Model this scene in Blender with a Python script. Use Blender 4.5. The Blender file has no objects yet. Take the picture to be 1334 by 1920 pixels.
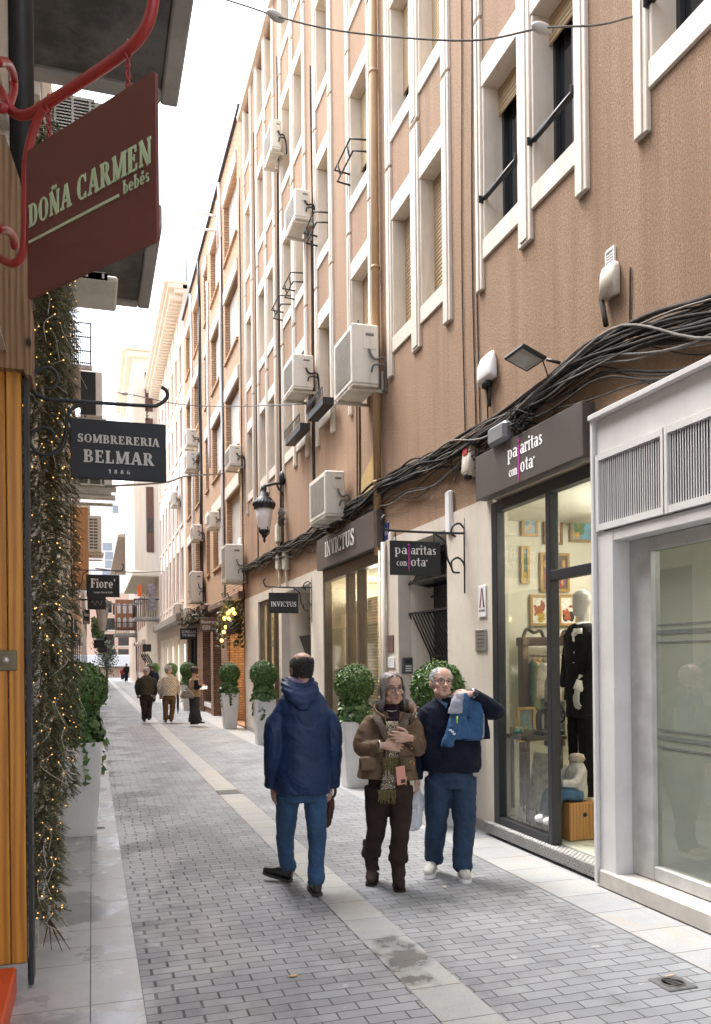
import bpy, bmesh, math, random
from mathutils import Vector, Matrix, noise
R = math.radians
sc = bpy.context.scene
COL = sc.collection
random.seed(7)

# ------------------------------------------------------------------ camera
F_PX, CX, CY, EYE = 1560.0, 667.0, 1239.0, 1.70      # focal length and horizon in source pixels
cam_data = bpy.data.cameras.new('camera')
cam = bpy.data.objects.new('camera', cam_data)
COL.objects.link(cam)
sc.camera = cam
cam_data.sensor_fit = 'VERTICAL'
cam_data.sensor_height = 36.0
cam_data.lens = 36.0 * F_PX / 1920.0
cam_data.shift_y = (CY - 960.0) / 1920.0
cam_data.clip_start, cam_data.clip_end = 0.05, 600.0
YAW, ROLL = R(17.6), R(0.6)
CAM_ROT = Matrix.Rotation(-YAW, 3, 'Z') @ Matrix.Rotation(R(90), 3, 'X') @ Matrix.Rotation(-ROLL, 3, 'Z')
cam.matrix_world = Matrix.Translation((0, 0, EYE)) @ CAM_ROT.to_4x4()

# ------------------------------------------------------------------ world: bright overcast sky
world = bpy.data.worlds.new('World')
sc.world = world
world.use_nodes = True
wn = world.node_tree
wn.nodes.clear()
sky = wn.nodes.new('ShaderNodeTexSky')
sky.sky_type = 'NISHITA'
sky.sun_disc = False
sky.sun_elevation = R(64)
sky.sun_rotation = R(-38)
sky.air_density, sky.dust_density, sky.ozone_density = 1.0, 4.0, 1.0
hs = wn.nodes.new('ShaderNodeHueSaturation')
hs.inputs['Saturation'].default_value = 0.45
bg = wn.nodes.new('ShaderNodeBackground')
bg.inputs['Strength'].default_value = 0.15
wo = wn.nodes.new('ShaderNodeOutputWorld')
wn.links.new(sky.outputs[0], hs.inputs['Color'])
wn.links.new(hs.outputs[0], bg.inputs['Color'])
wn.links.new(bg.outputs[0], wo.inputs['Surface'])

sun_d = bpy.data.lights.new('sun', 'SUN')
sun_d.energy, sun_d.angle, sun_d.color = 0.95, R(26), (1.0, 0.985, 0.965)
sun = bpy.data.objects.new('sun', sun_d)
COL.objects.link(sun)
sun.rotation_euler = (R(-20), R(-16), 0)     # high, over the roofs at the far left

sc.view_settings.view_transform = 'Standard'
sc.view_settings.look = 'None'
sc.view_settings.exposure = 2.2
sc.view_settings.gamma = 1.0
sc.cycles.max_bounces = 10
sc.cycles.diffuse_bounces = 5
sc.cycles.transparent_max_bounces = 16
sc.cycles.use_denoising = True

# ------------------------------------------------------------------ from the photograph's pixels to places on real planes
def ray(px, py):
    return CAM_ROT @ Vector(((px - CX) / F_PX, (CY - py) / F_PX, -1.0))
def onX(px, py, X):
    d = ray(px, py); t = X / d.x
    return Vector((X, d.y * t, EYE + d.z * t))
def onY(px, py, Y):
    d = ray(px, py); t = Y / d.y
    return Vector((d.x * t, Y, EYE + d.z * t))
def onZ(px, py, Z=0.0):
    d = ray(px, py); t = (Z - EYE) / d.z
    return Vector((d.x * t, d.y * t, Z))

# ------------------------------------------------------------------ materials
MATS = {}
class NT:
    def __init__(s, name):
        s.m = bpy.data.materials.new(name); s.m.use_nodes = True
        s.t = s.m.node_tree; s.n = s.t.nodes
        s.b = s.n['Principled BSDF']; s.o = s.n['Material Output']
    def new(s, typ, **kw):
        x = s.n.new(typ)
        for k, v in kw.items():
            setattr(x, k, v)
        return x
    def link(s, a, b): s.t.links.new(a, b)
    def val(s, node, key, v): node.inputs[key].default_value = v
    def coord(s, kind='Object', scale=(1, 1, 1), rot=(0, 0, 0)):
        tc = s.new('ShaderNodeTexCoord'); mp = s.new('ShaderNodeMapping')
        mp.inputs['Scale'].default_value = scale
        mp.inputs['Rotation'].default_value = rot
        s.link(tc.outputs[kind], mp.inputs['Vector'])
        return mp.outputs[0]
    def noise(s, vec, scale, detail=4, rough=0.6):
        x = s.new('ShaderNodeTexNoise')
        x.inputs['Scale'].default_value = scale; x.inputs['Detail'].default_value = detail
        x.inputs['Roughness'].default_value = rough
        if vec is not None: s.link(vec, x.inputs['Vector'])
        return x.outputs['Fac']
    def ramp(s, fac, stops):
        x = s.new('ShaderNodeValToRGB'); e = x.color_ramp.elements
        while len(e) < len(stops): e.new(0.5)
        for i, (p, c) in enumerate(stops):
            e[i].position = p
            e[i].color = (c, c, c, 1) if isinstance(c, (int, float)) else (*c, 1)
        s.link(fac, x.inputs[0])
        return x.outputs[0]
    def mix(s, a, b, fac, blend='MIX'):
        x = s.new('ShaderNodeMix', data_type='RGBA', blend_type=blend)
        for sock, v in ((x.inputs[6], a), (x.inputs[7], b)):
            if isinstance(v, tuple): sock.default_value = (*v, 1)
            else: s.link(v, sock)
        if isinstance(fac, (int, float)): x.inputs[0].default_value = fac
        else: s.link(fac, x.inputs[0])
        return x.outputs[2]
    def math(s, op, a, b=0.0, c=0.0):
        x = s.new('ShaderNodeMath', operation=op)
        for i, v in enumerate((a, b, c)):
            if isinstance(v, (int, float)): x.inputs[i].default_value = v
            else: s.link(v, x.inputs[i])
        return x.outputs[0]
    def bump(s, h, strength=0.3, dist=0.02):
        x = s.new('ShaderNodeBump')
        x.inputs['Strength'].default_value = strength; x.inputs['Distance'].default_value = dist
        s.link(h, x.inputs['Height'])
        s.link(x.outputs[0], s.b.inputs['Normal'])
    def color(s, c):
        if isinstance(c, tuple): s.b.inputs['Base Color'].default_value = (*c, 1)
        else: s.link(c, s.b.inputs['Base Color'])
    def rough(s, r):
        if isinstance(r, (int, float)): s.b.inputs['Roughness'].default_value = r
        else: s.link(r, s.b.inputs['Roughness'])

def plain(name, c, rough=0.6, metal=0.0, vary=0.18, scale=6.0, bump=0.0, bscale=60.0, spec=0.5, stretch=(1, 1, 1)):
    """one colour with mottling and wear"""
    if name in MATS: return MATS[name]
    t = NT(name)
    v = t.coord('Object', stretch)
    n = t.noise(v, scale, 5)
    t.color(t.mix(tuple(x * (1 - vary) for x in c), tuple(min(1, x * (1 + vary)) for x in c), t.ramp(n, [(0.3, 0.0), (0.7, 1.0)])))
    t.rough(t.ramp(n, [(0.2, max(0.02, rough - 0.08)), (0.8, min(1, rough + 0.08))]))
    t.val(t.b, 'Metallic', metal)
    t.val(t.b, 'Specular IOR Level', spec)
    if bump: t.bump(t.noise(v, bscale, 3), bump, 0.01)
    MATS[name] = t.m
    return t.m

def emit(name, c, strength):
    if name in MATS: return MATS[name]
    t = NT(name)
    t.color(c)
    t.b.inputs['Emission Color'].default_value = (*c, 1)
    t.b.inputs['Emission Strength'].default_value = strength
    MATS[name] = t.m
    return t.m

def glass(name, tint=(1, 1, 1), veil=0.0, veil_col=(0.6, 0.65, 0.6), refl=1.0):
    """thin pane: clear with a Fresnel reflection, optionally with a milky film on it"""
    if name in MATS: return MATS[name]
    t = NT(name)
    tr = t.new('ShaderNodeBsdfTransparent'); tr.inputs[0].default_value = (*tint, 1)
    gl = t.new('ShaderNodeBsdfGlossy'); gl.inputs['Roughness'].default_value = 0.01
    fr = t.new('ShaderNodeFresnel'); fr.inputs['IOR'].default_value = 1.52
    f2 = t.math('MULTIPLY', fr.outputs[0], 1.7 * refl)
    mx = t.new('ShaderNodeMixShader')
    base = tr.outputs[0]
    if veil:
        df = t.new('ShaderNodeBsdfDiffuse'); df.inputs[0].default_value = (*veil_col, 1)
        m0 = t.new('ShaderNodeMixShader'); m0.inputs[0].default_value = veil
        t.link(tr.outputs[0], m0.inputs[1]); t.link(df.outputs[0], m0.inputs[2])
        base = m0.outputs[0]
    t.link(f2, mx.inputs[0]); t.link(base, mx.inputs[1]); t.link(gl.outputs[0], mx.inputs[2])
    t.link(mx.outputs[0], t.o.inputs['Surface'])
    MATS[name] = t.m
    return t.m

# ------------------------------------------------------------------ mesh builder
class MB:
    def __init__(s, M=None):
        s.v = []; s.f = []; s.sm = []; s.M = M
    def add(s, vs, fs, smooth=False):
        n = len(s.v)
        if s.M is not None: vs = [s.M @ Vector(p) for p in vs]
        s.v.extend([tuple(p) for p in vs])
        s.f.extend([tuple(i + n for i in f) for f in fs])
        s.sm.extend([smooth] * len(fs))
        return s
    def box(s, x0, x1, y0, y1, z0, z1, b=0.0):
        if x1 < x0: x0, x1 = x1, x0
        if y1 < y0: y0, y1 = y1, y0
        if z1 < z0: z0, z1 = z1, z0
        b = min(b, (x1 - x0) * .45, (y1 - y0) * .45, (z1 - z0) * .45)
        if b <= 0:
            vs = [(x, y, z) for x in (x0, x1) for y in (y0, y1) for z in (z0, z1)]
            fs = [(0, 1, 3, 2), (4, 6, 7, 5), (0, 4, 5, 1), (2, 3, 7, 6), (0, 2, 6, 4), (1, 5, 7, 3)]
            return s.add(vs, fs)
        X, Y, Z = (x0, x1), (y0, y1), (z0, z1)
        sg = (1, -1)
        vs = []; idx = {}
        for i in (0, 1):
            for j in (0, 1):
                for k in (0, 1):
                    for a in (0, 1, 2):       # a: axis whose face this vertex lies on
                        p = [X[i] + sg[i] * b, Y[j] + sg[j] * b, Z[k] + sg[k] * b]
                        p[a] = (X, Y, Z)[a][(i, j, k)[a]]
                        idx[(i, j, k, a)] = len(vs); vs.append(tuple(p))
        fs = []
        for a in range(3):
            o = [q for q in range(3) if q != a]
            for e in (0, 1):
                q = []
                for (u, w) in ((0, 0), (1, 0), (1, 1), (0, 1)):
                    t = [0, 0, 0]; t[a] = e; t[o[0]] = u; t[o[1]] = w
                    q.append(idx[(*t, a)])
                fs.append(q)
            # edges along axis a
            for u in (0, 1):
                for w in (0, 1):
                    t0 = [0, 0, 0]; t0[o[0]] = u; t0[o[1]] = w
                    t1 = list(t0); t1[a] = 1
                    fs.append([idx[(*t0, o[0])], idx[(*t1, o[0])], idx[(*t1, o[1])], idx[(*t0, o[1])]])
        for i in (0, 1):
            for j in (0, 1):
                for k in (0, 1):
                    fs.append([idx[(i, j, k, 0)], idx[(i, j, k, 1)], idx[(i, j, k, 2)]])
        c = Vector(((x0 + x1) / 2, (y0 + y1) / 2, (z0 + z1) / 2))
        out = []
        for f in fs:
            p = [Vector(vs[q]) for q in f]
            nrm = (p[1] - p[0]).cross(p[2] - p[0])
            m = sum(p, Vector()) / len(p)
            out.append(tuple(f) if nrm.dot(m - c) > 0 else tuple(reversed(f)))
        return s.add(vs, out)
    def quad(s, a, b, c, d): return s.add([a, b, c, d], [(0, 1, 2, 3)])
    def prism(s, poly, o, ex, ey, ez, d):
        """outline in (ex, ey) pushed along ez by d"""
        o, ex, ey, ez = Vector(o), Vector(ex), Vector(ey), Vector(ez)
        n = len(poly)
        vs = [o + ex * a + ey * b for a, b in poly] + [o + ex * a + ey * b + ez * d for a, b in poly]
        fs = [tuple(range(n - 1, -1, -1)), tuple(range(n, 2 * n))]
        fs += [(i, (i + 1) % n, n + (i + 1) % n, n + i) for i in range(n)]
        if ex.cross(ey).dot(ez) * d < 0: fs = [tuple(reversed(f)) for f in fs]
        area = sum(poly[i][0] * poly[(i + 1) % n][1] - poly[(i + 1) % n][0] * poly[i][1] for i in range(n))
        if area < 0: fs = [tuple(reversed(f)) for f in fs]
        return s.add(vs, fs)
    def tube(s, pts, r, seg=8, cap=True, smooth=True):
        pts = [Vector(p) for p in pts]
        n = len(pts)
        rs = r if isinstance(r, (list, tuple)) else [r] * n
        t0 = (pts[1] - pts[0]).normalized()
        up = Vector((0, 0, 1)) if abs(t0.z) < 0.9 else Vector((1, 0, 0))
        a = t0.cross(up).normalized()
        vs = []
        for i in range(n):
            t = (pts[min(i + 1, n - 1)] - pts[max(i - 1, 0)])
            if t.length < 1e-9: t = t0
            t.normalize()
            a = (a - t * a.dot(t)).normalized()
            b = t.cross(a)
            for k in range(seg):
                q = 2 * math.pi * k / seg
                vs.append(pts[i] + (a * math.cos(q) + b * math.sin(q)) * rs[i])
        fs = [(i * seg + k, i * seg + (k + 1) % seg, (i + 1) * seg + (k + 1) % seg, (i + 1) * seg + k)
              for i in range(n - 1) for k in range(seg)]
        if cap:
            fs.append(tuple(range(seg - 1, -1, -1)))
            fs.append(tuple((n - 1) * seg + k for k in range(seg)))
        return s.add(vs, fs, smooth)
    def loft(s, secs, seg=16, smooth=True):
        """secs: (centre, half-width vector a, half-depth vector b[, power]); closed ellipse-like sections, capped"""
        vs = []
        for sec in secs:
            c, a, b = Vector(sec[0]), Vector(sec[1]), Vector(sec[2])
            pw = sec[3] if len(sec) > 3 else 1.0
            for k in range(seg):
                q = 2 * math.pi * k / seg
                cq, sq = math.cos(q), math.sin(q)
                cq = math.copysign(abs(cq) ** pw, cq); sq = math.copysign(abs(sq) ** pw, sq)
                vs.append(c + a * cq + b * sq)
        n = len(secs)
        fs = [(i * seg + k, i * seg + (k + 1) % seg, (i + 1) * seg + (k + 1) % seg, (i + 1) * seg + k)
              for i in range(n - 1) for k in range(seg)]
        fs.append(tuple(range(seg - 1, -1, -1)))
        fs.append(tuple((n - 1) * seg + k for k in range(seg)))
        a, b = Vector(secs[0][1]), Vector(secs[0][2])
        if a.cross(b).dot(Vector(secs[-1][0]) - Vector(secs[0][0])) < 0:
            fs = [tuple(reversed(f)) for f in fs]
        return s.add(vs, fs, smooth)
    def lathe(s, prof, c=(0, 0, 0), seg=24, smooth=True):
        """prof: (r, z) from bottom to top"""
        c = Vector(c)
        return s.loft([(c + Vector((0, 0, z)), (max(r, 1e-4), 0, 0), (0, max(r, 1e-4), 0)) for r, z in prof], seg, smooth)
    def ball(s, c, r, seg=12, rings=8, sc_=(1, 1, 1)):
        c = Vector(c)
        secs = []
        for i in range(rings + 1):
            q = math.pi * i / rings
            rr = max(math.sin(q), 0.02) * r
            secs.append((c + Vector((0, 0, -math.cos(q) * r * sc_[2])), (rr * sc_[0], 0, 0), (0, rr * sc_[1], 0)))
        return s.loft(secs, seg)
    def build(s, name, mat, parent=None):
        me = bpy.data.meshes.new(name)
        me.from_pydata(s.v, [], s.f)
        me.polygons.foreach_set('use_smooth', s.sm)
        me.update()
        o = bpy.data.objects.new(name, me)
        for m in (mat if isinstance(mat, (list, tuple)) else [mat]): me.materials.append(m)
        COL.objects.link(o)
        if parent is not None: o.parent = parent
        return o

def tag(o, label=None, cat=None, group=None, kind=None):
    if label: o['label'] = label
    if cat: o['category'] = cat
    if group: o['group'] = group
    if kind: o['kind'] = kind
    return o
def empty(name, loc, label=None, cat=None, group=None, rz=0.0):
    o = bpy.data.objects.new(name, None)
    o.empty_display_size = 0.1
    o.location = loc; o.rotation_euler = (0, 0, rz)
    COL.objects.link(o)
    return tag(o, label, cat, group)
KIDS = {}
def copy_tree(o, parent=None):
    c = o.copy(); COL.objects.link(c)
    if parent is not None:
        c.parent = parent
    for ch in [x for x in o.children]:
        copy_tree(ch, c)
    return c
def structure(o): o['kind'] = 'structure'; return o
def bez(ps, n=12):
    """Catmull-Rom through the points"""
    P = [Vector(p) for p in ps]
    P = [P[0] * 2 - P[1]] + P + [P[-1] * 2 - P[-2]]
    out = []
    for i in range(1, len(P) - 2):
        for k in range(n):
            t = k / n
            a, b, c, d = P[i - 1], P[i], P[i + 1], P[i + 2]
            out.append(0.5 * ((2 * b) + (c - a) * t + (2 * a - 5 * b + 4 * c - d) * t * t + (3 * b - a - 3 * c + d) * t ** 3))
    out.append(P[-2])
    return out
def wall_x(mb, X, y0, y1, z0, z1, holes, depth, dirn=1):
    """upright wall sheet at X seen from -X (dirn=1), with openings (ya, yb, za, zb) and reveals running in by depth"""
    ys = sorted({y0, y1, *[h[0] for h in holes], *[h[1] for h in holes]})
    zs = sorted({z0, z1, *[h[2] for h in holes], *[h[3] for h in holes]})
    ys = [y for y in ys if y0 <= y <= y1]; zs = [z for z in zs if z0 <= z <= z1]
    for i in range(len(ys) - 1):
        for k in range(len(zs) - 1):
            cy, cz = (ys[i] + ys[i + 1]) / 2, (zs[k] + zs[k + 1]) / 2
            if any(h[0] < cy < h[1] and h[2] < cz < h[3] for h in holes): continue
            q = [(X, ys[i], zs[k]), (X, ys[i], zs[k + 1]), (X, ys[i + 1], zs[k + 1]), (X, ys[i + 1], zs[k])]
            mb.add(q, [(0, 1, 2, 3) if dirn > 0 else (3, 2, 1, 0)])
    D = X + depth * dirn
    for (a, b, c, d) in holes:
        for q in ([(X, a, c), (D, a, c), (D, a, d), (X, a, d)], [(X, b, c), (X, b, d), (D, b, d), (D, b, c)],
                  [(X, a, d), (D, a, d), (D, b, d), (X, b, d)], [(X, a, c), (X, b, c), (D, b, c), (D, a, c)]):
            mb.add(q, [(0, 1, 2, 3) if dirn > 0 else (3, 2, 1, 0)])
    return mb
# ------------------------------------------------------------------ lettering: a roman face with serifs drawn from strokes, and the plain built-in face
def glyphs(T=0.17, t=0.075, S=0.075, ov=0.07):
    G = {}
    def rect(x0, y0, x1, y1): return [(x0, y0), (x1, y0), (x1, y1), (x0, y1)]
    def stem(x, y0=0, y1=1, lo=True, hi=True, w=None):
        w = w or T
        o = [rect(x, y0, x + w, y1)]
        if lo: o.append(rect(x - ov, y0, x + w + ov, y0 + S))
        if hi: o.append(rect(x - ov, y1 - S, x + w + ov, y1))
        return o
    def bar(x0, y0, x1, y1, w):
        dx, dy = x1 - x0, y1 - y0; L = math.hypot(dx, dy); nx, ny = -dy / L * w / 2, dx / L * w / 2
        return [[(x0 - nx, y0 - ny), (x1 - nx, y1 - ny), (x1 + nx, y1 + ny), (x0 + nx, y0 + ny)]]
    def arc(cx, cy, rx, ry, a0, a1, n=14, tk=None, tn=None):
        tk = tk or T; tn = tn or t
        o = []; pr = None
        for i in range(n + 1):
            a = R(a0 + (a1 - a0) * i / n)
            c, s = math.cos(a), math.sin(a)
            w = tn + (tk - tn) * c * c
            p = (cx + rx * c, cy + ry * s), (cx + (rx - w) * c, cy + (ry - w * .8) * s)
            if pr: o.append([pr[0], p[0], p[1], pr[1]])
            pr = p
        return o
    G['I'] = (stem(.08), .34)
    G['L'] = (stem(.08) + [rect(.08, 0, .62, t), rect(.62 - t, 0, .62, .3)], .68)
    G['E'] = (stem(.08) + [rect(.08, 0, .66, t), rect(.66 - t, 0, .66, .28), rect(.08, 1 - t, .62, 1), rect(.62 - t, .74, .62, 1), rect(.2, .48, .48, .48 + t), rect(.44, .38, .5, .66)], .72)
    G['F'] = (stem(.08) + [rect(.08, 1 - t, .62, 1), rect(.62 - t, .74, .62, 1), rect(.2, .46, .48, .46 + t), rect(.44, .36, .5, .64)], .66)
    G['T'] = (stem(.28, hi=False) + [rect(.02, 1 - t, .71, 1), rect(.02, .74, .02 + t, 1), rect(.71 - t, .74, .71, 1)], .74)
    G['D'] = (stem(.08) + arc(.36, .5, .40, .5, -90, 90) + [rect(.08, 0, .37, t), rect(.08, 1 - t, .37, 1)], .82)
    G['B'] = (stem(.08) + arc(.38, .755, .27, .245, -90, 90) + arc(.38, .27, .33, .27, -90, 90) + [rect(.2, .47, .4, .47 + t), rect(.2, 0, .4, t), rect(.2, 1 - t, .4, 1)], .76)
    G['R'] = (stem(.08) + arc(.38, .74, .29, .26, -90, 90) + [rect(.2, .46, .4, .46 + t), rect(.2, 1 - t, .4, 1)] + bar(.42, .5, .68, .05, T) + [rect(.58, 0, .84, S)], .84)
    G['P'] = (stem(.08) + arc(.38, .73, .3, .27, -90, 90) + [rect(.2, .44, .4, .44 + t), rect(.2, 1 - t, .4, 1)], .72)
    G['A'] = (bar(.14, 0, .42, 1, t * 1.2) + bar(.45, 1, .72, 0, T) + [rect(.24, .28, .62, .28 + t), rect(0, 0, .3, S), rect(.54, 0, .88, S)], .88)
    G['V'] = (bar(.14, 1, .42, .02, T) + bar(.42, .02, .68, 1, t * 1.2) + [rect(0, 1 - S, .3, 1), rect(.54, 1 - S, .82, 1)], .82)
    G['N'] = (stem(.1, w=t * 1.3) + bar(.14, 1, .68, 0, T) + stem(.66, w=t * 1.3, lo=False), .88)
    G['\u00d1'] = (G['N'][0] + bar(.22, 1.13, .36, 1.2, t * 1.4) + bar(.36, 1.2, .48, 1.12, t * 1.4) + bar(.48, 1.12, .62, 1.19, t * 1.4), .88)
    G['M'] = (stem(.1, w=t * 1.3) + bar(.14, 1, .46, .05, T * .9) + bar(.46, .05, .78, 1, t * 1.3) + stem(.76, w=T), 1.06)
    G['U'] = (stem(.08, .3, 1, lo=False) + arc(.375, .32, .295, .32, 180, 360) + stem(.60, .3, 1, lo=False, w=t * 1.2), .8)
    G['O'] = (arc(.42, .5, .40, .51, 0, 360, 26), .86)
    G['C'] = (arc(.42, .5, .40, .51, 48, 312, 22) + [rect(.64, .66, .70, 1.0), rect(.64, .0, .70, .26)], .78)
    G['S'] = (arc(.35, .745, .27, .265, 20, 235, 16, T, t) + arc(.35, .265, .30, .275, 55, -160, 16, T, t) + bar(.18, .60, .54, .42, T) + [rect(.55, .70, .61, .99), rect(.05, .02, .11, .33)], .7)
    G['Q'] = G['O']
    G['1'] = (stem(.2, hi=False) + bar(.06, .78, .24, .95, t * 1.3), .52)
    G['8'] = (arc(.32, .755, .23, .255, 0, 360, 18) + arc(.32, .27, .28, .28, 0, 360, 18), .64)
    G['6'] = (arc(.33, .3, .29, .31, 0, 360, 18) + arc(.42, .5, .38, .5, 100, 180, 8) + [rect(.4, .92, .52, 1)], .66)
    x = .66
    G['n'] = (stem(.06, 0, x, w=T * .8) + arc(.33, x - .25, .22, .27, 0, 170, 10, T * .8, t) + stem(.55 - T * .8, 0, x - .22, hi=False, w=T * .8), .64)
    G['r'] = (stem(.06, 0, x, w=T * .8) + arc(.34, x - .2, .16, .21, 30, 160, 8, t, t * 1.2) + [rect(.36, x - .19, .48, x - .04)], .48)
    G['i'] = (stem(.06, 0, x, w=T * .8) + [rect(.05, .82, .07 + T * .8, .97)], .3)
    G['j'] = (stem(.06, -.28, x, lo=False, w=T * .8) + arc(-.02, -.22, .08 + T * .8, .16, 180, 360, 8, t, t) + [rect(.05, .82, .07 + T * .8, .97)], .3)
    G['t'] = (stem(.14, .14, .86, lo=False, hi=False, w=T * .8) + [rect(0, x - t, .4, x)] + arc(.32, .17, .18, .18, 180, 300, 8, t, t * 1.2), .42)
    G['o'] = (arc(.3, x / 2, .28, x / 2 + .01, 0, 360, 20, T * .85), .62)
    G['c'] = (arc(.3, x / 2, .28, x / 2 + .01, 45, 315, 16, T * .85), .52)
    G['e'] = (arc(.3, x / 2, .28, x / 2 + .01, 0, 320, 18, T * .85) + [rect(.08, x / 2 - t / 2, .56, x / 2 + t / 2)], .6)
    G['a'] = (arc(.25, x * .3, .23, x * .3 + .01, 0, 360, 16, T * .8) + stem(.4, 0, x - .2, hi=False, w=T * .8) + arc(.3, x - .19, .1 + T * .8, .2, 0, 160, 8, T * .8, t), .6)
    G['p'] = (stem(.08, -.32, x, w=T * .8) + arc(.32, x / 2, .27, x / 2 + .01, 0, 360, 18, T * .85), .64)
    G['b'] = (stem(.06, 0, 1, w=T * .8, lo=False) + arc(.32, x / 2, .27, x / 2 + .01, 0, 360, 18, T * .85), .64)
    G['s'] = (arc(.24, x * .74, .18, x * .26, 20, 235, 12, T * .7, t) + arc(.24, x * .27, .2, x * .27, 55, -160, 12, T * .7, t) + bar(.13, x * .62, .36, x * .4, T * .75), .5)
    G['\u00e9'] = (G['e'][0] + bar(.28, .76, .42, .96, t * 1.5), .6)
    G["'"] = ([[(.06, .98), (.2, .98), (.16, .74), (.08, .7)]], .24)
    G[' '] = ([], .34)
    return G
GLY = glyphs()
GLYB = glyphs(.23, .10, .10, .06)
def serif(mb, txt, o, ex, ey, ez, h, width=None, center=True, G=None, gap=0.06, depth=0.003, shear=0.0):
    """set text on a plane: o = baseline centre (or left), ex along, ey up, ez out of the plane"""
    G = G or GLY
    L = sum(G[c][1] + gap for c in txt) - gap
    sx = h if width is None else width / L
    x = -L * sx / 2 if center else 0.0
    o, ex, ey, ez = Vector(o), Vector(ex).normalized(), Vector(ey).normalized(), Vector(ez).normalized()
    i = 0
    for c in txt:
        for poly in G[c][0]:
            i += 1
            mb.prism([(x + a * sx + shear * b * h, b * h) for a, b in poly], o, ex, ey, ez, depth + 0.00006 * (i % 17))
        x += (G[c][1] + gap) * sx
    return mb
def sans(mb, txt, o, ex, ey, ez, h, width=None, depth=0.003):
    cu = bpy.data.curves.new('lettering', 'FONT')
    cu.body = txt; cu.align_x = 'CENTER'; cu.size = 1.0; cu.extrude = 0.5; cu.resolution_u = 3
    ob = bpy.data.objects.new('lettering_curve', cu)
    COL.objects.link(ob)
    dg = bpy.context.evaluated_depsgraph_get()
    me = ob.evaluated_get(dg).to_mesh()
    o, ex, ey, ez = Vector(o), Vector(ex).normalized(), Vector(ey).normalized(), Vector(ez).normalized()
    xs = [v.co.x for v in me.vertices]
    w = max(xs) - min(xs)
    k = h / 0.7
    kx = k if width is None else width / w
    vs = [o + ex * v.co.x * kx + ey * v.co.y * k + ez * ((v.co.z + 0.5) * depth) for v in me.vertices]
    fs = [tuple(p.vertices) for p in me.polygons]
    mb.add(vs, fs)
    ob.evaluated_get(dg).to_mesh_clear()
    bpy.data.objects.remove(ob); bpy.data.curves.remove(cu)
    return mb
# ------------------------------------------------------------------ surface recipes
def m_stucco(name, c1, c2, dark, near_tone=None):
    t = NT(name)
    v = t.coord('Object')
    vs = t.coord('Object', (1, 1, 0.16))
    big = t.noise(vs, 1.3, 6, 0.65)
    c = t.mix(c1, c2, t.ramp(big, [(0.35, 0.0), (0.68, 1.0)]))
    streak = t.noise(t.coord('Object', (1, 1, 0.05)), 5.5, 4, 0.6)
    c = t.mix(c, dark, t.math('MULTIPLY', t.ramp(streak, [(0.50, 0.0), (0.76, 1.0)]), 0.60))
    # grain: darker flecks in the combed render
    g = t.noise(t.coord('Object', (1, 1, 0.5)), 95, 4, 0.75)
    c = t.mix(c, dark, t.math('MULTIPLY', t.ramp(g, [(0.45, 0.0), (0.58, 1.0)]), 0.78))
    if near_tone:      # darker, rain-streaked stretch of the facade nearest the camera
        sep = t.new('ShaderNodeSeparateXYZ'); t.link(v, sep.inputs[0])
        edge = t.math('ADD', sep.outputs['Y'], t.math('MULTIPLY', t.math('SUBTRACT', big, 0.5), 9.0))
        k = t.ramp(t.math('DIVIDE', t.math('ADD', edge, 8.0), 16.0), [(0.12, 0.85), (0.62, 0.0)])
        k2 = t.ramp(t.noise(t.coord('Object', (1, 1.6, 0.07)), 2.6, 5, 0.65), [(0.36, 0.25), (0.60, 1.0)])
        c = t.mix(c, near_tone, t.math('MULTIPLY', k, k2))
    t.color(c); t.rough(0.92); t.val(t.b, 'Specular IOR Level', 0.2)
    t.bump(t.math('ADD', g, t.math('MULTIPLY', t.noise(t.coord('Object', (1, 1, 0.2)), 30, 3), 0.25)), 0.7, 0.014)
    return t.m
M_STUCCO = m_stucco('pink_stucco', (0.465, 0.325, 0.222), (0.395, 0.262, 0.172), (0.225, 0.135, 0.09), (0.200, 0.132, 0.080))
M_CREAM_STUCCO = m_stucco('cream_stucco', (0.86, 0.80, 0.70), (0.80, 0.74, 0.63), (0.64, 0.57, 0.46))
M_PALE_STUCCO = m_stucco('pale_stucco', (0.82, 0.72, 0.64), (0.76, 0.66, 0.58), (0.60, 0.50, 0.43))
M_LEFT_STUCCO = m_stucco('pale_bounce_stucco', (0.62, 0.55, 0.46), (0.56, 0.49, 0.41), (0.40, 0.34, 0.28))  # pale tone chosen to bounce light onto the facade and paving
def m_stone(name, c, stain, amt=0.5, rough=0.55):
    t = NT(name)
    v = t.coord('Object')
    n = t.noise(v, 2.2, 6, 0.65)
    s = t.noise(t.coord('Object', (1, 1, 0.12)), 4.5, 5, 0.7)
    k = t.mix(c, tuple(x * 0.88 for x in c), t.ramp(n, [(0.35, 0.0), (0.65, 1.0)]))
    k = t.mix(k, stain, t.math('MULTIPLY', t.ramp(s, [(0.5, 0.0), (0.8, 1.0)]), amt))
    t.color(k); t.rough(rough)
    t.bump(t.noise(v, 40, 4), 0.12, 0.01)
    return t.m
M_STONE = m_stone('cream_stone', (0.70, 0.62, 0.525), (0.40, 0.31, 0.22), 0.7)
M_CLAD = m_stone('beige_cladding', (0.68, 0.61, 0.52), (0.45, 0.38, 0.30), 0.45)
M_WHITE = plain('white_paint', (0.78, 0.765, 0.755), 0.45, vary=0.05)
M_ACW = m_stone('yellowed_white_casing', (0.72, 0.68, 0.60), (0.36, 0.29, 0.2), 0.5, 0.45)
M_ACD = plain('dark_grille', (0.14, 0.13, 0.12), 0.6)
M_GREYG = plain('grey_grille', (0.42, 0.40, 0.36), 0.6)
M_BLACK = plain('black_iron', (0.016, 0.016, 0.017), 0.45, vary=0.3)
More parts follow.
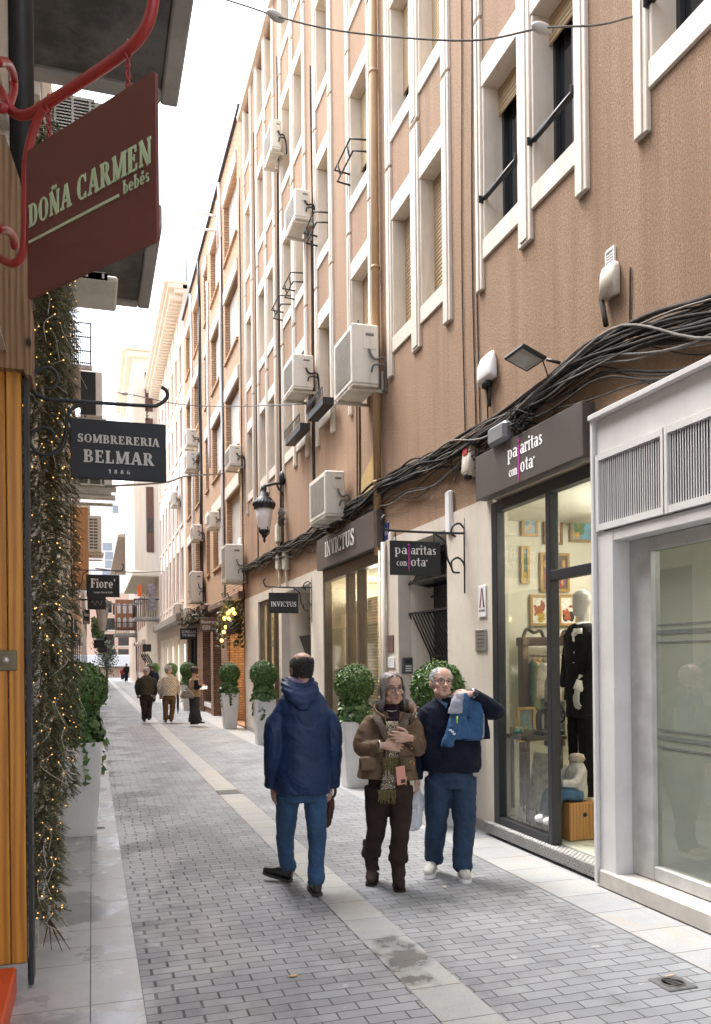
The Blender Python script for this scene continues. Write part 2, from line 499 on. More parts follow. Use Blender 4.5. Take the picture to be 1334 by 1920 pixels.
M_DARKMETAL = plain('graphite_metal', (0.036, 0.038, 0.043), 0.4, 0.3, vary=0.15)
M_BRONZE = plain('bronze_frame', (0.13, 0.10, 0.075), 0.4, 0.4)
M_ALU = plain('brushed_aluminium', (0.55, 0.55, 0.54), 0.35, 0.8)
M_CABLE = plain('black_cable', (0.050, 0.045, 0.041), 0.85, vary=0.5, scale=12, spec=0.12)
M_CABLEG = plain('grey_cable', (0.17, 0.158, 0.145), 0.8, vary=0.3, scale=12, spec=0.15)
M_PIPE = m_stone('brown_downpipe', (0.46, 0.29, 0.15), (0.33, 0.19, 0.1), 0.5, 0.5)
M_CONC = None
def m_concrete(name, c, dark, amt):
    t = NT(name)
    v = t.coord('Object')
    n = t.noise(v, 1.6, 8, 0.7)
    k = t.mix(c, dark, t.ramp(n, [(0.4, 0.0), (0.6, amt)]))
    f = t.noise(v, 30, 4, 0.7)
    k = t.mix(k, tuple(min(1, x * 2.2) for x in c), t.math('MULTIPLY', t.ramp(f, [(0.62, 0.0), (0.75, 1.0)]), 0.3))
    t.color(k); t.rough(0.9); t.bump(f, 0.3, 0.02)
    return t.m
M_CONC = m_concrete('dark_concrete', (0.16, 0.155, 0.15), (0.06, 0.058, 0.055), 0.9)  # balcony slabs, darker than the concrete of their edges
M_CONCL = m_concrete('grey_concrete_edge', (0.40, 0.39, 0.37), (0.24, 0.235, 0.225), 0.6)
def m_wood(name, c1, c2, scale=1.0, rough=0.4, bump=0.1):
    t = NT(name)
    v = t.coord('Object', (9 * scale, 9 * scale, 0.7 * scale))
    n = t.noise(v, 3.0, 8, 0.6)
    w = t.new('ShaderNodeTexWave', wave_type='BANDS', bands_direction='X')
    w.inputs['Scale'].default_value = 2.2; w.inputs['Distortion'].default_value = 6.0; w.inputs['Detail'].default_value = 3
    t.link(t.coord('Object', (3 * scale, 1.5 * scale, 0.22 * scale)), w.inputs['Vector'])
    k = t.mix(c1, c2, t.ramp(t.math('ADD', t.math('MULTIPLY', n, 0.6), t.math('MULTIPLY', w.outputs['Fac'], 0.4)), [(0.32, 0.0), (0.72, 1.0)]))
    vo = t.new('ShaderNodeTexVoronoi'); vo.inputs['Scale'].default_value = 1.0
    t.link(t.coord('Object', (3.1, 3.1, 2.0)), vo.inputs['Vector'])
    k = t.mix(k, tuple(x * 0.12 for x in c2), t.ramp(vo.outputs['Distance'], [(0.035, 1.0), (0.07, 0.0)]))
    t.color(k); t.rough(rough); t.bump(n, bump, 0.01)
    return t.m
M_WOOD = m_wood('varnished_pine', (0.56, 0.26, 0.04), (0.36, 0.14, 0.02), 1.0, 0.35)
M_WOODR = m_wood('rough_cladding', (0.27, 0.16, 0.078), (0.13, 0.07, 0.032), 1.6, 0.7, 0.6)
M_BOXWOOD = m_wood('crate_wood', (0.52, 0.27, 0.09), (0.36, 0.17, 0.05), 1.4, 0.5)
def m_brick(name, c1, c2, mortar, bw, bh, axis='YZ', msize=0.012):
    t = NT(name)
    tc = t.new('ShaderNodeTexCoord'); sep = t.new('ShaderNodeSeparateXYZ'); cmb = t.new('ShaderNodeCombineXYZ')
    t.link(tc.outputs['Object'], sep.inputs[0])
    t.link(t.math('ADD', sep.outputs['Y'], sep.outputs['X']), cmb.inputs[0]); t.link(sep.outputs['Z'], cmb.inputs[1])
    b = t.new('ShaderNodeTexBrick')
    b.inputs['Scale'].default_value = 1.0
    b.inputs['Brick Width'].default_value = bw; b.inputs['Row Height'].default_value = bh
    b.inputs['Mortar Size'].default_value = msize; b.inputs['Mortar Smooth'].default_value = 0.2
    b.inputs['Color1'].default_value = (*c1, 1); b.inputs['Color2'].default_value = (*c2, 1); b.inputs['Mortar'].default_value = (*mortar, 1)
    t.link(cmb.outputs[0], b.inputs['Vector'])
    n = t.noise(tc.outputs['Object'], 1.3, 5)
    k = t.mix(b.outputs['Color'], (0.26, 0.15, 0.09), t.math('MULTIPLY', t.ramp(n, [(0.45, 0.0), (0.75, 1.0)]), 0.35))
    t.color(k); t.rough(0.85)
    x = t.math('SUBTRACT', 1.0, b.outputs['Fac'])
    t.bump(x, 0.8, 0.015)
    return t.m
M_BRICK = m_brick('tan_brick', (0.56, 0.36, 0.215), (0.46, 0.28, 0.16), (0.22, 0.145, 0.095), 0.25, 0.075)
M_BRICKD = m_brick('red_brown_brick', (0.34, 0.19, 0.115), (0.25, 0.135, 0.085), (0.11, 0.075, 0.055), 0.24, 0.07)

def m_paving():
    """small slate setts laid in courses across the street, the wetter ones shiny"""
    t = NT('slate_setts')
    tc = t.new('ShaderNodeTexCoord'); sep = t.new('ShaderNodeSeparateXYZ')
    t.link(tc.outputs['Object'], sep.inputs[0])
    BW, BH = 0.207, 0.088
    wob = t.math('MULTIPLY', t.math('SUBTRACT', t.noise(tc.outputs['Object'], 1.7, 2), 0.5), 0.05)
    row = t.math('DIVIDE', t.math('ADD', sep.outputs['Y'], wob), BH)
    rid = t.math('FLOOR', row)
    rf = t.math('FRACT', row)
    wn_ = t.new('ShaderNodeTexWhiteNoise', noise_dimensions='1D'); t.link(rid, wn_.inputs['W'])
    off = t.math('ADD', t.math('MULTIPLY', rid, 0.5), t.math('MULTIPLY', wn_.outputs['Value'], 0.16))
    colx = t.math('ADD', t.math('DIVIDE', sep.outputs['X'], BW), off)
    cid = t.math('FLOOR', colx); cf = t.math('FRACT', colx)
    cmb = t.new('ShaderNodeCombineXYZ'); t.link(cid, cmb.inputs[0]); t.link(rid, cmb.inputs[1])
    wn2 = t.new('ShaderNodeTexWhiteNoise', noise_dimensions='2D'); t.link(cmb.outputs[0], wn2.inputs['Vector'])
    edge_r = t.math('MULTIPLY', t.math('MINIMUM', rf, t.math('SUBTRACT', 1.0, rf)), BH)
    edge_c = t.math('MULTIPLY', t.math('MINIMUM', cf, t.math('SUBTRACT', 1.0, cf)), BW)
    # open cross joints towards the left gutter
    gut = t.ramp(sep.outputs['X'], [(0.25, 1.0), (0.95, 0.0)])
    wj = t.math('ADD', 0.0035, t.math('MULTIPLY', gut, 0.0045))
    jr = t.new('ShaderNodeMapRange'); jr.inputs['From Min'].default_value = 0.0015; jr.inputs['From Max'].default_value = 0.0045
    t.link(edge_r, jr.inputs['Value'])
    jc = t.math('SUBTRACT', edge_c, wj)
    jc2 = t.new('ShaderNodeMapRange'); jc2.inputs['From Min'].default_value = -0.002; jc2.inputs['From Max'].default_value = 0.0015
    t.link(jc, jc2.inputs['Value'])
    stone = t.math('MINIMUM', jr.outputs[0], jc2.outputs[0])       # 1 on stone, 0 in the joint
    fine = t.noise(tc.outputs['Object'], 70, 4, 0.7)
    patch = t.noise(tc.outputs['Object'], 0.9, 5, 0.6)
    tone = t.math('ADD', t.math('MULTIPLY', wn2.outputs['Value'], 0.5), t.math('MULTIPLY', fine, 0.5))
    c = t.mix((0.180, 0.186, 0.197), (0.315, 0.322, 0.333), tone)
    c = t.mix(c, (0.42, 0.425, 0.43), t.math('MULTIPLY', t.ramp(patch, [(0.45, 0.0), (0.75, 1.0)]), 0.5))
    damp = t.noise(t.coord('Object', (1, .55, 1)), 1.9, 6, 0.68)
    c = t.mix(c, (0.115, 0.118, 0.122), t.math('MULTIPLY', t.ramp(damp, [(0.50, 0.0), (0.68, 1.0)]), 0.62))
    c = t.mix(c, (0.33, 0.30, 0.265), t.math('MULTIPLY', t.ramp(t.noise(tc.outputs['Object'], 26, 3, 0.6), [(0.62, 0.0), (0.74, 1.0)]), 0.5))
    speck = t.noise(tc.outputs['Object'], 9, 2, 0.4)
    c = t.mix(c, (0.5, 0.49, 0.46), t.math('MULTIPLY', t.ramp(speck, [(0.72, 0.0), (0.76, 1.0)]), 0.5))
    c = t.mix((0.062, 0.059, 0.056), c, stone)
    t.color(c)
    wet = t.math('MULTIPLY', t.ramp(t.noise(tc.outputs['Object'], 1.1, 4, 0.55), [(0.47, 0.0), (0.53, 1.0)]),
                 t.ramp(sep.outputs['X'], [(0.7, 1.0), (1.05, 0.0)]))
    rg = t.math('SUBTRACT', t.math('ADD', 0.48, t.math('MULTIPLY', fine, 0.22)), t.math('MULTIPLY', wet, 0.26))
    t.val(t.b, 'Specular IOR Level', 0.4)
    t.rough(rg)
    h = t.math('ADD', t.math('MULTIPLY', stone, 1.0), t.math('MULTIPLY', fine, 0.06))
    h = t.math('ADD', h, t.math('MULTIPLY', wn2.outputs['Value'], 0.12))
    t.bump(h, 0.55, 0.008)
    return t.m
M_PAVE = m_paving()
def m_slab(name, c1, c2, warm, ly, rough=0.42, wetx=None, spill=None):
    t = NT(name)
    tc = t.new('ShaderNodeTexCoord'); sep = t.new('ShaderNodeSeparateXYZ')
    t.link(tc.outputs['Object'], sep.inputs[0])
    row = t.math('DIVIDE', sep.outputs['Y'], ly)
    rid = t.math('FLOOR', row); rf = t.math('FRACT', row)
    wn_ = t.new('ShaderNodeTexWhiteNoise', noise_dimensions='1D'); t.link(rid, wn_.inputs['W'])
    e = t.math('MULTIPLY', t.math('MINIMUM', rf, t.math('SUBTRACT', 1.0, rf)), ly)
    j = t.new('ShaderNodeMapRange'); j.inputs['From Min'].default_value = 0.0015; j.inputs['From Max'].default_value = 0.005
    t.link(e, j.inputs['Value'])
    n = t.noise(t.coord('Object', (1.0, 2.2, 1)), 3.2, 7, 0.68)
    c = t.mix(c1, c2, t.ramp(t.math('ADD', t.math('MULTIPLY', n, 0.7), t.math('MULTIPLY', wn_.outputs['Value'], 0.3)), [(0.3, 0.0), (0.7, 1.0)]))
    w = t.noise(t.coord('Object', (2.2, 1.0, 1), (0, 0, 0.5)), 1.7, 5, 0.6)
    c = t.mix(c, warm, t.ramp(w, [(0.54, 0.0), (0.70, 0.75)]))
    f = t.noise(tc.outputs['Object'], 90, 3, 0.7)
    c = t.mix(c, tuple(x * 0.72 for x in c1), t.math('MULTIPLY', t.ramp(f, [(0.5, 0.0), (0.7, 1.0)]), 0.5))
    c = t.mix((0.07, 0.065, 0.06), c, j.outputs[0])
    t.color(c)
    rr = t.math('ADD', rough - 0.1, t.math('MULTIPLY', f, 0.2))
    if wetx is not None:
        wet = t.ramp(t.noise(tc.outputs['Object'], 1.4, 5, 0.6), [(0.42, 1.0), (0.52, 0.0)])
        rr = t.math('SUBTRACT', rr, t.math('MULTIPLY', wet, wetx))
        c = t.mix(c, (0.20, 0.205, 0.215), t.math('MULTIPLY', wet, 0.55)); c = t.mix(c, (0.26, 0.20, 0.14), t.math('MULTIPLY', t.ramp(t.noise(t.coord('Object', (1, 3.5, 1)), 2.3, 4), [(0.58, 0.0), (0.72, 0.6)]), 1.0)); t.color(c)
    if spill:      # damp stain with ragged edges
        vd = t.new('ShaderNodeVectorMath', operation='DISTANCE'); vd.inputs[1].default_value = spill
        t.link(t.coord('Object', (2.2, 1, 1)), vd.inputs[0])
        k = t.math('ADD', vd.outputs['Value'], t.math('MULTIPLY', t.math('SUBTRACT', t.noise(tc.outputs['Object'], 6, 5, 0.6), 0.5), 1.5))
        k = t.ramp(k, [(0.16, 1.0), (0.42, 0.0)])
        c = t.mix(c, (0.12, 0.11, 0.10), t.math('MULTIPLY', k, 0.75)); t.color(c)
        rr = t.math('SUBTRACT', rr, t.math('MULTIPLY', k, 0.22))
    t.rough(rr)
    t.bump(t.math('ADD', j.outputs[0], t.math('MULTIPLY', f, 0.25)), 0.4, 0.006)
    return t.m
M_SLABL = m_slab('pale_granite_slabs', (0.37, 0.375, 0.378), (0.47, 0.465, 0.455), (0.42, 0.39, 0.35), 0.62, 0.36, 0.26)
M_SLABR = m_slab('sandstone_slabs', (0.30, 0.31, 0.325), (0.40, 0.39, 0.375), (0.40, 0.34, 0.27), 0.40, 0.5)
M_SLABC = m_slab('centre_sandstone', (0.32, 0.325, 0.33), (0.42, 0.41, 0.385), (0.42, 0.365, 0.28), 0.40, 0.45, spill=(1.66 * 2.2, 4.42, 0.004))
M_SLABW = plain('beige_kerb_slab', (0.45, 0.42, 0.38), 0.6)
def m_leaf(name, c1, c2, c3, rough=0.5):
    t = NT(name)
    g = t.new('ShaderNodeNewGeometry')
    c = t.ramp(g.outputs['Random Per Island'], [(0.0, c1), (0.55, c2), (1.0, c3)])
    t.color(c); t.rough(rough)
    t.val(t.b, 'Specular IOR Level', 0.4)
    return t.m
M_BOX = m_leaf('boxwood_leaf', (0.035, 0.085, 0.018), (0.075, 0.15, 0.033), (0.16, 0.25, 0.07), 0.4)
M_IVY = m_leaf('ivy_leaf', (0.028, 0.075, 0.02), (0.07, 0.14, 0.04), (0.19, 0.26, 0.10), 0.4)
M_FIR = m_leaf('dry_fir_needles', (0.055, 0.060, 0.028), (0.135, 0.132, 0.070), (0.30, 0.27, 0.165), 0.6)
M_TWIG = plain('brown_twig', (0.11, 0.07, 0.04), 0.8)
M_SOIL = plain('dark_soil', (0.04, 0.03, 0.02), 0.95)
M_POT = m_stone('white_planter_shell', (0.72, 0.71, 0.69), (0.50, 0.46, 0.40), 0.35, 0.4)
M_FAIRY = emit('fairy_bulb', (1.0, 0.50, 0.13), 0.55)
M_WARMB = emit('warm_bulb', (1.0, 0.55, 0.13), 0.9)
M_SPOT = emit('spot_lamp', (1.0, 0.93, 0.80), 18.0)
G_CLEAR = glass('shop_glass', (0.90, 0.93, 0.90), 0.04, (0.6, 0.66, 0.6))
G_FROST = glass('greenish_glass', (0.74, 0.80, 0.72), 0.34, (0.50, 0.55, 0.47), 1.5)
def m_winglass():
    t = NT('dark_window_glass')
    t.color((0.02, 0.022, 0.024)); t.rough(0.06); t.val(t.b, 'Specular IOR Level', 0.6)
    return t.m
M_WGLASS = m_winglass()
M_BLIND = None
def m_blind(name, c):
    t = NT(name)
    tc = t.new('ShaderNodeTexCoord'); sep = t.new('ShaderNodeSeparateXYZ'); t.link(tc.outputs['Object'], sep.inputs[0])
    f = t.math('FRACT', t.math('DIVIDE', sep.outputs['Z'], 0.048))
    k = t.ramp(f, [(0.0, 0.25), (0.12, 1.0), (0.85, 1.0), (1.0, 0.25)])
    n = t.noise(t.coord('Object', (1, 1, .3)), 2.0, 4)
    t.color(t.mix(tuple(x * .45 for x in c), t.mix(c, tuple(x * .8 for x in c), n), k)); t.rough(0.6)
    t.bump(t.math('SINE', t.math('MULTIPLY', f, 3.14159)), 0.7, 0.02)
    return t.m
M_BLIND = m_blind('roller_blind_tan', (0.50, 0.36, 0.20))
M_BLINDW = m_blind('roller_blind_white', (0.66, 0.62, 0.56))
M_RED = plain('red_enamel', (0.30, 0.022, 0.02), 0.35, vary=0.15)
M_STEP = None
def m_step():
    t = NT('chipped_red_step')
    v = t.coord('Object')
    n = t.noise(v, 7, 7, 0.75)
    t.color(t.mix((0.58, 0.075, 0.015), (0.55, 0.42, 0.36), t.ramp(n, [(0.60, 0.0), (0.64, 1.0)]))); t.rough(0.5)
    t.bump(n, 0.3, 0.01)
    return t.m
M_STEP = m_step()
M_SIGNRED = plain('maroon_signboard', (0.135, 0.038, 0.030), 0.55, vary=0.12, bump=0.1, bscale=300)
M_SIGNBLK = plain('charcoal_signboard', (0.0115, 0.0125, 0.014), 0.6, vary=0.25, bump=0.06, bscale=200)
M_SIGNBRN = plain('taupe_fascia', (0.085, 0.070, 0.062), 0.5, vary=0.1)
M_SIGNBRN2 = plain('brown_signboard', (0.10, 0.06, 0.05), 0.5)
M_LETG = plain('pale_green_lettering', (0.48, 0.60, 0.38), 0.6)
M_LETW = plain('white_lettering', (0.78, 0.76, 0.74), 0.5, vary=0.03)
M_LETC = plain('stone_grey_lettering', (0.50, 0.48, 0.44), 0.6, vary=0.08)
M_LETP = plain('magenta_lettering', (0.45, 0.02, 0.28), 0.5, vary=0.05)
M_BRACK = plain('bracket_steel', (0.62, 0.58, 0.50), 0.5, vary=0.15)
# ------------------------------------------------------------------ ground
FX, LX = 3.72, -0.40            # right and left building lines
def sheet(name, mat, x0, x1, y0, y1, z, ny=1):
    m = MB()
    for i in range(ny):
        a, b = y0 + (y1 - y0) * i / ny, y0 + (y1 - y0) * (i + 1) / ny
        m.quad((x0, a, z), (x1, a, z), (x1, b, z), (x0, b, z))
    return structure(m.build(name, mat))
sheet('ground', plain('grey_ground', (0.25, 0.245, 0.235), 0.8), -120, 120, -60, 260, -0.012)
sheet('street_paving', M_PAVE, 0.235, 3.15, -6, 96, 0.0)
sheet('centre_strip', M_SLABC, 1.545, 1.835, -6, 96, 0.004)
sheet('left_pavement', M_SLABL, -0.02, 0.232, -6, 96, 0.003)
sheet('left_pavement_inner', M_SLABL, -0.62, -0.025, -6, 96, 0.002)
sheet('right_pavement', M_SLABR, 3.153, 3.50, -6, 96, 0.003)
sheet('right_pavement_inner', M_SLABR, 3.504, 3.95, -6, 96, 0.002)
sheet('cross_street', plain('asphalt_far', (0.07, 0.07, 0.072), 0.85), -60, 60, 96.1, 110, -0.004)
# a spill of water on the centre strip
def m_spill():
    t = NT('spilled_water')
    t.color(t.mix((0.06, 0.062, 0.066), (0.13, 0.12, 0.11), t.noise(t.coord('Object'), 14, 4))); t.rough(0.18)
    return t.m
M_SPILL = m_spill()
def blob(name, mat, c, rx, ry, z, seed, n=46, amp=0.45, rot=0.0):
    rnd = random.Random(seed)
    ph = [rnd.uniform(0, 6.28) for _ in range(6)]
    p = []
    for i in range(n):
        a = 2 * math.pi * i / n
        k = 1 + amp * (0.5 * math.sin(2 * a + ph[0]) + 0.35 * math.sin(3 * a + ph[1]) + 0.3 * math.sin(5 * a + ph[2]) + 0.22 * math.sin(9 * a + ph[3]))
        x, y = rx * k * math.cos(a), ry * k * math.sin(a)
        p.append((c[0] + x * math.cos(rot) - y * math.sin(rot), c[1] + x * math.sin(rot) + y * math.cos(rot), z))
    m = MB()
    m.add([(c[0], c[1], z)] + p, [(0, i + 1, (i + 1) % n + 1) for i in range(n)])
    return m.build(name, mat)
sp2 = onZ(255, 1610)
# drain cover, gully grates
def cover(px, py, label, sx=.12, sy=.12, rnd_=True):
    p = onZ(px, py)
    e = empty('manhole_cover' if rnd_ else 'drain_grate', (p.x, p.y, 0), label, 'drain cover' if rnd_ else 'drain')
    m = MB(); m.box(-sx, sx, -sy, sy, -.004, .009, .004); m.build('plate', plain('worn_iron', (0.15, 0.15, 0.152), 0.5, 0.3, vary=.4, scale=25), e)
    if rnd_:
        m = MB(); m.lathe([(.064, .008), (.064, .012), (.054, .012), (.054, .009)], seg=28)
        for i in range(5): m.box(-.034, .034, -.04 + i * .017, -.032 + i * .017, .009, .0125)
        m.build('lid', plain('cast_iron', (0.12, 0.115, 0.11), 0.5, 0.5), e)
    else:
        m = MB()
        for i in range(9): m.box(-sx + .012 + i * (2 * sx - .024) / 9, -sx + .012 + i * (2 * sx - .024) / 9 + .012, -sy + .01, sy - .01, .008, .014)
        m.build('bars', plain('cast_iron', (0.12, 0.115, 0.11), 0.5, 0.5), e)
    return e
cover(1262, 1845, 'small square iron cover with round lid set in the grey setts at lower right', .088, .088)
cover(430, 1486, 'rectangular iron grate set across the pale centre strip', .15, .17, False)
cover(180, 1554, 'thin dark slot grate in the left pavement beside the nearest planter', .09, .035, False)
def litter(name, label, cat, px, py, mat, poly, h=.008):
    p = onZ(px, py)
    m = MB(); m.prism(poly, (p.x, p.y, .006), (1, 0, 0), (0, 1, 0), (0, 0, 1), h)
    return tag(m.build(name, mat), label, cat)
litter('cigarette_butt', 'orange cigarette end lying beside the small round drain lid', 'litter', 1256, 1834, plain('butt', (.7, .45, .25), .8), [(-.03, -.006), (.03, .004), (.03, .012), (-.03, .002)])
litter('dry_leaf', 'small brown dry leaf on the grey setts left of the centre strip', 'leaf', 549, 1832, plain('leaf_brown', (.45, .28, .15), .8), [(-.03, 0), (0, -.018), (.034, .004), (.01, .02)], .003)
litter('paper_scrap', 'tiny pale scrap on the setts in front of the couple', 'litter', 834, 1666, plain('scrap', (.7, .62, .5), .8), [(-.012, -.01), (.014, -.008), (.01, .012), (-.01, .01)], .012)
# ------------------------------------------------------------------ the long pink apartment building on the right
PB = empty('pink_apartment_building', (FX, 8, 0), 'long pink rendered apartment building with cream stone window surrounds along the right side', 'building')
def part(mb, name, mat, parent):
    """a mesh given in world coordinates, hung on a parent that may stand elsewhere"""
    off = Vector((0, 0, 0)); p = parent
    while p is not None:
        off += Vector(p.location); p = p.parent
    mb.v = [(v[0] - off.x, v[1] - off.y, v[2] - off.z) for v in mb.v]
    return mb.build(name, mat, parent)

ROW0, PITCH, NROW = 5.34, 2.69, 4
GROUPS = [  # (fins, openings) along the street
    ([(3.00, 3.15), (3.88, 4.10), (4.85, 5.00)], [(3.15, 3.88), (4.10, 4.85)]),
    ([(5.59, 5.75), (6.45, 6.67), (7.40, 7.52)], [(5.75, 6.45), (6.67, 7.40)]),
    ([(8.16, 8.34), (9.03, 9.28), (9.97, 10.13)], [(8.34, 9.03), (9.28, 9.97)]),
    ([(10.70, 10.86), (11.71, 11.84)], [(10.86, 11.71)]),
    ([(12.64, 12.80), (13.58, 13.72)], [(12.80, 13.58)]),
    ([(14.30, 14.45), (15.20, 15.42), (16.20, 16.34)], [(14.45, 15.20), (15.42, 16.20)]),
    ([(16.86, 17.00), (17.75, 17.95), (18.70, 18.84)], [(17.00, 17.75), (17.95, 18.70)]),
    ([(19.36, 19.50), (20.28, 20.40)], [(19.50, 20.28)]),
]
ROOF = 15.3
holes = []
for fins, ops in GROUPS:
    for k in range(NROW):
        z = ROW0 + PITCH * k
        for a, b in ops:
            holes.append((a - .04, b + .04, z + .44, min(z + 2.01, ROOF - .08)))
w = MB(); wall_x(w, FX, 0, 20.85, 3.26, ROOF, holes, 0.12)
w.quad((FX, 0, ROOF), (FX + 9, 0, ROOF), (FX + 9, 20.85, ROOF), (FX, 20.85, ROOF))
w.quad((FX, 20.85, 3.26), (FX, 20.85, ROOF), (FX + 9, 20.85, ROOF), (FX + 9, 20.85, 3.26))
w.quad((FX, 0, 0), (FX + 9, 0, 0), (FX + 9, 0, ROOF), (FX, 0, ROOF))
w.quad((FX + 9, 0, 0), (FX + 9, 20.85, 0), (FX + 9, 20.85, ROOF), (FX + 9, 0, ROOF))
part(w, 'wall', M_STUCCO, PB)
w = MB(); w.box(FX - .10, FX + .25, 0, 20.83, ROOF + .003, ROOF + .14, .01); part(w, 'roof_coping', M_STONE, PB)
rnd = random.Random(3)
def rail_bar(mb, a, b, z):
    mb.tube([(FX - .005, a + .002, z), (FX - .005, b - .002, z)], .026, 10)
    for y, s in ((a, 1), (b, -1)):
        mb.box(FX - .06, FX + .06, y + .001 * s, y + .012 * s, z - .045, z + .03, .004)
def folded_rail(mb, a, b, z):
    for dz, ex in ((0, -.26), (-.16, -.22)):
        mb.tube([(FX, b, z + dz), (FX + ex, b - .04, z + dz), (FX + ex, a + .04, z + dz), (FX, a, z + dz)], .014, 6)
    for y in (a + .2, b - .2): mb.tube([(FX - .26, y, z), (FX - .22, y, z - .16)], .012, 6)
def pair(fins, ops, k, g):
    z = ROW0 + PITCH * k
    top = min(z + 1.97, ROOF - .12)
    m = MB()
    P = .012        # stone stands proud of the render
    y0, y1 = fins[0][1], fins[-1][0]
    for i, (a, b) in enumerate(fins):
        zt = min(z + 2.66, ROOF - .02)
        lo = z + (0 if i == 0 or i == len(fins) - 1 else .03)
        m.box(FX - .034, FX + .05, a, b, lo, zt, .006)
        if b - a > .19:      # the middle pier is stepped
            m.box(FX - .046, FX - .034, a + .05, b - .05, lo + .03, zt - .02, .004)
        else:
            m.box(FX - .046, FX - .034, a + .045, b - .02, lo + .0, zt - .02, .004)
    for a, b in ops:
        m.box(FX - P - .012, FX + .26, a + .002, b - .002, z + .28, z + .48, .008)              # sill
        if top + .25 <= ROOF: m.box(FX - P - .01, FX + .26, a + .002, b - .002, top, top + .25, .008)   # lintel
        m.box(FX - P, FX + .24, a + .002, a + .035, z + .482, top - .002, .004)                # jambs
        m.box(FX - P, FX + .24, b - .035, b - .002, z + .482, top - .002, .004)
    wn_ = part(m, 'window', M_STONE, PB)
    gl = MB(); bl = MB(); fr = MB(); rl = MB(); have_b = have_r = False
    for i, (a, b) in enumerate(ops):
        A, B = a + .036, b - .036
        gl.quad((FX + .235, A, z + .48), (FX + .235, A, top), (FX + .235, B, top), (FX + .235, B, z + .48))
        m_ = (A + B) / 2
        for y in (A, m_ - .02, B - .04): fr.box(FX + .19, FX + .232, y, y + .04, z + .482, top - .002)
        fr.box(FX + .192, FX + .230, A + .04, B - .04, z + .482, z + .53)
        open_k = {(0, 0): .62, (1, 0): .30, (2, 0): .86}.get((g, k), rnd.choice([.95, .8, .9, .7, .96]))
        if g == 0 and k == 0: open_k = .3
        h = (top - z - .48) * open_k
        if g == 1 and k == 0: h = (.22, .24)[i]
        bl.quad((FX + .155, A, top - h), (FX + .155, A, top - .002), (FX + .155, B, top - .002), (FX + .155, B, top - h))
        bl.box(FX + .15, FX + .165, A + .003, B - .003, top - h - .03, top - h); have_b = True
        if g in (0, 1) and k == 0: rail_bar(rl, a, b, z + .88); have_r = True
        if (g, k) in ((3, 1), (4, 1)): folded_rail(rl, a, b, z + .85); have_r = True
        if (g, k) == (5, 1): folded_rail(rl, a, b, z + .62); have_r = True
    part(gl, 'glass_pane', M_WGLASS, wn_)
    part(fr, 'window_sash', M_DARKMETAL if g < 3 else M_BRONZE, wn_)
    if have_b: part(bl, 'roller_blind', M_BLIND, wn_)
    if have_r: part(rl, 'window_rail', M_BLACK, wn_)
for g, (fins, ops) in enumerate(GROUPS):
    for k in range(NROW): pair(fins, ops, k, g)

# ground floor cladding with the shop and door openings
OPEN = [(2.45, 5.40, 0, 3.24), (5.44, 7.24, 0, 3.24), (8.33, 9.85, 0, 3.12), (10.36, 13.42, 0.04, 3.22), (14.25, 16.62, 0, 3.08), (16.86, 19.1, 0.08, 3.08)]
w = MB(); wall_x(w, FX - .022, 0, 20.85, 0, 3.26, OPEN, 0.16)
w.box(FX - .022, FX, 0, 20.85, 3.26, 3.275)
part(w, 'cladding', M_CLAD, PB)
w = MB()
for y0, y1 in ((0, 2.4), (7.26, 8.32), (9.86, 10.34), (13.44, 14.24), (19.12, 20.84)):
    w.box(FX - .035, FX - .0225, y0, y1, 0, .11, .004)
part(w, 'plinth', m_stone('grey_plinth', (.40, .37, .33), (.25, .22, .18), .5), PB)

def recess(ya, yb, depth, zt, gate):
    w = MB()
    X0, X1 = FX + .138, FX + depth
    for y in (ya, yb): w.quad((X0, y, 0), (X1, y, 0), (X1, y, zt), (X0, y, zt))
    w.quad((X0, ya, zt), (X1, ya, zt), (X1, yb, zt), (X0, yb, zt))
    # rounded far corner running in to the door
    arc_ = [(X0 + (depth - .138) * (1 - math.cos(q)), yb - .004 - (.10 if gate else .28) * math.sin(q)) for q in [R(a) for a in range(0, 91, 10)]]
    for i in range(len(arc_) - 1):
        a, b = arc_[i], arc_[i + 1]
        w.add([(a[0], a[1], .003), (b[0], b[1], .003), (b[0], b[1], zt - .003), (a[0], a[1], zt - .003)], [(0, 1, 2, 3)], True)
    part(w, 'doorway', M_CLAD, PB)
    d = MB()
    d.box(X1 + .002, X1 + .05, ya, yb, 0.0, zt)
    door = part(d, 'front_door', M_DARKMETAL, PB)
    if gate:
        g = MB()
        n = 15; ys = [ya + .1 + (yb - .12 - ya) * i / n for i in range(n + 1)]
        for y in ys:          # folded bars: straight below, cranked out in the middle
            g.tube([(X1 - .05, y, .05), (X1 - .05, y, 1.75), (X1 - .30, y, 2.28), (X1 - .05, y, 2.30)], .011, 5)
            g.tube([(X1 - .05, y, 2.62), (X1 - .30, y, 2.66), (X1 - .05, y, 3.02)], .011, 5)
        for z, x in ((.06, .05), (1.75, .05), (2.285, .30), (2.66, .30), (3.04, .05), (2.5, .03)):
            g.box(X1 - x - .012, X1 - x + .012, ys[0], ys[-1], z - .012, z + .012)
        part(g, 'grille', M_BLACK, door)
    else:
        g = MB(); g.add([(X1 - .03, ya, 2.2), (X1 - .03, yb - .5, 2.2), (X1 - .4, ya, 2.2), (X1 - .4, yb - .5, 2.2), (X1 - .03, ya, 1.2), (X1 - .03, yb - .5, 1.2)],
              [(0, 2, 3, 1), (2, 4, 5, 3), (0, 4, 2), (1, 3, 5)])
        for i in range(9):
            y = ya + .1 + i * .16
            g.tube([(X1 - .04, y, 2.45), (X1 - .32, y, 2.5), (X1 - .04, y, 2.95)], .012, 5)
        part(g, 'grille', M_BLACK, door)
recess(8.33, 9.85, .42, 3.12, True)
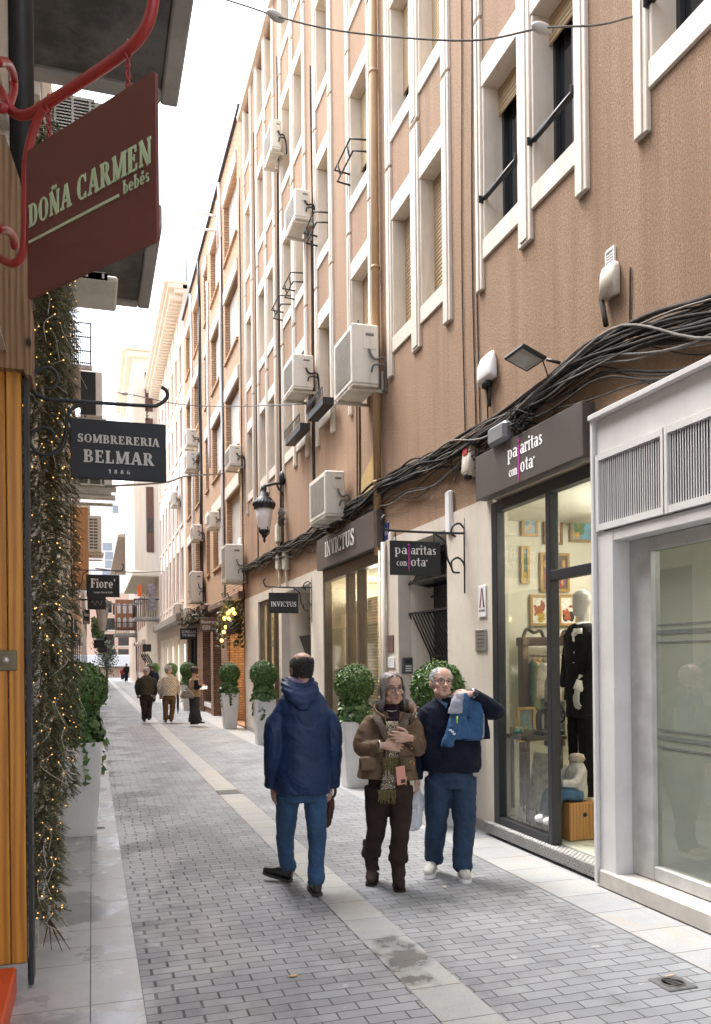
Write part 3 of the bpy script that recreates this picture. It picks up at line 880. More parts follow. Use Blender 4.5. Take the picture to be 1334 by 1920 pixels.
recess(14.25, 16.62, .62, 3.08, False)

def room(name, x0, x1, y0, y1, z0, z1, mat, fl, hole=None):
    """inside of a shop: floor, ceiling and three walls, open to the street"""
    w = MB()
    w.quad((x0, y0, z0), (x1, y0, z0), (x1, y0, z1), (x0, y0, z1))
    w.quad((x0, y1, z0), (x0, y1, z1), (x1, y1, z1), (x1, y1, z0))
    w.quad((x1, y0, z0), (x1, y1, z0), (x1, y1, z1), (x1, y0, z1))
    w.quad((x0, y0, z1), (x1, y0, z1), (x1, y1, z1), (x0, y1, z1))
    r_ = part(w, 'shop_interior', mat, PB)
    f = MB(); f.box(x0, x1, y0, y1, z0 - .05, z0 - .002); part(f, 'shop_floor', fl, r_)
    return r_
M_INW = plain('cream_shop_wall', (0.72, 0.69, 0.58), 0.8, vary=0.05)
M_INW2 = plain('warm_shop_wall', (0.74, 0.69, 0.56), 0.8, vary=0.05)
M_INW3 = plain('grey_green_shop_wall', (0.46, 0.45, 0.38), 0.8, vary=0.1)
M_INF = plain('pale_shop_floor', (0.52, 0.55, 0.46), 0.3, vary=0.08)
M_INF2 = plain('wood_shop_floor', (0.42, 0.30, 0.18), 0.4)
def lamp(name, loc, energy, col=(1, .9, .75), r=.06):
    l = bpy.data.lights.new(name, 'POINT'); l.energy = energy; l.color = col; l.shadow_soft_size = r
    o = bpy.data.objects.new(name, l); o.location = loc; COL.objects.link(o); return o

# --- white framed shop nearest the camera
WX = 3.60
M_SHOPW = m_stone('greyish_white_shopfront', (.68, .665, .65), (.44, .42, .40), .3, .45)
rm = room('white', FX + .14, 7.6, 1.2, 5.36, .12, 3.1, M_INW3, plain('dark_shop_floor', (.14, .14, .13), .35))
f = MB()
f.box(WX - .03, FX - .024, 5.365, 5.40, .03, 3.50, .004)               # edge post by the dark shop
f.box(WX, FX + .10, 5.17, 5.363, .13, 2.63, .004)                      # inner pillar
f.box(WX - .05, FX - .001, 2.3, 5.40, 3.47, 3.51, .004)               # top ledge
f.box(WX + .0, FX - .0225, 2.3, 5.363, 3.21, 3.468, .003)              # smooth fascia
f.box(WX + .002, FX + .10, 2.3, 5.165, 2.55, 2.63, .004)
sf = part(f, 'white_shopfront', M_SHOPW, PB)
f = MB()                                                                # vertical slat panels
for ya, yb in ((2.30, 3.39), (3.43, 4.56), (4.60, 5.33)):
    f.box(WX - .018, WX + .02, ya - .025, ya + .012, 2.64, 3.205); f.box(WX - .018, WX + .02, yb - .012, yb + .025, 2.64, 3.205)
    f.box(WX - .016, WX + .02, ya + .012, yb - .012, 3.16, 3.203); f.box(WX - .016, WX + .02, ya + .012, yb - .012, 2.642, 2.69)
    n = int((yb - ya) / (0.025 if ya > 3.4 else .020))
    for i in range(n):
        y = ya + .016 + (yb - ya - .032) * (i + .5) / n + rnd.uniform(-.002, .002)
        f.box(WX - .003, WX + .001, y - .0034, y + .0034, 2.69, 3.16)
part(f, 'slat_panel', M_SHOPW, sf)
f = MB(); f.box(WX + .04, WX + .05, 2.3, 5.33, 2.64, 3.2); part(f, 'slat_backing', plain('dark_backing', (.075, .075, .075), .9), sf)
f = MB()
f.box(FX + .02, FX + .10, 4.93, 5.168, .14, 2.548, .004); f.box(FX + .02, FX + .10, 2.3, 4.928, .141, .24, .006); f.box(FX + .02, FX + .10, 2.3, 4.928, 2.45, 2.546, .004)
part(f, 'glazing_frame', plain('silver_frame', (.50, .50, .48), .4, .2), sf)
f = MB(); f.quad((FX + .06, 2.3, .24), (FX + .06, 2.3, 2.45), (FX + .06, 4.93, 2.45), (FX + .06, 4.93, .24)); part(f, 'glass_pane', G_FROST, sf)
f = MB()                                                                # etched bands on the pane
for z, h in ((1.86, .03), (1.80, .012), (1.92, .012), (1.13, .03), (1.07, .012), (1.19, .012)):
    f.box(FX + .056, FX + .0585, 2.3, 4.92, z, z + h)
part(f, 'etched_band', glass('etched', (.85, .88, .85), .28, (.55, .6, .55)), sf)
f = MB(); f.box(WX - .02, FX + .138, 2.3, 5.36, 0.004, .135, .012); part(f, 'stone_sill', M_SLABW, sf)
lamp('shop_lamp_white', (5.4, 3.4, 2.7), 12, (1, .95, .85))

# --- dark framed shop beside it: fixed pane, transom, open doorway and tread plate step
rm = room('bird', FX + .05, 7.2, 5.42, 8.20, .14, 3.22, M_INW, M_INF)
f = MB()
f.box(FX - .04, FX + .05, 7.13, 7.24, .13, 3.2, .006)
f.box(FX - .04, FX + .05, 6.17, 6.24, .13, 3.2, .006)
f.box(FX - .04, FX + .05, 6.24, 7.13, .131, .20, .004)
f.box(FX - .042, FX + .05, 5.46, 7.13, 3.10, 3.2, .004)
f.box(FX - .038, FX + .05, 5.46, 6.17, 2.36, 2.44, .004)
sf2 = part(f, 'dark_shopfront', M_DARKMETAL, PB)
f = MB(); f.quad((FX + .0, 6.24, .2), (FX + .0, 6.24, 3.1), (FX, 7.13, 3.1), (FX, 7.13, .2))
f.quad((FX, 5.46, 2.44), (FX, 5.46, 3.1), (FX, 6.17, 3.1), (FX, 6.17, 2.44)); part(f, 'glass_pane', G_CLEAR, sf2)
f = MB(); f.box(FX - .03, FX + .02, 5.41, 5.455, .13, 3.2, .004); part(f, 'door_jamb', plain('cream_jamb', (.62, .58, .5), .5), sf2)
def m_tread():
    t = NT('aluminium_tread_plate')
    sep = t.new('ShaderNodeSeparateXYZ'); tc = t.new('ShaderNodeTexCoord'); t.link(tc.outputs['Object'], sep.inputs[0])
    u = t.math('ADD', sep.outputs['Y'], t.math('ADD', sep.outputs['Z'], sep.outputs['X'])); v = t.math('SUBTRACT', sep.outputs['Y'], t.math('ADD', sep.outputs['Z'], sep.outputs['X']))
    a = t.math('ABSOLUTE', t.math('SINE', t.math('MULTIPLY', u, 62))); b = t.math('ABSOLUTE', t.math('SINE', t.math('MULTIPLY', v, 62)))
    h = t.math('MAXIMUM', t.math('POWER', a, 3.0), t.math('POWER', b, 3.0))
    t.color(t.mix((.42, .41, .40), (.25, .24, .23), t.noise(tc.outputs['Object'], 5, 4))); t.rough(.38); t.val(t.b, 'Metallic', .85)
    t.bump(h, .9, .01)
    return t.m
f = MB(); f.box(FX - .10, FX + .05, 5.42, 7.36, 0.03, .128, .006); part(f, 'tread_step', m_tread(), sf2)
for i, y in enumerate((5.75, 6.1, 6.45)):
    s = MB(); s.lathe([(.035, 0), (.05, .03), (.05, .10), (.03, .12)], (5.0, y + .9, 3.02), 14)
    o = part(s, 'ceiling_spot', M_WHITE, sf2)
    s = MB(); s.lathe([(.042, -.012), (.044, -.002)], (5.0, y + .9, 3.02), 14); part(s, 'spot_lamp', M_SPOT, o)
lamp('shop_lamp_dark', (4.9, 6.4, 2.85), 14, (1, .96, .88))

# --- wide warm shop further on
rm = room('wide', FX + .14, 7.0, 10.0, 13.9, .06, 3.05, M_INW2, M_INF2)
f = MB()
ys = (10.36, 11.55, 12.1, 13.42)
for i, y in enumerate(ys):
    f.box(FX - .01, FX + .12, max(10.362, y - .05), min(13.418, y + .05), .08, 3.2, .006)
f.box(FX - .012, FX + .12, 10.41, 13.37, 3.02, 3.2, .004); f.box(FX - .008, FX + .12, 10.41, 13.37, .082, .16, .004)
sf3 = part(f, 'bronze_shopfront', M_BRONZE, PB)
f = MB()
f.quad((FX + .05, 10.41, .16), (FX + .05, 10.41, 3.02), (FX + .05, 13.37, 3.02), (FX + .05, 13.37, .16)); part(f, 'glass_pane', G_CLEAR, sf3)
f = MB(); f.box(FX - .03, FX + .13, 10.36, 13.42, .005, .079, .005); part(f, 'door_sill', plain('dark_sill', (.1, .09, .08), .5), sf3)
f = MB(); f.box(FX + .5, FX + .53, 12.15, 13.85, .3, 2.7); part(f, 'display_screen', m_blind('pale_slatted_screen', (.78, .68, .5)), sf3)
for i, (x, y) in enumerate(((4.9, 11.2), (5.2, 12.3), (4.7, 12.9))):
    s = MB(); s.lathe([(.08, -.012), (.085, .0), (.085, .03)], (x, y, 3.015), 16); o = part(s, 'ceiling_spot', M_SPOT, sf3)
lamp('shop_lamp_wide', (5.0, 11.9, 2.75), 17, (1, .90, .74))
lamp('shop_lamp_wide', (4.5, 13.0, 2.6), 8, (1, .90, .74))

# --- third shop with hanging bulbs
rm = room('third', FX + .14, 7.0, 16.6, 20.2, .06, 3.05, M_INW2, M_INF2)
f = MB()
for y in (16.91, 17.55, 18.3, 19.05):
    f.box(FX + .02, FX + .11, y - .045, y + .045, .1, 3.06, .005)
f.box(FX + .018, FX + .11, 16.96, 19.0, 2.98, 3.07, .004); f.box(FX + .022, FX + .11, 16.96, 19.0, .1, .3, .004)
sf4 = part(f, 'narrow_shopfront', M_BRONZE, PB)
f = MB(); f.quad((FX + .07, 16.95, .3), (FX + .07, 16.95, 2.98), (FX + .07, 19.0, 2.98), (FX + .07, 19.0, .3)); part(f, 'glass_pane', G_CLEAR, sf4)
f = MB()
for x, y, z in ((4.3, 18.3, 1.9), (4.5, 18.6, 2.1), (4.2, 17.9, 1.6), (4.6, 19.0, 1.7), (4.35, 17.5, 2.0)):
    f.ball((x, y, z), .05, 10, 6); f.tube([(x, y, z + .05), (x, y, 3.05)], .004, 4)
part(f, 'hanging_bulbs', M_WARMB, sf4)
lamp('shop_lamp_third', (4.8, 18.2, 2.4), 12, (1, .86, .62))

# downpipe and yellow rust patch, plaques and boxes fixed to the building
f = MB()
f.tube([(FX - .075, 10.44, 3.1), (FX - .075, 10.44, ROOF - .1)], .055, 12)
for z in (4.05, 6.9, 9.5, 12.2): f.tube([(FX - .075, 10.44, z), (FX - .075, 10.44, z + .04)], .064, 12); f.box(FX - .07, FX, 10.5, 10.62, z + .01, z + .025)
part(f, 'downpipe', M_PIPE, PB)
f = MB(); f.tube([(FX - .06, 10.28, .02), (FX - .06, 10.28, 3.25)], .032, 10); f.tube([(FX - .09, 10.36, .02), (FX - .085, 10.36, 3.15)], .018, 8)
part(f, 'standpipe', M_CLAD, PB)
f = MB(); f.prism([(10.53, 4.02), (10.53, 4.62), (10.8, 4.55), (11.35, 4.3), (11.4, 3.95), (11.0, 3.9)], (FX - .0, 0, 0), (0, 1, 0), (0, 0, 1), (-1, 0, 0), .006)
part(f, 'repair_patch', m_stone('ochre_patch', (.50, .34, .13), (.36, .24, .10), .6, .9), PB)
# ------------------------------------------------------------------ brick building beyond the pink one
BB = empty('brick_apartment_building', (FX, 27, 0), 'tan brick apartment building with white lintels and pipes beyond the pink one', 'building')
BROOF = 15.7
cols = [(21.5, 23.7), (24.6, 26.5), (27.3, 28.1), (29.5, 31.1), (32.1, 33.7)]
holes = []
for a, b in cols:
    for k in range(4):
        z = 4.95 + 2.78 * k
        holes.append((a, b, z - .85 + .5, z + 1.35))
GH = [(21.15, 23.4, .05, 3.2), (24.7, 26.4, .0, 2.95), (27.0, 29.0, .35, 3.0), (30.6, 34.2, .0, 3.4)]
w = MB(); wall_x(w, FX, 20.85, 34.6, 3.55, BROOF, holes, .22)
w.quad((FX, 34.6, 0), (FX, 34.6, BROOF), (FX + 9, 34.6, BROOF), (FX + 9, 34.6, 0))
w.quad((FX, 20.85, BROOF), (FX + 9, 20.85, BROOF), (FX + 9, 34.6, BROOF), (FX, 34.6, BROOF))
w.quad((FX, 20.85, ROOF), (FX + 9, 20.85, ROOF), (FX + 9, 20.85, BROOF), (FX, 20.85, BROOF))
part(w, 'wall', M_BRICK, BB)
w = MB(); w.box(FX - .08, FX + .2, 20.86, 34.6, BROOF + .002, BROOF + .10, .01); part(w, 'roof_coping', M_DARKMETAL, BB)
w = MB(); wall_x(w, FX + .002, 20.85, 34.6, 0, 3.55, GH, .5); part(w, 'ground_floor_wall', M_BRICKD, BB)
for ci, (a, b) in enumerate(cols):
    for k in range(4):
        z = 4.95 + 2.78 * k
        m = MB()
        m.box(FX - .05, FX + .10, a - .05, b + .05, z + 1.352, z + 1.70, .01)
        wn_ = part(m, 'window', M_STONE, BB)
        m = MB(); m.box(FX - .06, FX + .21, a + .01, b - .01, z - .42, z - .345, .005); part(m, 'window_sill', M_BRICK, wn_)
        m = MB(); m.box(FX + .14, FX + .20, a + .002, b - .002, z - .34, z + 1.348)
        hh = rnd.choice([.5, .8, .9, .35])
        part(m, 'roller_blind', M_BLINDW, wn_)
        m = MB(); m.quad((FX + .13, a + .06, z - .33), (FX + .13, a + .06, z + 1.34 - 1.68 * hh * .8), (FX + .13, (a + b) / 2 + .1, z + 1.34 - 1.68 * hh * .8), (FX + .13, (a + b) / 2 + .1, z - .33)); part(m, 'glass_pane', M_WGLASS, wn_)
for y, z0, z1 in ((24.15, 3.2, 15.6), (27.0, 8.0, 14.0), (31.5, 4.0, 15.5), (29.1, 3.6, 15.6)):
    m = MB(); p = [(FX - .05 - .02 * math.sin(z * 1.3), y + .04 * math.sin(z * .9 + y), z) for z in [z0 + (z1 - z0) * i / 12 for i in range(13)]]
    m.tube(p, .045, 8); part(m, 'white_pipe' if y < 30 else 'downpipe', M_WHITE if y < 29.05 or y > 30 else M_BLACK, BB)
for y in (24.05, 20.98, 29.0): 
    m = MB(); m.tube([(FX - .03, y + .02 * math.sin(z), z) for z in range(3, 15)], .018, 6); part(m, 'wall_cable', M_BLACK, BB)
# ground floor of the brick building: lit doorway, brick piers, dark shop
m = MB(); m.quad((FX + .5, 21.15, .05), (FX + .5, 21.15, 3.2), (FX + .5, 23.4, 3.2), (FX + .5, 23.4, .05)); part(m, 'lit_doorway', plain('amber_wall', (.30, .17, .07), .6), BB)
m = MB()
for y in (22.0, 22.7): m.box(FX + .42, FX + .46, y, y + .03, .2, 2.9)
part(m, 'light_strip', emit('amber_strip', (1, .72, .34), 5), BB)
lamp('doorway_lamp', (FX + .2, 22.2, 2.7), 3.5, (1, .65, .25))
m = MB()
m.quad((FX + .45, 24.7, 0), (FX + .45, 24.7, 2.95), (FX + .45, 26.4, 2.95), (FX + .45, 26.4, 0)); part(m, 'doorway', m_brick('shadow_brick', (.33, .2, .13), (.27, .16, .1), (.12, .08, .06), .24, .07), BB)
m = MB(); m.quad((FX + .3, 27.0, .35), (FX + .3, 27.0, 3.0), (FX + .3, 29.0, 3.0), (FX + .3, 29.0, .35)); part(m, 'shop_window', M_WGLASS, BB)
m = MB(); m.box(FX + .2, FX + .3, 27.5, 27.58, .36, 3.0); m.box(FX + .2, FX + .3, 28.3, 28.38, .36, 3.0); m.box(FX - .03, FX + .3, 27.0, 29.0, .2, .345); part(m, 'window_frame', M_WHITE, BB)
m = MB(); m.quad((FX + .4, 30.6, 0), (FX + .4, 30.6, 3.4), (FX + .4, 34.2, 3.4), (FX + .4, 34.2, 0)); part(m, 'shop_window', M_WGLASS, BB)
m = MB()
for y in (30.62, 31.6, 32.6, 33.9): m.box(FX + .1, FX + .38, y, y + .14, .0, 3.38)
m.box(FX - .03, FX + .38, 30.62, 34.18, 3.0, 3.398); part(m, 'shop_frame', M_BLACK, BB)
for a, b in ((23.45, 24.65), (26.42, 26.98), (29.02, 30.58)):
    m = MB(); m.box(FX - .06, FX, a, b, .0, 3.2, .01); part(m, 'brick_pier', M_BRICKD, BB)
m = MB(); m.box(FX - .25, FX + .1, 26.9, 34.3, 3.42, 3.56, .01); m.box(FX - .16, FX - .001, 20.95, 26.8, 3.3, 3.5, .02); part(m, 'shop_canopy', plain('brown_canopy', (.16, .10, .07), .7), BB)

# ------------------------------------------------------------------ pale building with narrow windows and a cornice
CB = empty('pale_apartment_building', (FX, 44, 0), 'pale pinkish building with tall narrow windows and a dentilled cornice far down the right side', 'building')
CR = 17.2; C1 = 48.4
holes = []
ccol = []
y = 35.4
while y < 47.2:
    ccol.append((y, y + .95)); y += 1.85
for a, b in ccol:
    for z0, z1 in ((4.4, 6.6), (7.6, 9.6), (10.7, 12.5), (13.4, 15.2)):
        holes.append((a, b, z0, z1))
w = MB(); wall_x(w, FX, 34.6, C1, 3.5, CR, holes, .3)
w.quad((FX, 34.6, CR), (FX + 9, 34.6, CR), (FX + 9, C1, CR), (FX, C1, CR))
w.quad((FX, 34.6, BROOF), (FX + 9, 34.6, BROOF), (FX + 9, 34.6, CR), (FX, 34.6, CR))
part(w, 'wall', M_PALE_STUCCO, CB)
for a, b in ccol:
    for z0, z1 in ((4.4, 6.6), (7.6, 9.6), (10.7, 12.5), (13.4, 15.2)):
        m = MB(); m.quad((FX + .28, a, z0), (FX + .28, a, z1), (FX + .28, b, z1), (FX + .28, b, z0)); wn_ = part(m, 'window', M_WGLASS, CB)
        m = MB(); m.box(FX - .05, FX + .02, a - .06, b + .06, z0 - .14, z0 - .002); m.box(FX + .18, FX + .26, (a + b) / 2 - .04, (a + b) / 2 + .04, z0, z1); part(m, 'window_frame', M_STONE, wn_)
m = MB()
for a, b in ccol: m.box(FX - .04, FX - .001, b + .25, b + .62, 3.6, CR - .7)
part(m, 'pilasters', M_PALE_STUCCO, CB)
m = MB(); m.box(FX - .35, FX + .2, 34.62, C1 + .3, CR - .35, CR - .18, .02); m.box(FX - .60, FX + .2, 34.6, C1 + .3, CR - .178, CR + .02, .02); m.box(FX - .75, FX + .2, 34.6, C1 + .3, CR + .022, CR + .16, .02)
for i in range(34): yy = 34.8 + i * .4; m.box(FX - .5, FX - .001, yy, yy + .18, CR - .55, CR - .352)
part(m, 'cornice', M_CREAM_STUCCO, CB)
GH = [(35.2, 37.0, .1, 2.9), (37.8, 39.6, .1, 2.9), (40.5, 42.5, .1, 2.9), (43.5, 45.5, 0, 2.9), (46, 47.8, .1, 2.9)]
w = MB(); wall_x(w, FX, 34.6, C1, 0, 3.5, GH, .4); part(w, 'ground_floor_wall', M_CLAD, CB)
for a, b, c, d in GH:
    m = MB(); m.quad((FX + .35, a, c), (FX + .35, a, d), (FX + .35, b, d), (FX + .35, b, c)); wn_ = part(m, 'shop_window', M_WGLASS, CB)
    m = MB(); m.box(FX + .1, FX + .34, (a + b) / 2 - .3, (a + b) / 2 + .25, .8, 2.5); part(m, 'display', emit('window_display', (.95, .85, .7), .8), wn_)
m = MB(); m.box(FX - .4, FX - .001, 34.7, C1, 3.42, 3.75, .02); part(m, 'shop_canopy', plain('grey_canopy', (.25, .22, .19), .7), CB)

# ------------------------------------------------------------------ cream house with an overhanging corner bay
DB = empty('cream_bay_house', (FX, 57, 0), 'cream house whose tall bay with a dark window strip overhangs the street', 'building')
dx0 = onY(252, 1000, 48.6).x
w = MB(); w.box(dx0, FX + 6, 48.6, 61, 6.9, 19.0); part(w, 'bay', M_CREAM_STUCCO, DB)
w = MB(); w.box(FX - .02, FX + 6, 48.55, 61, 0, 6.898); part(w, 'wall', m_stone('ornate_stone', (.62, .53, .43), (.35, .27, .2), .6), DB)
w = MB(); w.box(dx0 - .35, FX + 6, 48.3, 61, 19.002, 19.3, .05); w.box(dx0 - .6, FX + 6, 48.1, 61, 19.302, 19.6, .05); w.box(dx0 - .15, FX + .1, 48.4, 61, 6.6, 6.898, .05); part(w, 'cornice', M_CREAM_STUCCO, DB)
a, b = onY(275, 1000, 48.6).x, onY(289, 1000, 48.6).x
for z0, z1 in ((8.0, 11.7), (13.0, 15.6), (16.0, 18.2)):
    m = MB(); m.box(a, b, 48.54, 48.599, z0, z1); wn_ = part(m, 'window', plain('brown_shutter', (.12, .06, .045), .6), DB)
    m = MB(); m.quad((a + .07, 48.535, z0 + 1.1), (b - .07, 48.535, z0 + 1.1), (b - .07, 48.535, z0 + 1.9), (a + .07, 48.535, z0 + 1.9)); part(m, 'glass_pane', M_WGLASS, wn_)
m = MB()
bx = onY(253, 1190, 48.3).x
m.box(bx, FX - .021, 48.5, 50.8, 4.15, 4.3, .02); part(m, 'balcony', M_CONCL, DB)
m = MB()
for i in range(14): m.tube([(bx + .05 + i * (FX - bx - .1) / 14, 48.52, 4.3), (bx + .05 + i * (FX - bx - .1) / 14, 48.52, 5.3)], .02, 5)
m.box(bx, FX - .03, 48.5, 48.55, 5.28, 5.34); m.box(bx, bx + .05, 48.55, 50.8, 5.28, 5.34)
for i in range(12): m.tube([(bx + .03, 48.6 + i * .19, 4.3), (bx + .03, 48.6 + i * .19, 5.3)], .02, 5)
part(m, 'balcony_railing', M_BLACK, DB)
m = MB(); p0, p1 = onY(279, 1095, 48.5), onY(292, 1145, 48.5); m.box(p0.x, p1.x, 48.49, 48.549, p1.z, p0.z); part(m, 'tile_panel', plain('painted_tile_panel', (.25, .22, .24), .4, vary=.6, scale=9), DB)
m = MB(); p0, p1 = onY(258, 1097, 48.2), onY(266, 1118, 48.2)
m.box(p0.x, p1.x, 48.2, 48.22, p1.z, p0.z); tag(m.build('hanging_banner', plain('orange_cloth', (.75, .13, .04), .7)), 'small orange red cloth banner under the overhanging cream bay', 'banner')

# ------------------------------------------------------------------ eaved house and timber gallery further on
EB = empty('eaved_house', (FX, 70, 0), 'old stone house with wide projecting eaves past the cream bay', 'building')
w = MB(); w.box(FX - .0, FX + 8, 61.2, 88, 0, 10.6); part(w, 'wall', m_stone('old_pink_stone', (.66, .54, .45), (.42, .32, .26), .6), EB)
ex = onY(221, 1000, 62).x
w = MB()
w.add([(ex, 61.5, 10.7), (FX + 8, 61.5, 10.7), (FX + 8, 88, 10.7), (ex, 88, 10.7), (ex, 61.5, 10.85), (FX + 8, 61.5, 12.6), (FX + 8, 88, 12.6), (ex, 88, 10.85)],
      [(0, 3, 2, 1), (4, 5, 6, 7), (0, 1, 5, 4), (0, 4, 7, 3), (2, 3, 7, 6), (1, 2, 6, 5)]); part(w, 'roof', plain('tile_roof', (.32, .26, .21), .8), EB)
for y in (62, 64.5, 67, 70, 74):
    for z in (1.0, 4.4, 7.6):
        m = MB(); m.box(FX - .03, FX - .001, y, y + 1.1, z, z + 2.1); wn_ = part(m, 'window', plain('old_shutter', (.2, .09, .06), .6), EB)
        m = MB(); m.box(FX - .25, FX - .002, y - .2, y + 1.3, z + 2.2, z + 2.4); part(m, 'window_hood', M_STONE, wn_)
m = MB(); gx0, gx1 = onY(217, 1150, 74).x, FX - .002
m.box(gx0, gx1, 74, 76.5, onY(217, 1180, 74).z, onY(217, 1124, 74).z); g_ = part(m, 'timber_gallery', plain('brown_timber', (.33, .15, .075), .6), EB)
m = MB()
for r_ in (0, 1):
    for i in range(3):
        zz = onY(217, 1150 + 26 * r_, 74).z; xx = gx0 + .28 + i * .48
        m.prism([(-.14, 0), (.14, 0), (.14, .7), (.08, .84), (-.08, .84), (-.14, .7)], (xx, 73.995, zz), (1, 0, 0), (0, 0, 1), (0, -1, 0), .02)
part(m, 'gallery_window', plain('pale_pane', (.62, .66, .68), .2), g_)
m = MB(); zb = onY(217, 1193, 73.5).z
m.box(gx0 - .1, gx1, 73.2, 76.5, zb, zb + .25); part(m, 'balcony', M_CONCL, EB)
m = MB()
for i in range(16): m.tube([(gx0 - .05 + i * .13, 73.25, zb + .25), (gx0 - .05 + i * .13, 73.25, zb + 1.15)], .02, 4)
m.box(gx0 - .1, gx1, 73.22, 73.28, zb + 1.14, zb + 1.2); part(m, 'balcony_railing', M_BLACK, EB)

# ------------------------------------------------------------------ end of the street
FB = empty('apricot_block', (2, 112, 0), 'apricot block of flats closing the far end of the street', 'building')
zt = onY(220, 1112, 112).z
w = MB(); w.box(-14, 16, 112, 122, 0, zt); part(w, 'wall', plain('apricot_render', (.66, .45, .33), .85), FB)
for px, py in ((200, 1138), (208, 1170), (232, 1200), (205, 1200), (232, 1228), (222, 1142), (208, 1228), (190, 1170), (190, 1200), (245, 1170)):
    p = onY(px, py, 112); m = MB(); m.box(p.x - .65, p.x + .65, 111.93, 111.999, p.z - .75, p.z + .75); wn_ = part(m, 'window', M_WGLASS, FB)
    m = MB(); m.box(p.x - .75, p.x + .75, 111.9, 111.998, p.z - .9, p.z - .752); part(m, 'window_sill', M_STONE, wn_)
m = MB(); p = onY(220, 1241, 111); m.box(-8, 12, 110.6, 111.998, p.z - .6, p.z + .9, .05); part(m, 'shop_band', M_WHITE, FB)
HB = empty('white_tower_block', (2, 165, 0), 'tall white tower block standing behind the apricot flats', 'building')
zt = onY(215, 925, 165).z
w = MB(); w.box(-12, onY(252, 1000, 165).x, 165, 180, 0, zt); part(w, 'wall', plain('white_render', (.78, .76, .74), .8, vary=.04), HB)
for px, py, ww in ((202, 1025, 1.4), (205, 1042, 1.2), (205, 1058, 1.2), (227, 1020, .7), (228, 1040, .7), (200, 1075, 1.2), (217, 955, .8)):
    p = onY(px, py, 165); m = MB(); m.box(p.x - ww * .6, p.x + ww * .6, 164.9, 164.999, p.z - .7, p.z + .7); part(m, 'window', plain('distant_pane', (.30, .33, .36), .4), HB)
# ------------------------------------------------------------------ left side: near shop of varnished boards
PY = 4.66
WS = empty('timber_shopfront', (-.6, PY, 0), 'orange varnished timber shop panel under rough cladding at the left edge', 'shopfront')
m = MB(); xe = onY(49, 1500, PY).x
xs = [-1.5, -1.25, -1.0, -.82, -.64, onY(-14, 1500, PY).x, onY(18, 1500, PY).x, xe]
for a, b in zip(xs[:-1], xs[1:]): m.box(a + .003, b - .003, PY, PY + .10, .142, 3.25, .006)
part(m, 'boards', M_WOOD, WS)
m = MB(); q = [onY(*t, PY - .06) for t in ((59, 703), (58, 574), (46, 456), (38, 338), (10, 253))]
m.prism([(-1.5, 3.22), (q[0].x - .035, 3.22), (q[0].x - .03, q[0].z)] + [(t.x, t.z) for t in q] + [(-1.5, q[-1].z)], (0, PY - .06, 0), (1, 0, 0), (0, 0, 1), (0, 1, 0), .3)
part(m, 'rough_cladding', M_WOODR, WS)
m = MB(); t0, t1 = onY(51, 1500, PY).x, onY(60, 1500, PY).x; m.box(t0, t1, PY + .01, PY + .16, .02, 3.2, .004); part(m, 'edge_trim', M_DARKMETAL, WS)
m = MB(); m.box(-1.5, xe, PY + .004, PY + .10, .0, .140); part(m, 'plinth', M_CONCL, WS)
p0, p1 = onY(-8, 1220, PY), onY(33, 1257, PY)
m = MB(); m.box(p0.x, p1.x, PY - .012, PY - .0005, p1.z, p0.z, .003); lk = part(m, 'lock_plate', plain('aged_brass', (.16, .14, .085), .45, .6), WS)
c = onY(11, 1238, PY - .013); m = MB(); m.tube([c, c + Vector((0, -.004, 0))], .018, 14); part(m, 'keyhole', M_ALU, lk)
m = MB(); m.box(-1.6, -.385, 1.8, PY - .03, .0, .14, .01); tag(m.build('red_step', M_STEP), 'chipped bright red step at the foot of the timber shop panel', 'step')

# left-hand houses, kept low to let skylight in, with balconies over the street
LB = empty('beige_house', (LX, 8, 0), 'pale beige rendered house with dark concrete balconies above the left pavement', 'building')
lh = []
for y in (0.6, 7.4, 11.5, 15.0):
    for z in (4.0, 6.5): lh.append((y, y + 1.2, z, z + 2.1))
lg = [(5.4, 7.5, .1, 3.0), (9.6, 11.8, .1, 3.0), (13, 15.2, .1, 3.0)]
w = MB(); wall_x(w, LX, -2, 18.2, 3.3, 8.9, lh + [(-1.95, 4.9, 3.31, 4.62)], .15, -1)
w.quad((LX, -2, 8.9), (LX, 18.2, 8.9), (LX - 9, 18.2, 8.9), (LX - 9, -2, 8.9))
w.quad((LX, 18.2, 0), (LX - 9, 18.2, 0), (LX - 9, 18.2, 8.9), (LX, 18.2, 8.9)); w.quad((LX, -2, 0), (LX - 9, -2, 0), (LX - 9, -2, 8.9), (LX, -2, 8.9))
part(w, 'wall', M_LEFT_STUCCO, LB)
w = MB(); w.quad((-1.55, -2, 0), (-1.55, 5.0, 0), (-1.55, 5.0, 4.7), (-1.55, -2, 4.7)); wall_x(w, LX - .006, 4.9, 18.2, 0, 3.3, lg[:3], .15, -1); part(w, 'ground_floor_wall', M_CLAD, LB)
for (a, b, c, d) in lh:
    m = MB(); m.quad((LX - .13, a, c), (LX - .13, b, c), (LX - .13, b, d), (LX - .13, a, d)); wn_ = part(m, 'window', M_WGLASS, LB)
    m = MB(); m.box(LX - .08, LX + .04, a - .08, b + .08, c - .1, c - .002); part(m, 'window_sill', M_STONE, wn_)
for (a, b, c, d) in lg:
    m = MB(); m.quad((LX - .14, a, c), (LX - .14, b, c), (LX - .14, b, d), (LX - .14, a, d)); part(m, 'shop_window', M_WGLASS, LB)
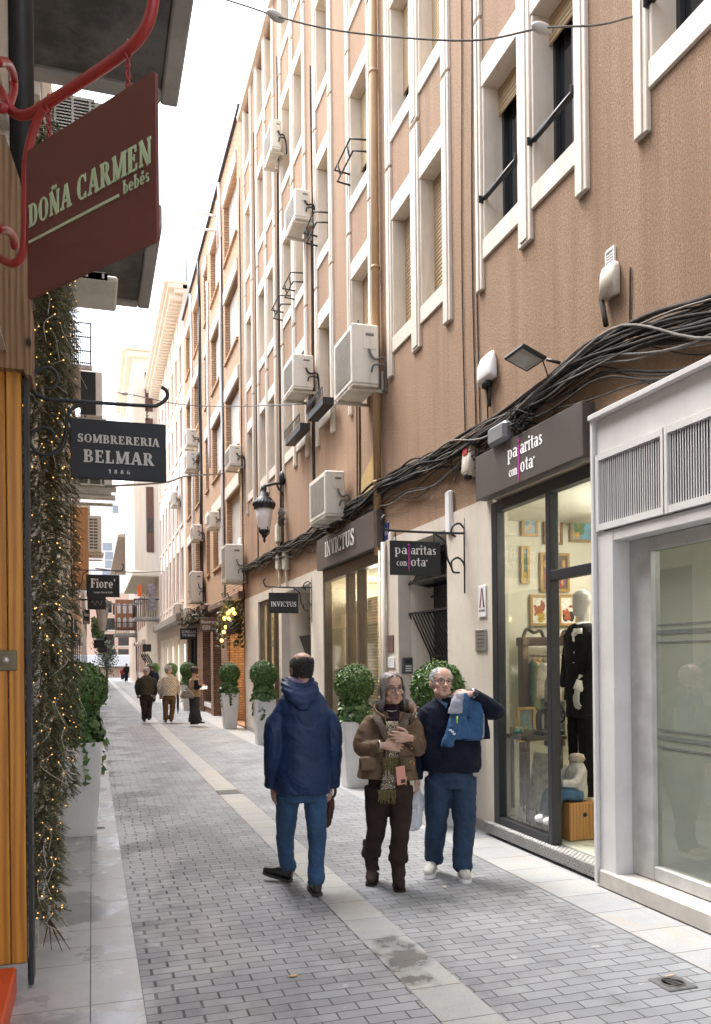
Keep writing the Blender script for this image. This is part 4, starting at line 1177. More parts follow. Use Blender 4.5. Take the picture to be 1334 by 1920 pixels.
def balcony(pxc, pyc, xe, ylen, parent, thick=.22):
    c = onX(pxc, pyc, xe)
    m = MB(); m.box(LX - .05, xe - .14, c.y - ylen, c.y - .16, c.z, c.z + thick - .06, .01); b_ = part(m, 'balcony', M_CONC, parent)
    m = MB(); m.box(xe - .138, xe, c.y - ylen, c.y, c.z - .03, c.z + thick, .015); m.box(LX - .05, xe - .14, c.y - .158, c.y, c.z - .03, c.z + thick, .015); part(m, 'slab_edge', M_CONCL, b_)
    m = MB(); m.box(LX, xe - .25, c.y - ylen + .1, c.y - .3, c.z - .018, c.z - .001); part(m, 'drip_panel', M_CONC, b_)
    m = MB(); z0 = c.z + thick + .001
    for i in range(int(ylen / .12)): m.tube([(xe - .06, c.y - .06 - i * .12, z0), (xe - .06, c.y - .06 - i * .12, z0 + .95)], .009, 5)
    m.box(xe - .08, xe - .04, c.y - ylen, c.y, z0 + .95, z0 + .99); part(m, 'balcony_railing', M_BLACK, b_)
    return c
balcony(333, 197, .72, 2.9, LB)
c2 = balcony(280, 576, .72, 2.0, LB)
m = MB(); p = onX(50, 250, LX + .02); m.tube([(LX + .06, 4.95, 4.4), (LX + .06, 4.9, 6.2), (LX + .06, 4.6, 8.4)], .07, 10); part(m, 'downpipe', M_BLACK, LB)

LB2 = empty('peach_house', (LX, 26, 0), 'peach rendered house with an ornate iron balcony further down the left side', 'building')
w = MB(); w.box(LX - 8, LX - .02, 18.25, 40, 0, 9.8); part(w, 'wall', m_stucco('peach_stucco', (.60, .42, .30), (.55, .38, .27), (.42, .28, .19)), LB2)
c = Vector((0, 22, onY(170, 690, 22).z)); xr = onY(171, 690, 22).x
m = MB(); m.box(LX - .02, xr + .03, c.y - .2, c.y + 3.0, c.z - .12, c.z, .01); bl_ = part(m, 'balcony', M_CONCL, LB2)
m = MB()
for i in range(26):
    yy = c.y - .15 + i * .12
    m.tube([(xr, yy, c.z), (xr, yy, c.z + 1.05)], .012, 5)
for i in range(9):
    x = LX + .03 + i * .045
    m.tube([(x, c.y - .18, c.z), (x, c.y - .18, c.z + 1.05)], .012, 5)
for zz in (.05, .35, .7, 1.05): m.box(xr - .02, xr + .02, c.y - .2, c.y + 3.0, c.z + zz - .012, c.z + zz + .012); m.box(LX, xr, c.y - .2, c.y - .17, c.z + zz - .012, c.z + zz + .012)
part(m, 'balcony_railing', M_BLACK, bl_)
for y in (19.5, 22.5, 26, 30, 34):
    for z in (3.6, 6.6):
        m = MB(); m.box(LX - .021, LX + .0, y, y + 1.1, z, z + 2.1); part(m, 'window', M_WGLASS, LB2)
    m = MB(); m.box(LX - .021, LX + .03, y - .3, y + 1.6, .2, 2.8); part(m, 'shop_window', M_WGLASS, LB2)
m = MB(); p0, p1 = onY(146, 952, 24), onY(167, 1090, 24)
m.box(LX - .019, p1.x, 24, 27, p1.z, p0.z, .02); ob = part(m, 'oriel', m_wood('orange_panel', (.55, .30, .13), (.45, .23, .1), .6, .6), LB2)
m = MB(); m.box(LX, p1.x + .05, 23.95, 27.05, p0.z + .002, p0.z + .10, .01); part(m, 'oriel_cornice', M_CREAM_STUCCO, ob)
LB3 = empty('grey_house', (LX, 60, 0), 'weathered grey house at the far end of the left side', 'building')
w = MB(); w.box(LX - 8, LX - .03, 40.05, 92, 0, 8.4); part(w, 'wall', m_stone('worn_render', (.52, .46, .4), (.3, .26, .22), .6), LB3)
for y in range(42, 90, 4):
    m = MB(); m.box(LX - .031, LX - .005, y, y + 1.6, .3, 2.7); part(m, 'shop_window', M_WGLASS, LB3)
    m = MB(); m.box(LX - .031, LX - .005, y, y + 1.1, 4.2, 6.2); part(m, 'window', M_WGLASS, LB3)
# ------------------------------------------------------------------ hanging signs
EXP, EYP, EZP = Vector((1, 0, 0)), Vector((0, 0, 1)), Vector((0, -1, 0))      # plane across the street, read from the camera
def across_sign(name, label, px0, px1, py0, py1, Y, draw, mat, side='right', bracket=True, bh=.42, cat='sign', thick=.018):
    a, b = onY(px0, py0, Y), onY(px1, py1, Y)
    e = empty(name, ((a.x + b.x) / 2, Y, b.z), label, cat)
    m = MB(); m.box(a.x, b.x, Y - thick / 2, Y + thick / 2, b.z, a.z, .004); part(m, 'board', mat, e)
    draw(e, a, b, Y - thick / 2 - .001)
    if bracket:
        W = FX - .02 if side == 'right' else LX + .02
        s = 1 if side == 'right' else -1
        zt = a.z + .10
        near, far = (b.x, a.x) if side == 'right' else (a.x, b.x)
        m = MB()
        m.tube(bez([(W, Y, zt), (near, Y, zt - .005), (far + .0 * s, Y, zt), (far - .06 * s, Y, zt + .03), (far - .085 * s, Y, zt + .10), (far - .05 * s, Y, zt + .15)], 8), .0125, 8)
        def scroll(cx, cz, r, d):
            return [(cx + s * d * 0 - s * (r * (1 - .28 * q / 6)) * math.cos(q) , Y, cz + r * (1 - .28 * q / 6) * math.sin(q)) for q in [i * .35 for i in range(16)]]
        m.tube([(W, Y, zt + .16), (W, Y, zt - .62)], .013, 8)
        m.tube(bez([(W, Y, zt - .36), (W - .02 * s, Y, zt - .30), (W - .08 * s, Y, zt - .255), (W - .15 * s, Y, zt - .30), (W - .135 * s, Y, zt - .40), (W - .06 * s, Y, zt - .41)], 6), .011, 8)
        m.tube(bez([(W, Y, zt + .05), (W - .06 * s, Y, zt + .10), (W - .13 * s, Y, zt + .07), (W - .15 * s, Y, zt), (W - .10 * s, Y, zt - .04)], 6), .011, 8)
        m.tube(bez([(W - .15 * s, Y, zt - .36), (W - .20 * s, Y, zt - .25), (W - .22 * s, Y, zt - .1), (W - .33 * s, Y, zt - .02)], 6), .011, 8)
        part(m, 'bracket', M_BLACK, e)
        m = MB()
        for x in (a.x + .12 * (b.x - a.x), b.x - .12 * (b.x - a.x)):
            m.tube([(x, Y, a.z), (x, Y, zt)], .005, 6)
        part(m, 'hanger', M_BLACK, e)
    return e
def bird_logo(e, o, ex, ez, w, lit=False):
    """pa|aritas over con|ota, sharing one long magenta j"""
    k = w
    m = MB()
    serif(m, 'pa', o + ex * (-.50 * k), ex, EYP, ez, .155 * k * 1.35, .30 * k, center=False)
    serif(m, 'aritas', o + ex * (-.115 * k), ex, EYP, ez, .155 * k * 1.35, .62 * k, center=False)
    serif(m, 'con', o + ex * (-.46 * k) + EYP * (-.265 * k), ex, EYP, ez, .115 * k * 1.3, .25 * k, center=False)
    serif(m, 'ota', o + ex * (-.115 * k) + EYP * (-.265 * k), ex, EYP, ez, .155 * k * 1.35, .36 * k, center=False)
    m.prism([(.26 * k, -.15 * k), (.285 * k, -.15 * k), (.285 * k, -.12 * k), (.26 * k, -.12 * k)], o, ex, EYP, ez, .003)
    part(m, 'lettering', emit('lit_white_lettering', (.8, .79, .77), .09) if lit else M_LETW, e)
    m = MB()
    m.prism([(-.185 * k, .15 * k), (-.14 * k, .15 * k), (-.135 * k, -.2 * k), (-.155 * k, -.40 * k), (-.175 * k, -.32 * k), (-.175 * k, .1 * k)], o, ex, EYP, ez, .0036)
    m.prism([(-.165 * k + .026 * k * math.cos(q), .21 * k + .03 * k * math.sin(q)) for q in [i * .7 for i in range(9)]], o, ex, EYP, ez, .0036)
    part(m, 'lettering', M_LETP, e)
def d_bird(e, a, b, y):
    bird_logo(e, Vector(((a.x + b.x) / 2, y, a.z - .135)), EXP, EZP, (b.x - a.x) * .82)
across_sign('hanging_sign', 'square slate pajaritas con jota sign hanging from a scrolled iron bracket', 731, 826, 1013, 1080, 7.88, d_bird, M_SIGNBLK)
def d_inv(e, a, b, y):
    m = MB(); serif(m, 'INVICTUS', ((a.x + b.x) / 2, y, a.z - .24), EXP, EYP, EZP, .085, (b.x - a.x) * .86); part(m, 'lettering', M_LETW, e)
across_sign('hanging_sign', 'small black INVICTUS sign hanging from a scrolled iron bracket', 504, 560, 1111, 1150, 14.16, d_inv, M_SIGNBLK)
def d_bis(e, a, b, y):
    m = MB(); w = b.x - a.x
    sans(m, 'Bisuterapia', ((a.x + b.x) / 2, y, a.z - .17), EXP, EYP, EZP, .10, w * .84)
    sans(m, 'VOLEUR', (a.x + w * .33, y, a.z - .36), EXP, EYP, EZP, .13, w * .44); sans(m, 'de soie', (a.x + w * .77, y, a.z - .36), EXP, EYP, EZP, .05, w * .3)
    part(m, 'lettering', M_LETW, e)
across_sign('hanging_sign', 'wide brown sign with two rows of white letters on the brick piers', 375, 411, 1158, 1184, 25.27, d_bis, M_SIGNBRN2, bracket=False)
def d_ama(e, a, b, y):
    c = Vector(((a.x + b.x) / 2, y, (a.z + b.z) / 2 + .03)); k = (b.x - a.x)
    pts = []
    for i in range(41):
        t = 2 * math.pi * i / 40
        pts.append(c + EXP * (k * .024 * 16 * math.sin(t) ** 3) + EYP * (k * .022 * (13 * math.cos(t) - 5 * math.cos(2 * t) - 2 * math.cos(3 * t) - math.cos(4 * t))))
    m = MB(); m.tube(pts, .008, 5); sans(m, 'AMANTE', c - EYP * .0, EXP, EYP, EZP, .06, k * .62); sans(m, '1957', c - EYP * (k * .46), EXP, EYP, EZP, .03, k * .2)
    part(m, 'lettering', M_LETC, e)
across_sign('hanging_sign', 'square brown AMANTE sign with a heart outline beside the golden lights', 425, 453, 1163, 1190, 21.33, d_ama, M_SIGNBRN2, bracket=False)
def d_sor(e, a, b, y):
    m = MB(); w = b.x - a.x; c = (a.x + b.x) / 2
    sans(m, 'SORELLAS', (c, y, a.z - .17), EXP, EYP, EZP, .10, w * .82); sans(m, 'THE BRAND', (c, y, a.z - .30), EXP, EYP, EZP, .10, w * .76); part(m, 'lettering', M_LETW, e)
across_sign('hanging_sign', 'black SORELLAS THE BRAND sign over the dark shopfront', 338, 371, 1178, 1199, 30.6, d_sor, M_SIGNBLK, bracket=False)
def d_fio(e, a, b, y):
    m = MB(); w = b.x - a.x; c = (a.x + b.x) / 2
    serif(m, "Fiore'", (c, y, b.z + .20), EXP, EYP, EZP, .20, w * .74, G=GLYB); sans(m, 'Lampe Home d.lab', (c, y, b.z + .085), EXP, EYP, EZP, .045, w * .56); part(m, 'lettering', M_LETW, e)
across_sign('hanging_sign', "black hanging Fiore' sign on the left", 162, 225, 1077, 1120, 18.9, d_fio, M_SIGNBLK, 'left')
def d_bel(e, a, b, y):
    w = b.x - a.x; c = (a.x + b.x) / 2
    m = MB()
    serif(m, 'SOMBRERERIA', (c + .0, y, b.z + (a.z - b.z) * .60), EXP, EYP, EZP, .046, w * .86, G=GLYB)
    serif(m, 'BELMAR', (c, y, b.z + (a.z - b.z) * .265), EXP, EYP, EZP, .070, w * .74, G=GLYB)
    serif(m, '1886', (c, y, b.z + (a.z - b.z) * .095), EXP, EYP, EZP, .022, w * .23, G=GLYB, gap=.5)
    part(m, 'lettering', M_LETC, e)
e = across_sign('hanging_sign', 'large charcoal SOMBRERERIA BELMAR 1886 sign beside the fir garland', 132, 312, 784, 905, 4.85, d_bel, M_SIGNBLK, 'left', bracket=False, thick=.03)
Y = 4.85
Q = lambda pts: bez([onY(x / 3.2, 600 + y / 3.2, Y) for x, y in pts], 6)
m = MB()
m.tube(Q(((200, 440), (192, 350), (230, 300), (290, 285), (338, 318), (345, 365), (312, 408), (270, 408))), .0105, 8)
m.tube(Q(((170, 350), (200, 425), (250, 462), (320, 477), (470, 488), (880, 515), (955, 507), (1003, 465), (1000, 425), (970, 402))), .0105, 8)
m.tube(Q(((175, 730), (225, 795), (300, 806), (368, 770), (395, 690), (405, 590), (440, 530), (520, 500))), .0100, 8)
m.tube(Q(((178, 745), (200, 670), (260, 645), (318, 668), (330, 725))), .0085, 8)
m.tube([onY(x / 3.2, 600 + y / 3.2, Y) for x, y in ((166, 300), (170, 780))], .010, 8)
part(m, 'bracket', M_BLACK, e)
m = MB()
for px, z0_, z1_ in ((160, 754, 782), (276, 762, 788)):
    t, b_ = onY(px, z0_, Y), onY(px, z1_, Y); n = 4; h_ = (t.z - b_.z) / n
    for i in range(n): zz = b_.z + h_ * i; m.tube([(t.x, Y, zz), (t.x + .006, Y, zz + h_ * .5), (t.x, Y, zz + h_ * 1.1), (t.x - .006, Y, zz + h_ * .5), (t.x, Y, zz)], .0028, 5)
part(m, 'chain', M_BLACK, e)

# the maroon board of the nearest shop, hung on a red iron arm
P_tr, P_br, P_tl, P_bl = Vector((.2365, 3.04, 3.813)), Vector((.2365, 3.04, 3.208)), Vector((-.236, 3.678, 3.815)), Vector((-.236, 3.678, 3.208))
ex = (P_tr - P_tl); ex.z = 0; W_ = ex.length; ex.normalize()
ezn = ex.cross(EYP)
zt_, zb_ = 3.815, 3.208
o0 = Vector((P_tl.x, P_tl.y, 0))
e = empty('hanging_sign', (0.03, 3.27, zb_), 'big maroon DOÑA CARMEN bebés board hanging from a red iron arm', 'sign')
m = MB(); hw = (zt_ - zb_)
m.prism([(0, zb_), (W_ - .012, zb_), (W_, zb_ + .012), (W_, zt_ - .01), (W_ - .01, zt_), (0, zt_)], o0, ex, EYP, ezn, -.014); part(m, 'board', M_SIGNRED, e)
m = MB()
oo = o0 + ezn * .001
serif(m, 'DO\u00d1A CARMEN', oo + ex * (.02 * W_) + EYP * (zb_ + .285), ex, EYP, ezn, .094, W_ * .955, center=False, G=GLYB)
serif(m, 'beb\u00e9s', oo + ex * (.775 * W_) + EYP * (zb_ + .222), ex, EYP, ezn, .05, W_ * .185, center=False, G=GLYB)
m.prism([(.02 * W_, zb_ + .222), (.745 * W_, zb_ + .222), (.745 * W_, zb_ + .233), (.02 * W_, zb_ + .233)], oo, ex, EYP, ezn, .003)
part(m, 'lettering', M_LETG, e)
pl = lambda s, z: o0 + ex * (s * W_) + EYP * z + ezn * -.01
m = MB()
m.tube(bez([pl(-.27, 4.17), pl(-.14, 4.03), pl(.0, 3.975), pl(.2, 3.965), pl(.7, 3.96), pl(.90, 3.985), pl(.98, 4.08), pl(.97, 4.25)], 8), .021, 10)
m.tube(bez([pl(-.27, 3.44), pl(-.14, 3.39), pl(-.05, 3.43), pl(-.03, 3.6), pl(-.02, 3.78), pl(.05, 3.9), pl(.14, 3.96)], 8), .017, 10)
part(m, 'bracket', M_RED, e)
m = MB()
for s in (.18, .80):
    for i in range(5):
        c_ = pl(s, zt_ + .02 + i * .036); d_ = ex * .010 if i % 2 == 0 else ezn * .010
        m.tube([c_ - EYP * .022 , c_ + d_, c_ + EYP * .022, c_ - d_, c_ - EYP * .022], .0045, 5)
part(m, 'chain', M_RED, e)
m = MB()
m.tube(bez([onX(q[0], q[1], -.325) for q in ((-6, 116), (14, 118), (25, 140), (26, 170), (16, 198), (4, 204))], 6), .019, 10)
m.tube(bez([onX(q[0], q[1], -.325) for q in ((-8, 430), (10, 430), (24, 442), (28, 462))], 6), .019, 10)
tag(part(m, 'scroll', M_RED, e))

# fascia boards over the shops
EXF, EZF = Vector((0, -1, 0)), Vector((-1, 0, 0))
e = empty('fascia_sign', (3.6, 6.43, 3.24), 'taupe box fascia with lit pajaritas con jota lettering over the dark framed shop', 'sign')
m = MB(); m.box(3.58, FX - .026, 5.51, 7.36, 3.243, 3.665, .004); part(m, 'board', M_SIGNBRN, e)
bird_logo(e, Vector((3.579, 6.40, 3.485)), EXF, EZF, .60, True)
e = empty('fascia_sign', (3.6, 11.9, 3.2), 'dark brown box fascia with raised white INVICTUS letters under the air conditioner', 'sign')
m = MB(); m.box(3.6, FX - .026, 10.37, 13.43, 3.205, 3.705, .004); part(m, 'board', M_SIGNBRN, e)
m = MB(); serif(m, 'INVICTUS', (3.575, 12.05, 3.36), EXF, EYP, EZF, .235, 1.55); part(m, 'lettering', M_LETW, e)
# small plates and boxes on the walls
def wall_plate(name, label, cat, px0, px1, py0, py1, mat, X=FX - .024, d=.012, draw=None):
    a, b = onX(px0, (py0 + py1) / 2, X), onX(px1, (py0 + py1) / 2, X)
    mid = (px0 + px1) / 2
    z1, z0 = onX(mid, py0, X).z, onX(mid, py1, X).z
    e = empty(name, (X, (a.y + b.y) / 2, z0), label, cat)
    m = MB(); m.box(X - d, X - .0005, b.y, a.y, z0, z1, .003); part(m, 'plate', mat, e)
    if draw: draw(e, (a.y + b.y) / 2, a.y - b.y, z0, z1, X - d - .0006)
    return e
def d_lines(n, hh, mat):
    def f(e, yc, w, z0, z1, X):
        m = MB()
        for i in range(n):
            z = z1 - (z1 - z0) * (i + .8) / (n + .8); ww = w * (.36 if i % 2 else .30)
            m.box(X - .001, X, yc - ww, yc + ww, z, z + hh)
        part(m, 'lettering', mat, e)
    return f
def d_artesania(e, yc, w, z0, z1, X):
    m = MB(); h = z1 - z0
    m.prism([(-.34 * w, .30 * h), (-.05 * w, .92 * h), (.05 * w, .92 * h), (-.18 * w, .30 * h)], (X, yc, z0), EXF, EYP, EZF, .001)
    m.prism([(.02 * w, .92 * h), (.10 * w, .92 * h), (.38 * w, .30 * h), (.16 * w, .30 * h)], (X, yc, z0), EXF, EYP, EZF, .0012); part(m, 'emblem', plain('oxblood_print', (.14, .03, .03), .5), e)
    m = MB(); sans(m, 'ARTESANIA', (X, yc, z0 + .17 * h), EXF, EYP, EZF, .08 * h, w * .8, depth=.001); part(m, 'lettering', M_BLACK, e)
wall_plate('artisan_plaque', 'tall white plaque with an oxblood letter A on the beige pier', 'plaque', 899, 913, 1098, 1157, M_WHITE, draw=d_artesania)
wall_plate('wall_plaque', 'grey metal plate engraved with small lines of text on the beige pier', 'plaque', 893, 914, 1180, 1220, M_ALU, draw=d_lines(5, .006, M_DARKMETAL))
def d_acn(e, yc, w, z0, z1, X):
    m = MB(); sans(m, 'ACN', (X, yc, (z0 + z1) / 2 - .04), EXF, EYP, EZF, .09, w * .7, depth=.001); part(m, 'lettering', M_LETW, e)
wall_plate('house_plaque', 'blue enamel plaque on the wall by the downpipe', 'plaque', 722, 730, 981, 1015, plain('blue_enamel', (.04, .06, .25), .3), FX - .002, draw=d_acn)
wall_plate('wall_plaque', 'dark brown blank plate on the pillar by the downpipe', 'plaque', 728, 739, 1191, 1222, plain('brown_plate', (.16, .10, .08), .5), draw=d_lines(2, .004, M_BRONZE))
wall_plate('notice', 'small pale notice on the pillar below the brown plate', 'notice', 729, 741, 1232, 1252, M_WHITE, draw=d_lines(3, .006, M_BRACK))
def d_intercom(e, yc, w, z0, z1, X):
    m = MB(); h = z1 - z0
    for i in range(4): m.box(X - .003, X, yc - w * .38, yc + w * .3, z0 + h * (.52 + .1 * i), z0 + h * (.55 + .1 * i))
    part(m, 'speaker_slots', M_BLACK, e)
    for i in range(3):
        m = MB(); m.box(X - .006, X, yc - w * .1, yc + w * .32, z0 + h * (.10 + .12 * i), z0 + h * (.18 + .12 * i), .002); part(m, 'call_button', M_WHITE, e)
pI = onX(768, 1249, FX + .45)
e_ = empty('intercom', (FX + .4, 9.84, 1.7), 'dark grey door intercom with white call buttons on the recess wall', 'intercom')
a, b = onY(760, 1233, 9.72), onY(779, 1263, 9.72)
m = MB(); m.box(a.x, b.x, 9.80, 9.846, b.z, a.z, .004); part(m, 'plate', plain('intercom_grey', (.13, .13, .135), .4, .4), e_)
for i in range(3):
    m = MB(); m.box(a.x + .035, b.x - .02, 9.792, 9.801, b.z + .03 + i * .028, b.z + .046 + i * .028); part(m, 'call_button', M_WHITE, e_)
m = MB()
for i in range(4): m.box(a.x + .02, b.x - .02, 9.794, 9.801, a.z - .03 - i * .014, a.z - .024 - i * .014)
part(m, 'speaker_slots', M_BLACK, e_)
a = onX(846, 940, FX); 
m = MB(); m.box(FX - .06, FX - .002, 8.16, 8.30, 3.05, 3.52, .02); tag(m.build('cable_trunking', M_WHITE), 'short white vertical trunking on the brown wall above the scrolled bracket', 'trunking')
m = MB(); m.box(FX - .05, FX - .002, 10.0, 10.13, 2.95, 3.36, .015); tag(m.build('cable_trunking', M_CLAD), 'short cream trunking at the top of the pillar behind the small slate sign', 'trunking')

# ------------------------------------------------------------------ alarm, siren, floodlight, junction boxes
e = empty('alarm_siren', (FX, 7.1, 4.3), 'domed white alarm box with a chevron on the brown wall above the cables', 'alarm')
a, b = onX(903, 690, FX), onX(939, 690, FX); z1, z0 = onX(925, 660, FX).z, onX(925, 713, FX).z
m = MB(); yc, hw = (a.y + b.y) / 2, (a.y - b.y) / 2
hw *= .8
m.loft([((FX - .04, yc, z0), (.036, 0, 0), (0, hw, 0), .45), ((FX - .045, yc, z0 + .05), (.042, 0, 0), (0, hw, 0), .45), ((FX - .045, yc, z0 + (z1 - z0) * .6), (.042, 0, 0), (0, hw, 0), .5), ((FX - .035, yc, z1 - .03), (.03, 0, 0), (0, hw * .8, 0), .7), ((FX - .02, yc, z1), (.015, 0, 0), (0, hw * .6, 0), .8)], 20)
part(m, 'casing', M_WHITE, e)
m = MB(); m.tube([(FX - .05, yc, z0), (FX - .05, yc - .01, z0 - .06)], .05, 8); m.tube([(FX - .03, yc - .03, z0 - .05), (FX - .03, yc - .03, z0 - .25)], .014, 6); m.tube([(FX - .03, yc + .02, z0 - .05), (FX - .02, yc + .03, z0 - .45)], .008, 6); part(m, 'cable', M_CABLE, e)
e = empty('motion_sensor', (FX, 7.5, 3.5), 'cream alarm sensor with a red label and black lens left of the taupe fascia', 'alarm')
a, b = onX(876, 870, FX - .05), onX(893, 870, FX - .05); z1, z0 = onX(884, 842, FX).z, onX(884, 898, FX).z; yc, hw = (a.y + b.y) / 2, (a.y - b.y) / 2
m = MB(); m.loft([((FX - .06, yc, z0), (.05, 0, 0), (0, hw * .7, 0), .5), ((FX - .07, yc, z0 + .05), (.06, 0, 0), (0, hw, 0), .4), ((FX - .06, yc, z1 - .02), (.05, 0, 0), (0, hw, 0), .4), ((FX - .055, yc, z1), (.04, 0, 0), (0, hw * .9, 0), .4)], 20); part(m, 'casing', plain('cream_plastic', (.66, .60, .50), .4), e)
m = MB(); m.box(FX - .125, FX - .118, yc - hw * .5, yc + hw * .5, z1 - .09, z1 - .03); part(m, 'label', plain('red_print', (.55, .05, .04), .5), e)
m = MB(); m.ball((FX - .09, yc, z0 + .0), .045, 12, 8); part(m, 'lens', M_BLACK, e)
e = empty('floodlight', (FX, 6.3, 4.3), 'flat black floodlight on a short arm pointing down over the taupe fascia', 'lamp')
q = [onX(945, 684, FX - .42), onX(1000, 687, FX - .25), onX(1022, 663, FX - .10), onX(968, 661, FX - .40)]
c = onX(984, 674, FX - .24)
m = MB(); Ml = Matrix.Translation(c) @ Matrix.Rotation(R(22), 4, 'Y')
m.M = Ml; m.box(-.12, .12, -.16, .16, 0, .03, .006); part(m, 'housing', M_BLACK, e)
m = MB(Ml); m.box(-.10, .10, -.13, .13, -.004, -.0005); part(m, 'lamp_glass', plain('floodlight_glass', (.40, .38, .33), .15), e)
m = MB(); m.tube([(c.x + .15, c.y - .1, c.z - .02), (FX, c.y - .16, c.z - .06)], .014, 6); m.tube(bez([(c.x + .1, c.y - .1, c.z), (FX - .08, c.y - .1, c.z - .18), (FX - .06, c.y, c.z - .32)], 6), .006, 5); part(m, 'arm', M_BLACK, e)
e = empty('junction_box', (FX, 5.16, 4.2), 'cream junction box with a slatted vent above it high on the brown wall', 'box')
a, b = onX(1135, 530, FX), onX(1168, 530, FX); z1, z0 = onX(1150, 500, FX).z, onX(1150, 560, FX).z
m = MB(); m.loft([((FX - .04, (a.y + b.y) / 2, z0), (.035, 0, 0), (0, (a.y - b.y) / 2 * .9, 0), .3), ((FX - .034, (a.y + b.y) / 2, z1 - .04), (.03, 0, 0), (0, (a.y - b.y) / 2 * .85, 0), .3), ((FX - .03, (a.y + b.y) / 2, z1), (.025, 0, 0), (0, (a.y - b.y) / 2 * .7, 0), .3)], 20); part(m, 'casing', plain('cream_plastic', (.66, .60, .50), .4), e)
zz0, zz1 = onX(1147, 505, FX).z, onX(1147, 468, FX).z
m = MB()
ya, yb_ = onX(1139, 490, FX).y, onX(1156, 490, FX).y
m.box(FX - .02, FX - .001, yb_, ya, zz0, zz0 + .012); m.box(FX - .02, FX - .001, yb_, ya, zz1 - .012, zz1); m.box(FX - .02, FX - .001, yb_, yb_ + .01, zz0 + .012, zz1 - .012); m.box(FX - .02, FX - .001, ya - .01, ya, zz0 + .012, zz1 - .012)
for i in range(7): m.box(FX - .016, FX - .004, yb_ + .01, ya - .01, zz0 + .02 + i * .021, zz0 + .03 + i * .021)
part(m, 'vent', M_WHITE, e)
m = MB(); m.tube([(FX - .06, a.y - .04, z0), (FX - .05, a.y - .06, z0 - .12), (FX - .05, a.y - .08, z0 - .2)], .02, 8); part(m, 'cable', M_CABLE, e)
e = empty('splice_closure', (FX, 6.8, 3.7), 'grey and black cable splice closure wedged between the cables and the taupe fascia', 'box')
c = onX(948, 812, FX - .12)
m = MB(); m.box(FX - .2, FX - .03, c.y - .12, c.y + .22, c.z - .09, c.z + .09, .03); part(m, 'casing', plain('grey_plastic', (.22, .22, .23), .4), e)
m = MB()
for i in range(16):
    q = [Vector((FX - .12 + rnd.uniform(-.05, .05), c.y - .12 + rnd.uniform(-.05, .0), c.z + rnd.uniform(-.05, .06)))]
    for k in range(4): q.append(q[-1] + Vector((rnd.uniform(-.04, .05), -rnd.uniform(.02, .12), rnd.uniform(-.05, .08))))
    m.tube(bez(q, 4), .007, 5)
part(m, 'cables', M_CABLE, e)

# ------------------------------------------------------------------ cable bundle along the facade
e = empty('cable_bundle', (FX, 10, 3.9), 'thick tangle of black and grey cables running along the facade above the shop fascias', 'cables')
prof = [(2.0, 3.70), (3.2, 3.74), (4.17, 3.80), (4.6, 3.90), (5.0, 3.98), (5.35, 4.03), (5.9, 4.0), (6.6, 3.93), (7.6, 3.9), (10.1, 4.0), (12, 3.93), (14, 3.9), (16.6, 3.95), (19, 4.0), (20.6, 3.98)]
def pz(y):
    for i in range(len(prof) - 1):
        if prof[i][0] <= y <= prof[i + 1][0]:
            t = (y - prof[i][0]) / (prof[i + 1][0] - prof[i][0]); return prof[i][1] * (1 - t) + prof[i + 1][1] * t
    return 3.98
r2 = random.Random(11)
for i in range(56):
    y0 = 2.0 if i < 38 else r2.uniform(2, 12); y1 = 20.6 if i < 32 else min(20.6, y0 + r2.uniform(3, 9))
    loose = i >= 32
    ph, ph2 = r2.uniform(0, 6), r2.uniform(0, 6)
    oz, ox = r2.uniform(-.10, .07), r2.uniform(.015, .12)
    if loose: oz = r2.uniform(-.26, .05)
    pts = []
    n = int((y1 - y0) / .3) + 2
    for k in range(n):
        y = y0 + (y1 - y0) * k / (n - 1)
        sag = .035 * math.sin(y * 1.9 + ph) + .02 * math.sin(y * 4.3 + ph2)
        if loose: sag *= 1.6; sag -= .05 * abs(math.sin(y * 1.05 + ph))
        nearw = 1.0 + max(0, (6.2 - y)) * .30
        pts.append((FX - ox * 1.1, y, pz(y) + oz * (.75 if not loose else 1) * nearw - (.07 * max(0, 5.6 - y) if loose else 0) + sag))
    m = MB(); m.tube(bez(pts, 2), r2.choice([.0045, .0055, .0065, .008, .011]) if i > 3 else .018, 6)
    part(m, 'cable', M_CABLE if r2.random() < .82 else M_CABLEG, e)
for i in range(10):
    y = r2.uniform(4.3, 19); m = MB(); z = pz(y)
    a_ = r2.uniform(.06, .16)
    m.tube(bez([(FX - .06, y, z), (FX - .1, y + a_, z - .14 - a_), (FX - .08, y + a_ * 2.2, z - .2 - a_), (FX - .05, y + a_ * 3, z - .02)], 5), .006, 5); part(m, 'cable', M_CABLEG if i % 2 else M_CABLE, e)
e = empty('wall_cables', (FX, 7.8, 4), 'thin black cables running straight up the pink facade between the windows', 'cables')
for y, z1, x in ((7.86, 12, .012), (7.62, 9, .01), (7.53, 6, .01), (5.1, 4.5, .01), (11.4, 6.6, .012), (11.5, 6, .02), (13.9, 12, .012), (14.0, 9, .012), (16.55, 14, .012), (16.65, 12, .014), (16.4, 9, .012), (19.1, 14, .012)):
    m = MB(); m.tube([(FX - x, y + .03 * math.sin(z * 1.1 + y), z) for z in [3.9 + (z1 - 3.9) * i / 14 for i in range(15)]], .007 if y < 10 else .012, 5); part(m, 'cable', M_CABLE, e)
m = MB()
c = onX(528, 970, FX - .1)
for i in range(26):
    q = r2.uniform(0, 6.28); rr = r2.uniform(.08, .16)
    m.tube([(c.x + .05 * math.sin(3 * t + q), c.y + rr * math.cos(t), c.z + rr * 1.2 * math.sin(t)) for t in [k * .7 for k in range(10)]], .008, 4)
tag(m.build('cable_coil', M_CABLEG), 'coiled bunch of grey cable hanging beside the street lantern', 'cables')

